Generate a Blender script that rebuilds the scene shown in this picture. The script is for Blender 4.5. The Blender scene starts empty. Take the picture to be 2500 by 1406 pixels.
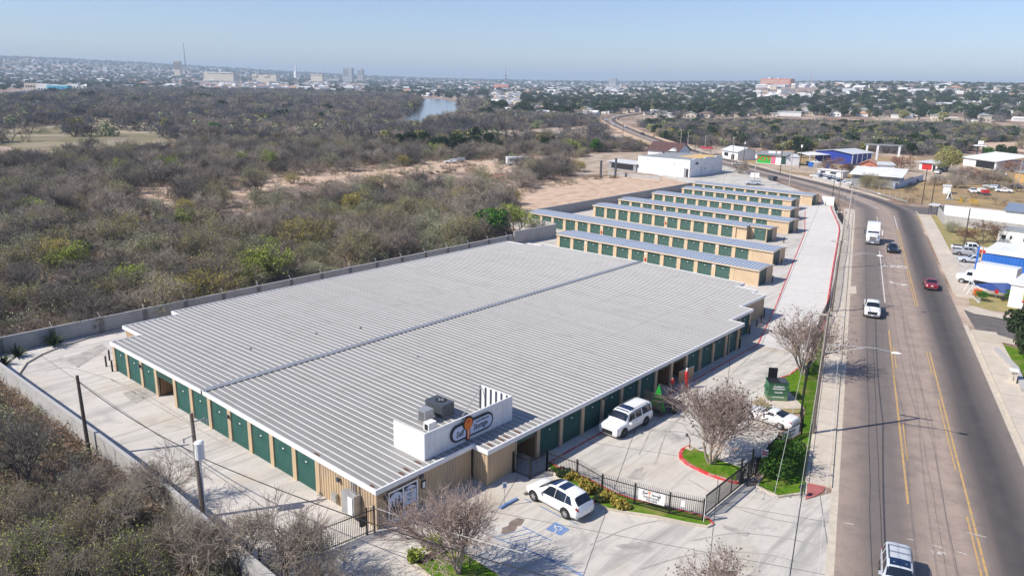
import bpy, bmesh, math, random
import numpy as np
from mathutils import Vector, Matrix
random.seed(7)
rng = np.random.default_rng(7)
RAD = math.radians
PI = math.pi
SC = bpy.context.scene
COL = SC.collection
# ------------------------------------------------------------------ camera
EYE = 29.0
FPX, PITCH, ROLL, YAW = 1853.95, 0.264258582, 0.0198178912, 0.716519833
_f = np.array([math.cos(YAW) * math.cos(PITCH), math.sin(YAW) * math.cos(PITCH), -math.sin(PITCH)])
_r0 = np.array([math.sin(YAW), -math.cos(YAW), 0.0])
_u0 = np.cross(_r0, _f)
_r = math.cos(ROLL) * _r0 + math.sin(ROLL) * _u0
_u = -math.sin(ROLL) * _r0 + math.cos(ROLL) * _u0
cam_data = bpy.data.cameras.new('camera')
cam = bpy.data.objects.new('camera', cam_data)
COL.objects.link(cam)
cam_data.sensor_width = 36.0
cam_data.lens = FPX / 2500.0 * 36.0
cam_data.clip_start = 0.5
cam_data.clip_end = 40000.0
cam.matrix_world = Matrix(((_r[0], _u[0], -_f[0], 0), (_r[1], _u[1], -_f[1], 0), (_r[2], _u[2], -_f[2], EYE), (0, 0, 0, 1)))
SC.camera = cam
# ------------------------------------------------------------------ sky, sun, exposure
SUN_EL, SUN_AZ = RAD(43.0), RAD(149.5)          # azimuth counted from +X towards +Y
world = bpy.data.worlds.new('World')
SC.world = world
world.use_nodes = True
nt = world.node_tree
bg = nt.nodes['Background']
sky = nt.nodes.new('ShaderNodeTexSky')
sky.sky_type = 'NISHITA'
sky.sun_disc = False
sky.sun_elevation = SUN_EL
sky.sun_rotation = RAD(90.0) - SUN_AZ
sky.altitude = 300.0
sky.air_density = 1.0
sky.dust_density = 0.3
sky.ozone_density = 3.0
tint = nt.nodes.new('ShaderNodeMix')
tint.data_type = 'RGBA'
tint.blend_type = 'MULTIPLY'
tint.inputs[0].default_value = 1.0
tint.inputs[7].default_value = (0.93, 0.945, 1.13, 1)
nt.links.new(sky.outputs[0], tint.inputs[6])
nt.links.new(tint.outputs[2], bg.inputs[0])
bg.inputs[1].default_value = 0.094
sd = bpy.data.lights.new('sun', 'SUN')
sd.energy = 4.5
sd.angle = RAD(0.5)
sd.color = (1.0, 0.935, 0.83)
sun = bpy.data.objects.new('sun', sd)
COL.objects.link(sun)
_sd = Vector((math.cos(SUN_AZ) * math.cos(SUN_EL), math.sin(SUN_AZ) * math.cos(SUN_EL), math.sin(SUN_EL)))
sun.rotation_euler = _sd.to_track_quat('Z', 'Y').to_euler()
sun.location = (0, 0, 80)
SC.view_settings.view_transform = 'Standard'
SC.view_settings.look = 'None'
SC.view_settings.exposure = 0.45
SC.view_settings.gamma = 1.0
SC.cycles.max_bounces = 6
SC.cycles.transparent_max_bounces = 12
SC.cycles.volume_bounces = 0
# ------------------------------------------------------------------ terrain and pixel-to-ground helper
def sst(a, b, x):
 t = np.clip((x - a) / (b - a), 0.0, 1.0)
 return t * t * (3 - 2 * t)
CREEK = np.array([(300, 330), (352, 246), (372, 214), (425, 178), (535, 138), (700, 60)], float)
def seg_dist(x, y, poly):
 x = np.asarray(x, float); y = np.asarray(y, float)
 best = np.full(np.broadcast(x, y).shape, 1e9)
 for (ax, ay), (bx, by) in zip(poly[:-1], poly[1:]):
  dx, dy = bx - ax, by - ay
  t = np.clip(((x - ax) * dx + (y - ay) * dy) / (dx * dx + dy * dy), 0, 1)
  best = np.minimum(best, np.hypot(x - ax - t * dx, y - ay - t * dy))
 return best
def hf(x, y):
 x = np.asarray(x, float); y = np.asarray(y, float)
 r = np.hypot(x, y)
 az = np.degrees(np.arctan2(y, x))
 wr = 1 - sst(14, 40, az)
 wl = sst(45, 76, az)
 h = wr * 40 * sst(430, 2700, r) + wl * 118 * sst(2400, 8800, r) + 38 * sst(1500, 8000, r)
 h = h - 6.0 * np.exp(-(seg_dist(x, y, CREEK) / 26.0) ** 2)
 return h
def ray(px, py):
 return _r * ((px - 1250) / FPX) + _u * ((703 - py) / FPX) + _f
def g(px, py, z=None):
 """ground point seen at a place of the photograph (2500 px wide)"""
 d = ray(px, py)
 if z is not None:
  t = (z - EYE) / d[2]
  return (t * d[0], t * d[1])
 t = 20.0
 last = t
 while t < 14000:
  if EYE + t * d[2] < float(hf(t * d[0], t * d[1])):
   lo, hi = last, t
   for _ in range(26):
    m = (lo + hi) / 2
    if EYE + m * d[2] < float(hf(m * d[0], m * d[1])):
     hi = m
    else:
     lo = m
   t = hi
   break
  last = t
  t *= 1.03
 return (t * d[0], t * d[1])
def gz(px, py):
 x, y = g(px, py)
 return (x, y, float(hf(x, y)))
def to_px(x, y, z):
 v = np.stack([np.asarray(x, float), np.asarray(y, float), np.asarray(z, float) - EYE])
 c0 = np.tensordot(_r, v, 1); c1 = np.tensordot(_u, v, 1); c2 = np.tensordot(_f, v, 1)
 c2s = np.where(c2 > 0.1, c2, 0.1)
 return np.where(c2 > 0.1, 1250 + FPX * c0 / c2s, -9e5), np.where(c2 > 0.1, 703 - FPX * c1 / c2s, -9e5)
def in_poly(px, py, poly):
 px = np.asarray(px, float); py = np.asarray(py, float)
 inside = np.zeros(px.shape, bool)
 n = len(poly)
 for i in range(n):
  x0, y0 = poly[i]; x1, y1 = poly[(i + 1) % n]
  if y0 == y1:
   continue
  c = ((y0 > py) != (y1 > py)) & (px < (x1 - x0) * (py - y0) / (y1 - y0) + x0)
  inside ^= c
 return inside
# ------------------------------------------------------------------ materials
def new_mat(name):
 m = bpy.data.materials.new(name)
 m.use_nodes = True
 return m, m.node_tree, m.node_tree.nodes['Principled BSDF']
def lk(t, a, b):
 t.links.new(a, b)
def nd(t, kind, **kw):
 n = t.nodes.new(kind)
 for k, v in kw.items():
  setattr(n, k, v)
 return n
def mixc(t, fac, a, b):
 n = nd(t, 'ShaderNodeMix', data_type='RGBA')
 for sock, v in ((n.inputs[0], fac), (n.inputs[6], a), (n.inputs[7], b)):
  if isinstance(v, (int, float)):
   sock.default_value = v
  elif isinstance(v, tuple):
   sock.default_value = v if len(v) == 4 else v + (1.0,)
  else:
   lk(t, v, sock)
 return n.outputs[2]
def ramp(t, src, lo, hi):
 n = nd(t, 'ShaderNodeMapRange')
 n.clamp = True
 lk(t, src, n.inputs[0])
 n.inputs[1].default_value = lo
 n.inputs[2].default_value = hi
 return n.outputs[0]
def noise(t, vec, scale, detail=4, rough=0.55, dist=0.0):
 n = nd(t, 'ShaderNodeTexNoise')
 n.inputs['Scale'].default_value = scale
 n.inputs['Detail'].default_value = detail
 n.inputs['Roughness'].default_value = rough
 n.inputs['Distortion'].default_value = dist
 if vec is not None:
  lk(t, vec, n.inputs['Vector'])
 return n.outputs['Fac']
def objco(t, scale=None, rot=0.0):
 tc = nd(t, 'ShaderNodeTexCoord')
 if scale is None and not rot:
  return tc.outputs['Object']
 mp = nd(t, 'ShaderNodeMapping')
 lk(t, tc.outputs['Object'], mp.inputs['Vector'])
 if scale:
  mp.inputs['Scale'].default_value = scale
 mp.inputs['Rotation'].default_value = (0, 0, rot)
 return mp.outputs[0]
def simple(name, c1, rough=0.8, c2=None, scale=1.0, metal=0.0, spec=None, lo=0.35, hi=0.65, bump=0.0, coat=0.0, c3=None, scale3=0.2, per_obj=0.0):
 m, t, b = new_mat(name)
 b.inputs['Roughness'].default_value = rough
 b.inputs['Metallic'].default_value = metal
 if spec is not None:
  b.inputs['Specular IOR Level'].default_value = spec
 if coat:
  b.inputs['Coat Weight'].default_value = coat
  b.inputs['Coat Roughness'].default_value = 0.05
 if c2 is None:
  b.inputs['Base Color'].default_value = c1 + (1,)
  return m
 co = objco(t)
 nz = noise(t, co, scale)
 col = mixc(t, ramp(t, nz, lo, hi), c1, c2)
 if c3 is not None:
  col = mixc(t, ramp(t, noise(t, co, scale3, 5), 0.48, 0.68), col, c3)
 if per_obj:
  oi = nd(t, 'ShaderNodeObjectInfo')
  hsv = nd(t, 'ShaderNodeHueSaturation')
  mr = nd(t, 'ShaderNodeMapRange')
  lk(t, oi.outputs['Random'], mr.inputs[0])
  mr.inputs[3].default_value = 1 - per_obj
  mr.inputs[4].default_value = 1 + per_obj
  lk(t, mr.outputs[0], hsv.inputs['Value'])
  lk(t, col, hsv.inputs['Color'])
  col = hsv.outputs[0]
 lk(t, col, b.inputs['Base Color'])
 if bump:
  bp = nd(t, 'ShaderNodeBump')
  bp.inputs['Strength'].default_value = bump
  lk(t, nz, bp.inputs['Height'])
  lk(t, bp.outputs[0], b.inputs['Normal'])
 return m
def mat_ground():
 m, t, b = new_mat('brush_soil')
 co = objco(t)
 a = noise(t, co, 0.045, 6, 0.62)
 c = noise(t, co, 0.35, 5, 0.7)
 d = noise(t, co, 2.2, 4, 0.7)
 col = mixc(t, ramp(t, c, 0.35, 0.65), (0.20, 0.13, 0.095), (0.36, 0.27, 0.21))
 col = mixc(t, ramp(t, d, 0.45, 0.75), col, (0.15, 0.105, 0.08))
 col = mixc(t, ramp(t, a, 0.48, 0.62), col, (0.52, 0.41, 0.33))
 e = noise(t, co, 0.02, 3)
 col = mixc(t, ramp(t, e, 0.60, 0.72), col, (0.28, 0.13, 0.085))
 lk(t, col, b.inputs['Base Color'])
 b.inputs['Roughness'].default_value = 0.95
 b.inputs['Specular IOR Level'].default_value = 0.1
 bp = nd(t, 'ShaderNodeBump'); bp.inputs['Strength'].default_value = 0.6; bp.inputs['Distance'].default_value = 0.3
 lk(t, c, bp.inputs['Height']); lk(t, bp.outputs[0], b.inputs['Normal'])
 return m
def mat_concrete(name, base, joint=(5.2, 5.2), rot=0.0, stain=0.5, warm=(0.50, 0.42, 0.31), dark=(0.25, 0.24, 0.23)):
 m, t, b = new_mat(name)
 co = objco(t)
 n1 = noise(t, co, 0.10, 5, 0.6)
 n2 = noise(t, co, 0.9, 5, 0.65)
 n3 = noise(t, objco(t, (0.05, 0.6, 1), rot + 0.35), 1.0, 5, 0.7, 1.0)
 col = mixc(t, ramp(t, n2, 0.3, 0.7), base, tuple(c * 0.86 for c in base))
 col = mixc(t, ramp(t, n1, 0.55, 0.75), col, warm)
 m1 = nd(t, 'ShaderNodeMath', operation='MULTIPLY')
 lk(t, ramp(t, n3, 0.47, 0.72), m1.inputs[0]); m1.inputs[1].default_value = stain
 col = mixc(t, m1.outputs[0], col, dark)
 n4 = noise(t, co, 0.22, 6, 0.7, 0.8)
 m2 = nd(t, 'ShaderNodeMath', operation='MULTIPLY')
 lk(t, ramp(t, n4, 0.56, 0.74), m2.inputs[0]); m2.inputs[1].default_value = stain
 col = mixc(t, m2.outputs[0], col, dark)
 if joint:
  br = nd(t, 'ShaderNodeTexBrick')
  br.offset = 0.0
  lk(t, objco(t, None, rot), br.inputs['Vector'])
  br.inputs['Scale'].default_value = 1.0
  br.inputs['Brick Width'].default_value = joint[0]
  br.inputs['Row Height'].default_value = joint[1]
  br.inputs['Mortar Size'].default_value = 0.035
  br.inputs['Mortar Smooth'].default_value = 0.3
  br.inputs['Color1'].default_value = (0, 0, 0, 1); br.inputs['Color2'].default_value = (0.12, 0.12, 0.12, 1)
  br.inputs['Mortar'].default_value = (1, 1, 1, 1)
  col = mixc(t, br.outputs['Color'], col, (0.16, 0.15, 0.14))
 lk(t, col, b.inputs['Base Color'])
 b.inputs['Roughness'].default_value = 0.85
 b.inputs['Specular IOR Level'].default_value = 0.25
 return m
def mat_asphalt():
 """UV.x = metres across the road from its left edge, UV.y = metres along"""
 m, t, b = new_mat('road_asphalt')
 uv = nd(t, 'ShaderNodeUVMap', uv_map='UVMap')
 sp = nd(t, 'ShaderNodeSeparateXYZ')
 lk(t, uv.outputs[0], sp.inputs[0])
 mp = nd(t, 'ShaderNodeMapping')
 mp.inputs['Scale'].default_value = (0.7, 0.03, 1)
 lk(t, uv.outputs[0], mp.inputs['Vector'])
 n0 = noise(t, mp.outputs[0], 1.0, 4, 0.6)
 add = nd(t, 'ShaderNodeMath', operation='MULTIPLY_ADD')
 lk(t, n0, add.inputs[0]); add.inputs[1].default_value = 1.2
 lk(t, sp.outputs[0], add.inputs[2])
 mr = nd(t, 'ShaderNodeMapRange'); lk(t, add.outputs[0], mr.inputs[0])
 mr.inputs[1].default_value = 0.6; mr.inputs[2].default_value = 14.1
 cr = nd(t, 'ShaderNodeValToRGB')
 lk(t, mr.outputs[0], cr.inputs[0])
 el = cr.color_ramp.elements
 stops = [(0.0, (0.34, 0.265, 0.22)), (0.08, (0.27, 0.215, 0.182)), (0.17, (0.165, 0.14, 0.13)), (0.29, (0.175, 0.148, 0.135)),
 (0.42, (0.335, 0.262, 0.218)), (0.58, (0.365, 0.283, 0.232)), (0.655, (0.25, 0.20, 0.172)), (0.74, (0.10, 0.086, 0.083)),
 (0.82, (0.066, 0.061, 0.062)), (0.91, (0.12, 0.103, 0.097)), (1.0, (0.23, 0.19, 0.165))]
 el[0].position, el[0].color = stops[0][0], stops[0][1] + (1,)
 el[1].position, el[1].color = stops[-1][0], stops[-1][1] + (1,)
 for p, c in stops[1:-1]:
  e = el.new(p); e.color = c + (1,)
 n1 = noise(t, uv.outputs[0], 0.5, 6, 0.7)
 n2 = noise(t, uv.outputs[0], 9.0, 3, 0.7)
 col = mixc(t, ramp(t, n1, 0.45, 0.95), cr.outputs[0], (0.12, 0.105, 0.10))
 hv = nd(t, 'ShaderNodeHueSaturation'); mr2 = nd(t, 'ShaderNodeMapRange')
 lk(t, n2, mr2.inputs[0]); mr2.inputs[3].default_value = 0.72; mr2.inputs[4].default_value = 1.28
 lk(t, mr2.outputs[0], hv.inputs['Value']); lk(t, col, hv.inputs['Color'])
 lk(t, hv.outputs[0], b.inputs['Base Color'])
 b.inputs['Roughness'].default_value = 0.85
 b.inputs['Specular IOR Level'].default_value = 0.25
 return m
def mat_block(name, c1, c2, mortar, bw=0.4, bh=0.2, axis='x'):
 m, t, b = new_mat(name)
 tc = nd(t, 'ShaderNodeTexCoord')
 sp = nd(t, 'ShaderNodeSeparateXYZ'); lk(t, tc.outputs['Object'], sp.inputs[0])
 cb = nd(t, 'ShaderNodeCombineXYZ')
 ad = nd(t, 'ShaderNodeMath', operation='ADD')
 lk(t, sp.outputs[0], ad.inputs[0]); lk(t, sp.outputs[1], ad.inputs[1])
 lk(t, ad.outputs[0], cb.inputs[0]); lk(t, sp.outputs[2], cb.inputs[1])
 br = nd(t, 'ShaderNodeTexBrick'); lk(t, cb.outputs[0], br.inputs['Vector'])
 br.inputs['Scale'].default_value = 1; br.inputs['Brick Width'].default_value = bw; br.inputs['Row Height'].default_value = bh
 br.inputs['Mortar Size'].default_value = 0.012; br.inputs['Color1'].default_value = c1 + (1,); br.inputs['Color2'].default_value = c2 + (1,)
 br.inputs['Mortar'].default_value = mortar + (1,)
 n = noise(t, tc.outputs['Object'], 0.5, 5, 0.6)
 col = mixc(t, ramp(t, n, 0.45, 0.75), br.outputs['Color'], tuple(v * 0.7 for v in c1))
 lk(t, col, b.inputs['Base Color']); b.inputs['Roughness'].default_value = 0.9
 b.inputs['Specular IOR Level'].default_value = 0.2
 return m
def mat_leaf(name, c1, c2, per=0.22, scale=0.8):
 m = simple(name, c1, 0.75, c2, scale, spec=0.15, per_obj=per, lo=0.3, hi=0.7)
 return m
def mat_roof(name, c1, c2, rough, metal, dirt):
 m, t, b = new_mat(name)
 co = objco(t)
 n = noise(t, objco(t, (1.64, 0.035, 1)), 1.0, 3, 0.7)
 n2 = noise(t, co, 0.3, 6, 0.75)
 n3 = noise(t, objco(t, (2.2, 0.25, 1)), 1.0, 4, 0.7)
 col = mixc(t, ramp(t, n, 0.3, 0.7), c1, c2)
 col = mixc(t, ramp(t, n2, 0.52, 0.8), col, dirt)
 col = mixc(t, ramp(t, n3, 0.6, 0.8), col, tuple(v * 0.8 for v in dirt))
 br = nd(t, 'ShaderNodeTexBrick')
 br.offset = 0.0
 lk(t, co, br.inputs['Vector'])
 br.inputs['Scale'].default_value = 1.0
 br.inputs['Brick Width'].default_value = 500.0
 br.inputs['Row Height'].default_value = 8.2
 br.inputs['Mortar Size'].default_value = 0.05
 br.inputs['Color1'].default_value = br.inputs['Color2'].default_value = (0, 0, 0, 1)
 br.inputs['Mortar'].default_value = (0.35, 0.35, 0.35, 1)
 col = mixc(t, br.outputs['Color'], col, (0.12, 0.115, 0.11))
 lk(t, col, b.inputs['Base Color'])
 b.inputs['Roughness'].default_value = rough
 b.inputs['Metallic'].default_value = metal
 return m
M = {}
M['ground'] = mat_ground()
M['lot'] = mat_concrete('lot_concrete', (0.62, 0.58, 0.53), (12.2, 10.4), 0.0, 0.62)
M['apron'] = mat_concrete('old_lot_concrete', (0.62, 0.58, 0.52), (6.4, 7.3), RAD(-24), 0.85)
M['lane'] = mat_concrete('pale_lane_concrete', (0.68, 0.65, 0.61), (9.0, 7.5), RAD(-17), 0.25, (0.6, 0.58, 0.54), (0.5, 0.49, 0.48))
M['walk'] = mat_concrete('sidewalk_concrete', (0.62, 0.54, 0.445), (6.0, 30.0), RAD(-17.3), 0.22)
M['kerb'] = simple('kerb_concrete', (0.58, 0.50, 0.40), 0.9, (0.48, 0.42, 0.34), 1.5)
M['red_kerb'] = simple('red_kerb_paint', (0.62, 0.03, 0.035), 0.7, (0.45, 0.05, 0.05), 3.0, c3=(0.5, 0.30, 0.28), scale3=1.6)
M['asphalt'] = mat_asphalt()
M['asphalt_old'] = simple('side_road_asphalt', (0.15, 0.13, 0.12), 0.9, (0.10, 0.09, 0.085), 0.6)
M['yellow'] = simple('yellow_road_paint', (0.58, 0.35, 0.10), 0.8, (0.48, 0.31, 0.13), 2.0, c3=(0.32, 0.24, 0.15), scale3=2.5)
M['white_paint'] = simple('white_road_paint', (0.72, 0.69, 0.65), 0.8, (0.5, 0.47, 0.44), 2.0)
M['blue_paint'] = simple('blue_road_paint', (0.10, 0.20, 0.42), 0.85, (0.17, 0.25, 0.42), 2.5)
M['tan'] = simple('tan_metal_wall', (0.53, 0.40, 0.255), 0.6, (0.48, 0.36, 0.23), 0.8, spec=0.25, c3=(0.42, 0.33, 0.24), scale3=0.5)
M['tan_row'] = simple('cream_metal_wall', (0.62, 0.475, 0.315), 0.6, (0.57, 0.43, 0.285), 0.8, spec=0.25)
M['green_door'] = simple('green_roll_door', (0.020, 0.076, 0.062), 0.5, (0.028, 0.095, 0.079), 0.7, spec=0.2, c3=(0.035, 0.10, 0.08), scale3=0.9)
M['dark_green'] = simple('dark_green_trim', (0.012, 0.055, 0.042), 0.5)
M['trim'] = simple('white_fascia', (0.80, 0.80, 0.80), 0.4, (0.72, 0.72, 0.72), 1.0)
M['trim_tan'] = simple('cream_fascia', (0.66, 0.53, 0.38), 0.5)
M['roof_pan'] = mat_roof('weathered_roof_shade_tone', (0.315, 0.305, 0.29), (0.265, 0.257, 0.243), 0.6, 0.1, (0.235, 0.222, 0.20))  # same metal as the ribs; dusty pans painted darker to deepen the sunlit contrast
M['roof_rib'] = mat_roof('roof_rib_sun_tone', (0.48, 0.47, 0.455), (0.42, 0.41, 0.395), 0.6, 0.0, (0.37, 0.355, 0.33))  # same metal as the pans; sun on the ribs is put into the colour
M['roof_blue'] = mat_roof('galvanised_row_roof', (0.22, 0.28, 0.37), (0.27, 0.33, 0.42), 0.42, 0.3, (0.26, 0.30, 0.36))  # on the storage rows this blue paints in the reflected sky
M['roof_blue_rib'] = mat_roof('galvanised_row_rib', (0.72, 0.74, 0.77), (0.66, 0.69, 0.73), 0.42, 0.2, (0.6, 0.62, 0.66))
M['brown_in'] = simple('brown_inner_panel', (0.28, 0.16, 0.075), 0.6, (0.22, 0.12, 0.06), 1.0)
M['cmu'] = mat_block('grey_block_wall', (0.40, 0.40, 0.395), (0.34, 0.34, 0.335), (0.25, 0.25, 0.245))
M['pier'] = mat_block('dark_pier_blocks', (0.20, 0.20, 0.20), (0.16, 0.16, 0.165), (0.14, 0.14, 0.14))
M['cmu_pale'] = mat_block('pale_block_wall', (0.46, 0.44, 0.42), (0.40, 0.385, 0.37), (0.34, 0.33, 0.32))
M['stucco'] = simple('white_stucco', (0.80, 0.80, 0.79), 0.85, (0.74, 0.74, 0.73), 0.5, spec=0.2)
M['white'] = simple('white_painted_metal', (0.80, 0.80, 0.80), 0.5, (0.74, 0.74, 0.74), 0.8)
M['cap'] = simple('wall_cap', (0.42, 0.41, 0.40), 0.9)
M['black'] = simple('black_iron', (0.012, 0.012, 0.013), 0.5)
M['mesh'] = simple('black_screen_cloth', (0.02, 0.02, 0.022), 0.8)
M['grey_metal'] = simple('galvanised_steel', (0.45, 0.46, 0.47), 0.45, (0.38, 0.39, 0.40), 1.5, metal=0.5)
M['dark_metal'] = simple('dark_unit_metal', (0.06, 0.07, 0.085), 0.5)
M['wood_pole'] = simple('weathered_pole_wood', (0.26, 0.21, 0.17), 0.9, (0.17, 0.135, 0.11), 3.0)
M['dark_pole'] = simple('creosoted_pole_wood', (0.07, 0.05, 0.04), 0.9, (0.11, 0.085, 0.07), 3.0)
M['conc_pole'] = simple('pale_concrete_pole', (0.48, 0.44, 0.39), 0.85, (0.40, 0.36, 0.32), 2.0)
M['wire'] = simple('wire_black', (0.03, 0.03, 0.03), 0.6)
M['wire_pale'] = simple('wire_aluminium', (0.55, 0.54, 0.52), 0.5)
M['plywood'] = simple('plywood', (0.50, 0.33, 0.18), 0.8, (0.40, 0.26, 0.15), 2.0)
M['orange'] = simple('orange_enamel', (0.75, 0.17, 0.015), 0.4)
M['sign_blue'] = simple('pale_sign_face', (0.55, 0.63, 0.80), 0.5)
M['ink'] = simple('black_lettering', (0.01, 0.01, 0.014), 0.5)
M['banner'] = simple('white_banner', (0.80, 0.79, 0.77), 0.6)
M['red'] = simple('red_enamel', (0.50, 0.02, 0.02), 0.5)
M['maroon'] = simple('maroon_shingles', (0.11, 0.055, 0.05), 0.9, (0.085, 0.045, 0.042), 1.5)
M['blue_wall'] = simple('bright_blue_metal', (0.02, 0.13, 0.50), 0.5, (0.03, 0.16, 0.55), 0.7)
M['royal'] = simple('royal_blue_paint', (0.015, 0.04, 0.30), 0.5)
M['neon_green'] = simple('green_painted_wall', (0.02, 0.48, 0.06), 0.6)
M['pink'] = simple('pink_brick', (0.52, 0.20, 0.13), 0.85, (0.46, 0.17, 0.11), 2.0)
M['salmon'] = simple('salmon_tiles', (0.55, 0.30, 0.19), 0.85, (0.47, 0.25, 0.16), 2.0)
M['pale_roof'] = simple('pale_metal_roof', (0.62, 0.63, 0.64), 0.5, (0.54, 0.55, 0.56), 0.4)
M['white_roof'] = simple('white_coated_roof', (0.78, 0.78, 0.77), 0.6, (0.66, 0.66, 0.65), 0.3)
M['grey_roof'] = simple('grey_roof', (0.30, 0.31, 0.33), 0.7, (0.25, 0.26, 0.27), 0.5)
M['brown_roof'] = simple('brown_roof', (0.20, 0.14, 0.11), 0.85, (0.15, 0.11, 0.09), 0.8)
M['cream'] = simple('cream_wall', (0.62, 0.56, 0.45), 0.85, (0.56, 0.50, 0.40), 0.5)
M['dark'] = simple('dark_opening', (0.012, 0.012, 0.014), 0.7)
M['glass'] = simple('dark_window_glass', (0.012, 0.018, 0.03), 0.08, spec=0.6)
M['glass_blue'] = simple('tinted_roof_glass', (0.01, 0.025, 0.07), 0.06, spec=0.7)
M['tyre'] = simple('tyre_rubber', (0.018, 0.018, 0.018), 0.85)
M['rim'] = simple('alloy_rim', (0.55, 0.55, 0.57), 0.3, metal=0.7)
M['chrome'] = simple('chrome', (0.6, 0.6, 0.62), 0.2, metal=0.9)
M['lamp_glass'] = simple('headlight_lens', (0.7, 0.72, 0.75), 0.15)
M['tail'] = simple('tail_light_lens', (0.35, 0.01, 0.01), 0.2)
M['plate'] = simple('licence_plate', (0.75, 0.75, 0.75), 0.5)
for nm, c in (('car_white', (0.80, 0.80, 0.79)), ('car_silver', (0.50, 0.53, 0.57)), ('car_black', (0.010, 0.013, 0.02)), ('car_red', (0.22, 0.012, 0.018)),
    ('car_grey', (0.36, 0.37, 0.39)), ('car_blue', (0.03, 0.06, 0.2)), ('car_tan', (0.42, 0.37, 0.30))):
 M[nm] = simple(nm + '_paint', c, 0.28, spec=0.5, coat=0.6)
M['grass'] = simple('watered_lawn', (0.06, 0.145, 0.008), 0.95, (0.115, 0.21, 0.016), 2.3, spec=0.05, bump=0.8, c3=(0.21, 0.21, 0.06), scale3=0.55)
M['dry_lawn'] = simple('dry_lawn', (0.36, 0.28, 0.14), 0.95, (0.26, 0.24, 0.09), 0.6, spec=0.1)
M['field'] = simple('dry_field_grass', (0.36, 0.26, 0.15), 0.95, (0.26, 0.19, 0.11), 0.25, spec=0.05, c3=(0.40, 0.29, 0.14), scale3=0.06)
M['dirt'] = simple('tan_dirt', (0.60, 0.45, 0.34), 0.95, (0.52, 0.38, 0.28), 0.25, spec=0.05, c3=(0.40, 0.28, 0.20), scale3=0.35)
M['pale_dirt'] = simple('pale_dirt', (0.48, 0.40, 0.32), 0.95, (0.40, 0.31, 0.24), 0.15, spec=0.05, c3=(0.26, 0.20, 0.14), scale3=0.22)
M['meadow'] = simple('thin_meadow', (0.25, 0.205, 0.15), 0.95, (0.18, 0.175, 0.085), 0.05, spec=0.05, c3=(0.42, 0.35, 0.27), scale3=0.03)
M['rock'] = simple('white_gravel', (0.66, 0.64, 0.60), 0.9, (0.40, 0.38, 0.35), 5.0)
M['mulch'] = simple('mulch', (0.14, 0.07, 0.04), 0.95, (0.09, 0.045, 0.03), 6.0)
M['brickred'] = mat_block('red_paver', (0.42, 0.13, 0.12), (0.36, 0.10, 0.10), (0.45, 0.28, 0.26), 0.22, 0.11)
M['bark'] = simple('dark_bark', (0.10, 0.08, 0.068), 0.9, (0.15, 0.125, 0.105), 4.0)
M['bark_pale'] = simple('pale_smooth_bark', (0.44, 0.37, 0.30), 0.85, (0.32, 0.25, 0.20), 3.0)
M['twig'] = mat_leaf('bare_twigs', (0.255, 0.21, 0.17), (0.41, 0.35, 0.29), 0.32, 0.6)
M['twig_dark'] = mat_leaf('dark_twigs', (0.145, 0.125, 0.11), (0.25, 0.22, 0.195), 0.32, 0.6)
M['twig_pink'] = mat_leaf('rosy_twigs', (0.34, 0.255, 0.215), (0.44, 0.35, 0.30), 0.1, 0.9)
M['seed'] = simple('dry_seed_heads', (0.10, 0.07, 0.055), 0.9)
M['leaf_olive'] = mat_leaf('olive_leaves', (0.20, 0.19, 0.06), (0.31, 0.29, 0.11), 0.25)
M['leaf_lime'] = mat_leaf('lime_leaves', (0.22, 0.28, 0.04), (0.34, 0.39, 0.09), 0.25)
M['leaf_yellow'] = mat_leaf('yellow_leaves', (0.36, 0.31, 0.05), (0.48, 0.41, 0.10), 0.2)
M['leaf_sage'] = mat_leaf('sage_leaves', (0.24, 0.27, 0.14), (0.36, 0.39, 0.22), 0.2)
M['leaf_dark'] = mat_leaf('dark_evergreen_leaves', (0.025, 0.042, 0.018), (0.055, 0.085, 0.035), 0.3)
M['leaf_green'] = mat_leaf('bright_green_leaves', (0.05, 0.15, 0.02), (0.10, 0.25, 0.04), 0.2)
M['leaf_dry'] = mat_leaf('dry_grey_leaves', (0.255, 0.235, 0.165), (0.39, 0.365, 0.265), 0.3, 0.7)
M['seam'] = simple('tar', (0.05, 0.047, 0.047), 0.7)
M['leaf_hedge'] = mat_leaf('hedge_leaves', (0.03, 0.085, 0.012), (0.07, 0.16, 0.025), 0.1, 3.0)
M['twig_far'] = mat_leaf('far_twigs', (0.12, 0.115, 0.12), (0.20, 0.19, 0.195), 0.35, 0.3)
M['stain'] = simple('concrete_stain', (0.30, 0.28, 0.26), 0.9, (0.44, 0.405, 0.36), 1.2)
M['damp'] = simple('damp_concrete', (0.17, 0.125, 0.10), 0.6, (0.24, 0.19, 0.16), 2.0)
M['leaf_rust'] = mat_leaf('rust_leaves', (0.20, 0.07, 0.04), (0.28, 0.13, 0.08), 0.2)
M['leaf_gold'] = mat_leaf('golden_shrub_leaves', (0.25, 0.21, 0.04), (0.40, 0.32, 0.07), 0.15, 3.0)
M['straw'] = mat_leaf('dry_straw', (0.30, 0.22, 0.13), (0.22, 0.14, 0.09), 0.3)
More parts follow.
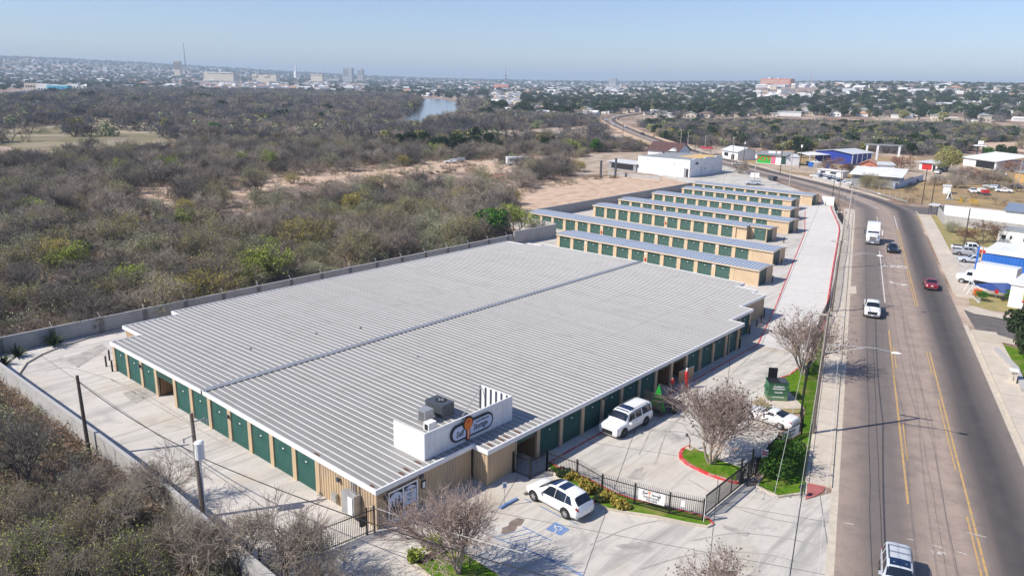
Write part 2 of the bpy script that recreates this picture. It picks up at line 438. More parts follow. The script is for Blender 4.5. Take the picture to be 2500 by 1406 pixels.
# ------------------------------------------------------------------ mesh helpers
class MB:
 def __init__(self):
  self.v, self.f, self.m, self.uv = [], [], [], None
  self.mi = 0
  self.T = None
 def add(self, vs, fs, mi=None):
  o = len(self.v)
  if self.T is not None:
   vs = [tuple(self.T @ Vector(v)) for v in vs]
  self.v.extend([tuple(v) for v in vs])
  self.f.extend([tuple(i + o for i in f) for f in fs])
  self.m.extend([self.mi if mi is None else mi] * len(fs))
  return self
 def box(self, x0, y0, z0, x1, y1, z1, mi=None):
  x0, x1 = min(x0, x1), max(x0, x1); y0, y1 = min(y0, y1), max(y0, y1); z0, z1 = min(z0, z1), max(z0, z1)
  v = [(x0, y0, z0), (x1, y0, z0), (x1, y1, z0), (x0, y1, z0), (x0, y0, z1), (x1, y0, z1), (x1, y1, z1), (x0, y1, z1)]
  f = [(3, 2, 1, 0), (4, 5, 6, 7), (0, 1, 5, 4), (1, 2, 6, 5), (2, 3, 7, 6), (3, 0, 4, 7)]
  return self.add(v, f, mi)
 def bar(self, a, b, w, h, mi=None, z_up=True):
  """box from a to b (centre line of its base), width w, height h"""
  a, b = Vector(a), Vector(b)
  d = (b - a)
  s = Vector((-d.y, d.x, 0))
  s = s.normalized() * (w / 2) if s.length > 1e-6 else Vector((w / 2, 0, 0))
  up = Vector((0, 0, h))
  v = [a - s, b - s, b + s, a + s, a - s + up, b - s + up, b + s + up, a + s + up]
  return self.add(v, [(3, 2, 1, 0), (4, 5, 6, 7), (0, 1, 5, 4), (1, 2, 6, 5), (2, 3, 7, 6), (3, 0, 4, 7)], mi)
 def cyl(self, a, b, r0, r1=None, n=8, cap=True, mi=None):
  a, b = Vector(a), Vector(b)
  r1 = r0 if r1 is None else r1
  d = (b - a).normalized()
  x = d.orthogonal().normalized(); y = d.cross(x)
  v = []
  for p, r in ((a, r0), (b, r1)):
   for i in range(n):
    t = 2 * PI * i / n
    v.append(p + x * (r * math.cos(t)) + y * (r * math.sin(t)))
  f = [(i, (i + 1) % n, n + (i + 1) % n, n + i) for i in range(n)]
  if cap:
   f += [tuple(range(n - 1, -1, -1)), tuple(range(n, 2 * n))]
  return self.add(v, f, mi)
 def tube(self, pts, r, n=5, mi=None):
  for a, b in zip(pts[:-1], pts[1:]):
   self.cyl(a, b, r, r, n, False, mi)
  return self
 def prism(self, poly, z0, z1, mi=None, mi_side=None, bottom=False):
  n = len(poly)
  ar = sum(poly[i][0] * poly[(i + 1) % n][1] - poly[(i + 1) % n][0] * poly[i][1] for i in range(n))
  if ar < 0:
   poly = poly[::-1]
  v = [(x, y, z0) for x, y in poly] + [(x, y, z1) for x, y in poly]
  self.add(v, [tuple(range(n, 2 * n))], mi)
  o = len(self.v) - 2 * n
  fs = [(i, (i + 1) % n, n + (i + 1) % n, n + i) for i in range(n)]
  if bottom:
   fs.append(tuple(range(n - 1, -1, -1)))
  self.f.extend([tuple(i + o for i in f) for f in fs])
  self.m.extend([(self.mi if mi_side is None and mi is None else (mi if mi_side is None else mi_side))] * len(fs))
  return self
 def sheet(self, poly, z, mi=None):
  n = len(poly)
  ar = sum(poly[i][0] * poly[(i + 1) % n][1] - poly[(i + 1) % n][0] * poly[i][1] for i in range(n))
  if ar < 0:
   poly = poly[::-1]
  return self.add([(p[0], p[1], z) for p in poly], [tuple(range(n))], mi)
 def quad(self, a, b, c, d, mi=None):
  return self.add([a, b, c, d], [(0, 1, 2, 3)], mi)
 def corr(self, a, b, z0, z1, pitch=0.3, depth=0.035, mi=None):
  """vertical corrugated sheet from a to b; its outside is to the right of a->b"""
  a, b = Vector((a[0], a[1], 0)), Vector((b[0], b[1], 0))
  L = (b - a).length
  d = (b - a) / L
  o = Vector((d.y, -d.x, 0))
  n = max(1, int(round(L / pitch)))
  p = L / n
  prof = [(0.0, 0), (0.55, 0), (0.65, 1), (0.9, 1)]
  pts = []
  for k in range(n):
   for s, e in prof:
    pts.append(a + d * ((k + s) * p) + o * (depth * e))
  pts.append(b)
  v = [(q.x, q.y, z0) for q in pts] + [(q.x, q.y, z1) for q in pts]
  m = len(pts)
  return self.add(v, [(i, i + 1, m + i + 1, m + i) for i in range(m - 1)], mi)
 def build(self, name, mats, parent=None, smooth=False, local=False):
  me = bpy.data.meshes.new(name)
  vs = self.v
  if parent is not None and not local:
   ox, oy, oz = parent.location
   if parent.parent is not None:
    q = parent.parent.location
    ox, oy, oz = ox + q[0], oy + q[1], oz + q[2]
   vs = [(x - ox, y - oy, z - oz) for x, y, z in vs]
  me.from_pydata(vs, [], self.f)
  if not isinstance(mats, (list, tuple)):
   mats = [mats]
  for q in mats:
   me.materials.append(q)
  if len(mats) > 1:
   me.polygons.foreach_set('material_index', self.m)
  if smooth:
   me.polygons.foreach_set('use_smooth', [True] * len(me.polygons))
  if self.uv is not None:
   ul = me.uv_layers.new(name='UVMap')
   for lp in me.loops:
    ul.data[lp.index].uv = self.uv[lp.vertex_index]
  me.update()
  o = bpy.data.objects.new(name, me)
  COL.objects.link(o)
  o.parent = parent
  return o
def tag(o, label=None, cat=None, group=None, kind=None):
 if label: o['label'] = label
 if cat: o['category'] = cat
 if group: o['group'] = group
 if kind: o['kind'] = kind
 return o
def thing(name, label, cat, loc=(0, 0, 0), rot=0.0, group=None):
 o = bpy.data.objects.new(name, None)
 o.empty_display_size = 0.3
 COL.objects.link(o)
 o.location = loc
 o.rotation_euler = (0, 0, rot)
 return tag(o, label, cat, group)
def structure(o):
 o['kind'] = 'structure'
 return o
def inst(name, mesh, parent=None, loc=(0, 0, 0), rot=0.0, scale=None):
 o = bpy.data.objects.new(name, mesh)
 COL.objects.link(o)
 o.parent = parent
 o.location = loc
 o.rotation_euler = (0, 0, rot)
 if scale is not None:
  o.scale = scale if isinstance(scale, (tuple, list)) else (scale, scale, scale)
 return o
KIDS = {}
def dup(root, loc, rot, label=None, group=None, scale=None):
 if root.name not in KIDS:
  KIDS[root.name] = [(c, [(gc, []) for gc in COL.objects if gc.parent == c]) for c in COL.objects if c.parent == root]
 r = root.copy()
 COL.objects.link(r)
 r.location = loc
 r.rotation_euler = (0, 0, rot)
 if scale: r.scale = (scale,) * 3
 if label: r['label'] = label
 if group: r['group'] = group
 for c, gcs in KIDS[root.name]:
  k = c.copy(); COL.objects.link(k); k.parent = r
  for gc, _ in gcs:
   q = gc.copy(); COL.objects.link(q); q.parent = k
 return r
def text_mesh(body, size, mat, extrude=0.004, align='CENTER', name='lettering', parent=None, matrix=None, shear=0.0, bold=0.0, sx=1.0):
 cu = bpy.data.curves.new(name, 'FONT')
 cu.body = body
 cu.size = size
 cu.extrude = extrude
 cu.offset = bold
 cu.shear = shear
 cu.align_x = align
 cu.align_y = 'CENTER'
 cu.resolution_u = 2
 tmp = bpy.data.objects.new('tmp', cu)
 me = bpy.data.meshes.new_from_object(tmp)
 bpy.data.objects.remove(tmp)
 bpy.data.curves.remove(cu)
 me.name = name
 me.materials.clear()
 me.materials.append(mat)
 if sx != 1.0:
  me.transform(Matrix.Diagonal((sx, 1, 1, 1)))
 o = bpy.data.objects.new(name, me)
 COL.objects.link(o)
 o.parent = parent
 if matrix is not None:
  o.matrix_local = matrix
 return o
def frame(origin, xdir, ydir):
 x = Vector(xdir).normalized(); y = Vector(ydir).normalized(); z = x.cross(y)
 return Matrix(((x.x, y.x, z.x, origin[0]), (x.y, y.y, z.y, origin[1]), (x.z, y.z, z.z, origin[2]), (0, 0, 0, 1)))
def jag(poly, step=3.0, amp=0.8):
 """a polygon with an irregular outline"""
 out = []
 n = len(poly)
 for i in range(n):
  a, b = poly[i], poly[(i + 1) % n]
  L = math.hypot(b[0] - a[0], b[1] - a[1])
  k = max(1, min(40, int(L / step)))
  for j in range(k):
   t = j / k
   out.append((a[0] + (b[0] - a[0]) * t + random.uniform(-amp, amp), a[1] + (b[1] - a[1]) * t + random.uniform(-amp, amp)))
 return out
def P(*pts):
 return [g(*p) for p in pts]
# ------------------------------------------------------------------ ground, water, far hills
def make_ground():
 az = np.concatenate([np.radians(np.arange(-20, 105, 0.6)), np.radians(np.arange(105, 340, 5.0))])
 rr = np.concatenate([[0.0], np.geomspace(6, 15000, 170)])
 A, Rr = np.meshgrid(az, rr)
 X, Y = Rr * np.cos(A), Rr * np.sin(A)
 Z = hf(X, Y)
 na, nr = len(az), len(rr)
 V = np.stack([X.ravel(), Y.ravel(), Z.ravel()], 1)
 F = []
 for j in range(nr - 1):
  for i in range(na):
   k = (i + 1) % na
   F.append((j * na + i, (j + 1) * na + i, (j + 1) * na + k, j * na + k))
 me = bpy.data.meshes.new('ground')
 me.from_pydata(V.tolist(), [], F)
 me.materials.append(M['ground'])
 me.polygons.foreach_set('use_smooth', [True] * len(me.polygons))
 o = bpy.data.objects.new('ground', me)
 COL.objects.link(o)
 return structure(o)
make_ground()
def patch(name, poly, mat, z, label=None):
 o = MB().sheet(poly, z).build(name, M[mat])
 return structure(o)
wm, wt, wb = new_mat('river_water')
wb.inputs['Base Color'].default_value = (0.17, 0.20, 0.24, 1)
wb.inputs['Roughness'].default_value = 0.12
wn = noise(wt, objco(wt, (0.15, 0.15, 0.15)), 1.0, 4)
wbp = nd(wt, 'ShaderNodeBump'); wbp.inputs['Strength'].default_value = 0.12
lk(wt, wn, wbp.inputs['Height']); lk(wt, wbp.outputs[0], wb.inputs['Normal'])
M['water'] = wm
def terrain_sheet(name, poly, mat, dz):
 """an irregular patch that lies on the terrain (for patches where the ground is not level)"""
 n = len(poly)
 cx = sum(p[0] for p in poly) / n; cy = sum(p[1] for p in poly) / n
 bm = bmesh.new()
 vs = [bm.verts.new((p[0], p[1], 0)) for p in poly]
 f = bm.faces.new(vs)
 if f.normal.z < 0: f.normal_flip()
 bmesh.ops.triangulate(bm, faces=bm.faces[:])
 bmesh.ops.subdivide_edges(bm, edges=bm.edges[:], cuts=5, use_grid_fill=True)
 for v in bm.verts:
  v.co.z = float(hf(v.co.x, v.co.y)) + dz
 me = bpy.data.meshes.new(name)
 bm.normal_update()
 bm.to_mesh(me); bm.free()
 me.materials.append(M[mat])
 o = bpy.data.objects.new(name, me)
 COL.objects.link(o)
 return structure(o)
patch('river', P((925, 312), (955, 302), (990, 288), (1018, 262), (1022, 246), (1040, 241), (1085, 244), (1118, 252), (1130, 262), (1120, 276), (1098, 292), (1070, 302), (1010, 308)), 'water', 0.25)
patch('dirt_path', jag(P((1108, 235), (1122, 240), (1160, 248), (1180, 246), (1180, 262), (1170, 275), (1158, 270), (1166, 255), (1120, 247)), 12, 1.5), 'pale_dirt', 0.5)
# dirt clearings and tracks in the brush
patch('dirt_clearing', jag(P((1252, 540), (1258, 500), (1275, 470), (1310, 450), (1400, 437), (1500, 430), (1600, 432), (1700, 438), (1705, 448), (1500, 486), (1300, 525)), 3, 0.9), 'dirt', 0.012)
patch('dirt_clearing', jag(P((328, 470), (345, 460), (415, 457), (432, 461), (422, 500), (405, 512), (396, 492), (372, 484)), 3, 1.0), 'dirt', 0.012)
patch('dirt_clearing', jag(P((520, 470), (640, 441), (720, 430), (850, 421), (1000, 408), (1040, 396), (1240, 391), (1262, 399), (1210, 425), (1160, 416), (1090, 424), (1000, 428), (900, 440), (740, 447), (690, 462), (560, 482)), 4, 1.6), 'dirt', 0.012)
patch('meadow', jag(P((-60, 350), (-40, 318), (60, 312), (140, 302), (150, 284), (200, 283), (300, 292), (420, 300), (480, 318), (470, 334), (420, 352), (200, 362), (140, 372), (30, 366)), 12, 4), 'meadow', 0.03)
patch('dirt_clearing', jag(P((300, 560), (440, 532), (620, 520), (640, 532), (470, 545), (340, 575)), 3, 1.0), 'pale_dirt', 0.012)
patch('dirt_clearing', jag(P((60, 540), (170, 528), (300, 528), (310, 538), (160, 548), (60, 556)), 3, 1.0), 'pale_dirt', 0.012)
patch('dirt_clearing', jag(P((90, 680), (170, 668), (230, 664), (240, 676), (150, 692)), 2, 0.7), 'pale_dirt', 0.012)
patch('dirt_clearing', jag(P((1400, 428), (1400, 395), (1440, 376), (1560, 372), (1600, 395), (1500, 425)), 4, 1.5), 'pale_dirt', 0.014)
patch('dirt_clearing', jag(P((1090, 332), (1250, 318), (1400, 310), (1430, 325), (1300, 345), (1240, 356), (1150, 348)), 8, 3), 'pale_dirt', 0.02)
patch('dirt_clearing', jag(P((1180, 392), (1280, 378), (1290, 388), (1400, 386), (1400, 402), (1250, 410)), 4, 1.4), 'pale_dirt', 0.016)
for q in (P((1540, 286), (1700, 292), (1840, 292), (1800, 305), (1600, 300)), P((2120, 282), (2330, 292), (2330, 306), (2150, 302))):
 terrain_sheet('dirt_clearing', jag(q, 12, 3), 'pale_dirt', 0.35)
terrain_sheet('dirt_clearing', jag(P((2380, 365), (2400, 352), (2460, 344), (2600, 345), (2600, 385), (2480, 372)), 6, 2), 'dirt', 0.25)
# concrete of the storage lot, its lanes, the front court
patch('storage_lot', [(19.55, 22), (19.55, 90.5), (115.4, 90.5), (116.5, 105.4), (201, 105.4), (201, 64.8), (171.5, 53.6), (138, 42.9), (115, 35.8), (92.0, 29.2), (83.0, 33.4), (43.2, 33.5), (43.2, 30), (30, 22)], 'lot', 0.008)
patch('storage_lane', [(82.2, 33.45), (97.4, 37.85), (112, 42.4), (155.8, 56.0), (185.8, 67.4), (190, 69), (196, 69.5), (200.5, 66), (193.0, 63.2), (171.0, 54.1), (154.0, 48.5), (127.5, 40.3), (104, 33.0), (92, 29.6), (86, 29.3), (82.5, 30.5)], 'lane', 0.020)
patch('front_court', [(43.4, 33.3), (82.2, 33.45), (88, 29.6), (84, 27.5), (74, 26.6), (66, 26.4), (62.5, 22.5), (58, 21.1), (50.6, 20.4), (50.4, 20.2), (55.5, 17.6), (51.9, 16.1), (54.6, 14.9), (20, 4.15), (4, 8), (19.6, 34), (28, 34.2), (36, 34)], 'apron', 0.014)
# ------------------------------------------------------------------ road, kerbs, pavements, markings
ROADC = [(-20, -15.5), (5, -7.72), (43.9, 4.4), (100, 21.88), (150, 37.45), (195, 51.5), (206, 56.0), (222, 67.8), (240, 86.5), (261, 111), (285, 137), (313, 167), (353, 207.5), (411, 261), (470, 312), (510, 345), (545, 370), (585, 392), (630, 410), (700, 432)]
def catmull(pts, k=6):
 P_ = [np.array(p, float) for p in pts]
 P_ = [2 * P_[0] - P_[1]] + P_ + [2 * P_[-1] - P_[-2]]
 out = []
 for i in range(1, len(P_) - 2):
  a, b, c, d = P_[i - 1:i + 3]
  for j in range(k):
   t = j / k
   out.append(0.5 * ((2 * b) + (c - a) * t + (2 * a - 5 * b + 4 * c - d) * t * t + (3 * b - a - 3 * c + d) * t ** 3))
 out.append(P_[-2])
 return np.array(out)
RC = catmull(ROADC, 8)
RT = np.gradient(RC, axis=0); RT /= np.linalg.norm(RT, axis=1)[:, None]
RN = np.stack([-RT[:, 1], RT[:, 0]], 1)            # to the left
RS = np.concatenate([[0], np.cumsum(np.linalg.norm(np.diff(RC, axis=0), axis=1))])
RHW = np.interp(RC[:, 0], [0, 200, 260, 700], [6.75, 6.75, 5.8, 5.5])
RZ = np.array([max(0.0, float(v)) for v in hf(RC[:, 0], RC[:, 1])])
RZ = np.maximum(RZ, np.interp(RC[:, 0], [0, 300, 420, 700], [0, 0.0, 0.3, float(hf(700, 432)) + 0.3]))
def road_at(s):
 return (np.array([np.interp(s, RS, RC[:, 0]), np.interp(s, RS, RC[:, 1])]), np.array([np.interp(s, RS, RN[:, 0]), np.interp(s, RS, RN[:, 1])]), float(np.interp(s, RS, RZ)))
def s_of(x, y):
 return float(RS[np.argmin((RC[:, 0] - x) ** 2 + (RC[:, 1] - y) ** 2)])
def ribbon(s0, s1, off, w, z, step=3.0, h=None, mb=None):
 """strip along the road, off = metres to the left of its centre line"""
 mb = mb or MB()
 n = max(2, int((s1 - s0) / step) + 1)
 rows = []
 for s in np.linspace(s0, s1, n):
  c, nn, zz = road_at(s)
  rows.append((c + nn * (off + w / 2), c + nn * (off - w / 2), zz))
 for (a, b, z0), (c, d, z1) in zip(rows[:-1], rows[1:]):
  if h is None:
   mb.add([(a[0], a[1], z0 + z), (b[0], b[1], z0 + z), (d[0], d[1], z1 + z), (c[0], c[1], z1 + z)], [(0, 1, 2, 3)])
  else:
   mb.add([(a[0], a[1], z0 + z), (b[0], b[1], z0 + z), (d[0], d[1], z1 + z), (c[0], c[1], z1 + z),
     (a[0], a[1], z0 + z + h), (b[0], b[1], z0 + z + h), (d[0], d[1], z1 + z + h), (c[0], c[1], z1 + z + h)],
     [(4, 5, 6, 7), (0, 4, 7, 3), (1, 2, 6, 5), (0, 1, 5, 4), (3, 7, 6, 2)])
 return mb
mb = MB(); uv = []
for i in range(len(RC)):
 hw = RHW[i]
 for k in range(9):
  o = hw - 2 * hw * k / 8
  p = RC[i] + RN[i] * o
  mb.v.append((p[0], p[1], RZ[i] + 0.03)); uv.append((13.5 * k / 8, RS[i]))
for i in range(len(RC) - 1):
 for k in range(8):
  a = i * 9 + k
  mb.f.append((a, a + 1, a + 10, a + 9)); mb.m.append(0)
mb.uv = uv
structure(mb.build('road', M['asphalt'], smooth=True))
S_END = s_of(200, 53.7)
S_DRV0, S_DRV1 = 0.0, s_of(56.5, 8.4)
structure(ribbon(S_DRV1, S_END, 7.0, 0.5, 0.0, h=0.04).build('gutter', M['kerb']))
structure(ribbon(S_DRV1, S_END, 7.33, 0.16, 0.0, h=0.15).build('kerb', M['kerb']))
structure(ribbon(0, S_DRV1, 7.0, 0.5, 0.0, h=0.036).build('driveway_apron', M['kerb']))
structure(ribbon(S_DRV1, S_END, 8.29, 1.74, 0.0, h=0.13).build('pavement', M['walk']))
structure(ribbon(0, s_of(107, 24.0), -7.0, 0.5, 0.0, h=0.04).build('gutter', M['kerb']))
S_A, S_B = s_of(107.0, 24.0), s_of(117.5, 27.3)
structure(ribbon(0, S_A - 3, -7.33, 0.16, 0.0, h=0.15).build('kerb', M['kerb']))
structure(ribbon(S_B + 3, s_of(203, 54), -7.33, 0.16, 0.0, h=0.15).build('kerb', M['kerb']))
structure(ribbon(0, S_A - 2, -8.8, 2.7, 0.0, h=0.13).build('pavement', M['walk']))
structure(ribbon(S_B + 2, s_of(200, 53), -8.7, 2.5, 0.0, h=0.13).build('pavement', M['walk']))
# side streets on the right
patch('side_street', P((2353, 757), (2383, 806), (2500, 840), (2700, 880), (2700, 815), (2500, 788)), 'asphalt_old', 0.022)
patch('side_street', P((2190, 500), (2238, 523), (2285, 524), (2320, 512), (2330, 500), (2262, 508)), 'asphalt_old', 0.022)
patch('corner_pavement', P((2383, 807), (2440, 820), (2500, 838), (2480, 845), (2420, 832), (2396, 830)), 'walk', 0.10)
patch('corner_pavement', P((2352, 757), (2372, 747), (2420, 762), (2520, 790), (2520, 797), (2430, 776), (2380, 768)), 'walk', 0.10)
# far verge and bridge parapets
structure(ribbon(s_of(218, 66), s_of(345, 199), -7.4, 1.0, 0.0, h=0.08).build('kerb', M['kerb']))
def road_line(s0, s1, off, w, mat, name, z=0.038):
 return structure(ribbon(s0, s1, off, w, z).build(name, M[mat]))
# lane markings: yellow pair either side of the centre lane, white lines at the turn bay
def sx_(x):
 return s_of(x, float(np.interp(x, RC[:, 0], RC[:, 1])))
L_OFF, R_OFF = 2.1, -1.95
road_line(0.2, 2.0, L_OFF, 0.1, 'yellow', 'road_marking')
road_line(sx_(58), sx_(99), L_OFF, 0.15, 'yellow', 'road_marking')
for x0 in (65, 76, 87):
 road_line(sx_(x0), sx_(x0 + 5.5), L_OFF - 0.32, 0.11, 'yellow', 'road_marking')
road_line(0.5, sx_(95.5), R_OFF, 0.15, 'yellow', 'road_marking')
road_line(0.5, sx_(58), R_OFF + 0.32, 0.12, 'yellow', 'road_marking')
for x0 in (63.5, 74.5, 86):
 road_line(sx_(x0), sx_(x0 + 5.5), R_OFF + 0.32, 0.11, 'yellow', 'road_marking')
road_line(sx_(113), sx_(172), R_OFF, 0.14, 'yellow', 'road_marking')
road_line(sx_(113), sx_(172), R_OFF + 0.30, 0.11, 'yellow', 'road_marking')
road_line(sx_(172), sx_(196), R_OFF + 0.15, 0.13, 'white_paint', 'road_marking')
road_line(sx_(115), sx_(150), 2.2, 0.14, 'white_paint', 'road_marking')
road_line(sx_(165), sx_(190), 2.0, 0.12, 'white_paint', 'road_marking')
for a, b, o in ((204, 232, 0.9), (214, 226, -1.6), (224, 330, 0.1), (335, 560, 0.1)):
 road_line(sx_(a), sx_(b), o, 0.14, 'white_paint', 'road_marking')
# ONLY and the turn arrow
c0, n0, _ = road_at(sx_(133.8))
tdir = Vector((RT[20][0], RT[20][1], 0))
c0, n0, _ = road_at(sx_(136.0))
td = Vector((-n0[1], n0[0], 0)) * -1          # forward along the road
td = Vector((n0[1], -n0[0], 0))
c0 = c0 + n0 * 0.1
only = text_mesh('ONLY', 2.9, M['white_paint'], 0.002, name='road_lettering', matrix=frame((c0[0], c0[1], 0.042), (n0[0], n0[1], 0), (-td.x, -td.y, 0)), bold=0.07, sx=0.5)
structure(only)
c1, n1, _ = road_at(sx_(122.6))
fx = Vector((n1[0], n1[1], 0)); fy = Vector((-n1[1], n1[0], 0))     # left, back along the road
mb = MB()
def rp(a, b):
 p = Vector((c1[0], c1[1], 0.042)) + fx * a + fy * b
 return tuple(p)
mb.add([rp(1.25, -0.7), rp(1.25, -0.1), rp(0.9, 0.5), rp(0.55, 0.3), rp(0.85, -0.1), rp(0.85, -0.7)], [(0, 1, 2, 3, 4, 5)])
mb.add([rp(0.9, 0.5), rp(-0.5, 0.9), rp(-0.5, 0.45), rp(0.55, 0.3)], [(0, 1, 2, 3)])
mb.add([rp(-0.4, 1.5), rp(-1.45, 0.45), rp(-0.4, -0.1)], [(0, 1, 2)])
structure(mb.build('road_marking', M['white_paint']))
# utility survey scribbles
def stroke(pts, w, name, mat, z=0.046):
 mb = MB()
 for a, b in zip(pts[:-1], pts[1:]):
  mb.bar((a[0], a[1], z), (b[0], b[1], z), w, 0.002)
 return structure(mb.build(name, M[mat]))
for q in ([(2275, 1330), (2302, 1338)], [(2271, 1344), (2280, 1347), (2277, 1352)], [(2288, 1352), (2296, 1344), (2292, 1356), (2304, 1348), (2310, 1356)], [(2337, 1347), (2360, 1354)], [(2060, 1276), (2085, 1281)], [(2360, 1300), (2408, 1312)], [(2215, 1316), (2232, 1319)]):
 stroke([g(*p) for p in q], 0.06, 'road_scribble', 'white_paint')
# tar seams
for off, x0, x1 in ((4.6, 8, 170), (3.95, 8, 95), (-0.3, 20, 110), (0.35, 20, 110)):
 mb = MB(); pts = []
 for s in np.arange(sx_(x0), sx_(x1), 4.0):
  c, n, z = road_at(s)
  p = c + n * (off + random.uniform(-0.08, 0.08)); pts.append(p)
 for a, b in zip(pts[:-1], pts[1:]):
  mb.bar((a[0], a[1], 0.034), (b[0], b[1], 0.034), 0.05 if off > 1 else 0.03, 0.002)
 structure(mb.build('tar_seam', M['seam'] if off > 1 else M['asphalt_old']))
# concrete patch and red paver landing
patch('concrete_patch', P((2072, 700), (2090, 699), (2091, 718), (2071, 718)), 'kerb', 0.05)
o = patch('paver_landing', P((1976, 1163), (2021, 1170), (2019, 1185), (2010, 1200), (1990, 1212), (1966, 1220)), 'brickred', 0.05)
patch('parking_bay', P((1332, 1292), (1356, 1274), (1391, 1292), (1369, 1307)), 'blue_paint', 0.024)
# parking paint: access aisle hatching and bay lines
def paint(pxs, w, mat='blue_paint', z=0.026):
 return stroke([g(*p) for p in pxs], w, 'parking_line', mat, z)
paint([(1276, 1285), (1347, 1320)], 0.08)
paint([(1205, 1311), (1300, 1347)], 0.08)
for k in range(4):
 t = k / 4
 paint([(1205 + 95 * t * 0.75, 1311 + 36 * t * 0.75), (1288 + 62 * t, 1291 + 30 * t)], 0.06)
paint([(1300, 1347), (1420, 1406)], 0.08)
paint([(1333, 1358), (1400, 1392), (1500, 1445)], 0.08)
for k in range(4):
 paint([(1310 + 28 * k, 1352 + 14 * k), (1352 + 26 * k, 1356 + 14 * k)], 0.06)
paint([(1281, 1217), (1298, 1226)], 0.1); paint([(1318, 1235), (1370, 1262)], 0.1); paint([(1390, 1270), (1409, 1279)], 0.1)
# wheelchair emblem
hb = frame((*g(1361, 1291), 0.03), (0.0, 1.0, 0), (-1.0, 0.0, 0))
mb = MB(); mb.T = hb
for a0, a1 in ((0.5, 1.0),):
 for k in range(10):
  t0, t1 = 2.3 + k * 0.42, 2.3 + (k + 1) * 0.42
  mb.add([(0.26 * math.cos(t0), 0.26 * math.sin(t0) - 0.1, 0), (0.26 * math.cos(t1), 0.26 * math.sin(t1) - 0.1, 0), (0.19 * math.cos(t1), 0.19 * math.sin(t1) - 0.1, 0), (0.19 * math.cos(t0), 0.19 * math.sin(t0) - 0.1, 0)], [(3, 2, 1, 0)])
mb.add([(-0.06, 0.02, 0), (0.03, 0.02, 0), (0.0, 0.34, 0), (-0.09, 0.34, 0)], [(0, 1, 2, 3)])
mb.add([(-0.04, 0.0, 0), (0.26, 0.0, 0), (0.26, 0.07, 0), (-0.04, 0.07, 0)], [(0, 1, 2, 3)])
mb.add([(0.2, 0.02, 0), (0.38, -0.3, 0), (0.44, -0.26, 0), (0.27, 0.06, 0)], [(0, 1, 2, 3)])
mb.add([(-0.12 + 0.07 * math.cos(i * PI / 4), 0.43 + 0.07 * math.sin(i * PI / 4), 0) for i in range(8)], [tuple(range(8))])
structure(mb.build('parking_emblem', M['white_paint']))
def kerb_loop(pts, w, h, mat, name='kerb', closed=False, z=0.0):
 mb = MB()
 q = pts + [pts[0]] if closed else pts
 for a, b in zip(q[:-1], q[1:]):
  mb.bar((a[0], a[1], z), (b[0], b[1], z), w, h)
  mb.cyl((b[0], b[1], z), (b[0], b[1], z + h - 0.003), w / 2, w / 2, 8)
 return structure(mb.build(name, M[mat]))
# lawn strips with kerbs at the front
front_outer = [(44.0, 19.65), (43.45, 19.78), (42.86, 21.04), (42.1, 23.04), (41.3, 24.58), (40.6, 26.04), (40.75, 27.45), (41.2, 29.0), (41.6, 31.0), (42.3, 32.6)]
front_inner = [(43.15, 33.35), (42.9, 32.2), (43.12, 30.15), (42.75, 27.0), (42.95, 25.3), (43.62, 23.1), (44.3, 21.0), (44.35, 20.2), (44.0, 19.65)]
structure(MB().prism(front_outer + front_inner[:-1], 0.0, 0.14).build('lawn', M['grass']))
kerb_loop(front_outer, 0.16, 0.15, 'kerb')
kerb_loop(front_inner, 0.16, 0.155, 'red_kerb')
kerb_loop([(43.15, 33.35), (45.3, 33.4), (49.5, 33.42), (78.1, 33.45), (82.2, 33.42)], 0.14, 0.05, 'red_kerb')
kerb_loop([(82.2, 33.42), (97.46, 37.85), (112.0, 42.41), (155.8, 56.03), (185.9, 67.4)], 0.16, 0.035, 'red_kerb', 'red_line', z=0.012)
isl = P((1684, 1091), (1666, 1100), (1661, 1110), (1663, 1121), (1680, 1135), (1697, 1144), (1735, 1162), (1786, 1177), (1799, 1180), (1806, 1166), (1818, 1145), (1760, 1128), (1720, 1107))
structure(MB().prism(isl, 0.0, 0.14).build('lawn', M['grass']))
kerb_loop(isl[:9], 0.28, 0.16, 'red_kerb')
kerb_loop(isl[8:] + [isl[0]], 0.14, 0.15, 'kerb')
nolet = text_mesh('NO PARKING', 0.34, M['white_paint'], 0.002, name='kerb_lettering', matrix=frame(((isl[6][0] + isl[7][0]) / 2, (isl[6][1] + isl[7][1]) / 2, 0.165), (isl[7][0] - isl[6][0], isl[7][1] - isl[6][1], 0), (-(isl[7][1] - isl[6][1]), isl[7][0] - isl[6][0], 0)))
structure(nolet)
lawn_b = [(62.2, 20.55), (67.7, 22.3), (76, 24.9), (84, 27.4), (92.0, 29.7), (92.5, 29.4), (76, 24.0), (62.6, 19.8), (56.0, 17.75), (52.4, 16.6), (50.6, 17.8), (51.0, 19.6), (54.5, 20.3), (58.3, 20.8)]
structure(MB().prism(lawn_b, 0.0, 0.13).build('lawn', M['grass']))
lawn_c = P((1985, 872), (1960, 893), (1932, 915), (1900, 927), (1888, 960), (1925, 958), (1964, 998), (1978, 965), (2004, 880))
structure(MB().prism(lawn_c, 0.0, 0.125).build('lawn', M['grass']))
lawn_d = P((1858, 972), (1835, 985), (1860, 1000), (1905, 1012), (1950, 1010), (1962, 1001), (1895, 1001))
structure(MB().prism(lawn_d, 0.0, 0.12).build('lawn', M['dry_lawn']))
structure(MB().prism(P((1858, 972), (1885, 1001), (1964, 1000), (1925, 957), (1890, 960)), 0.0, 0.15).build('dumpster_pad', M['kerb']))
kerb_loop(P((1988, 868), (1958, 894), (1928, 917), (1905, 925)), 0.16, 0.16, 'red_kerb')
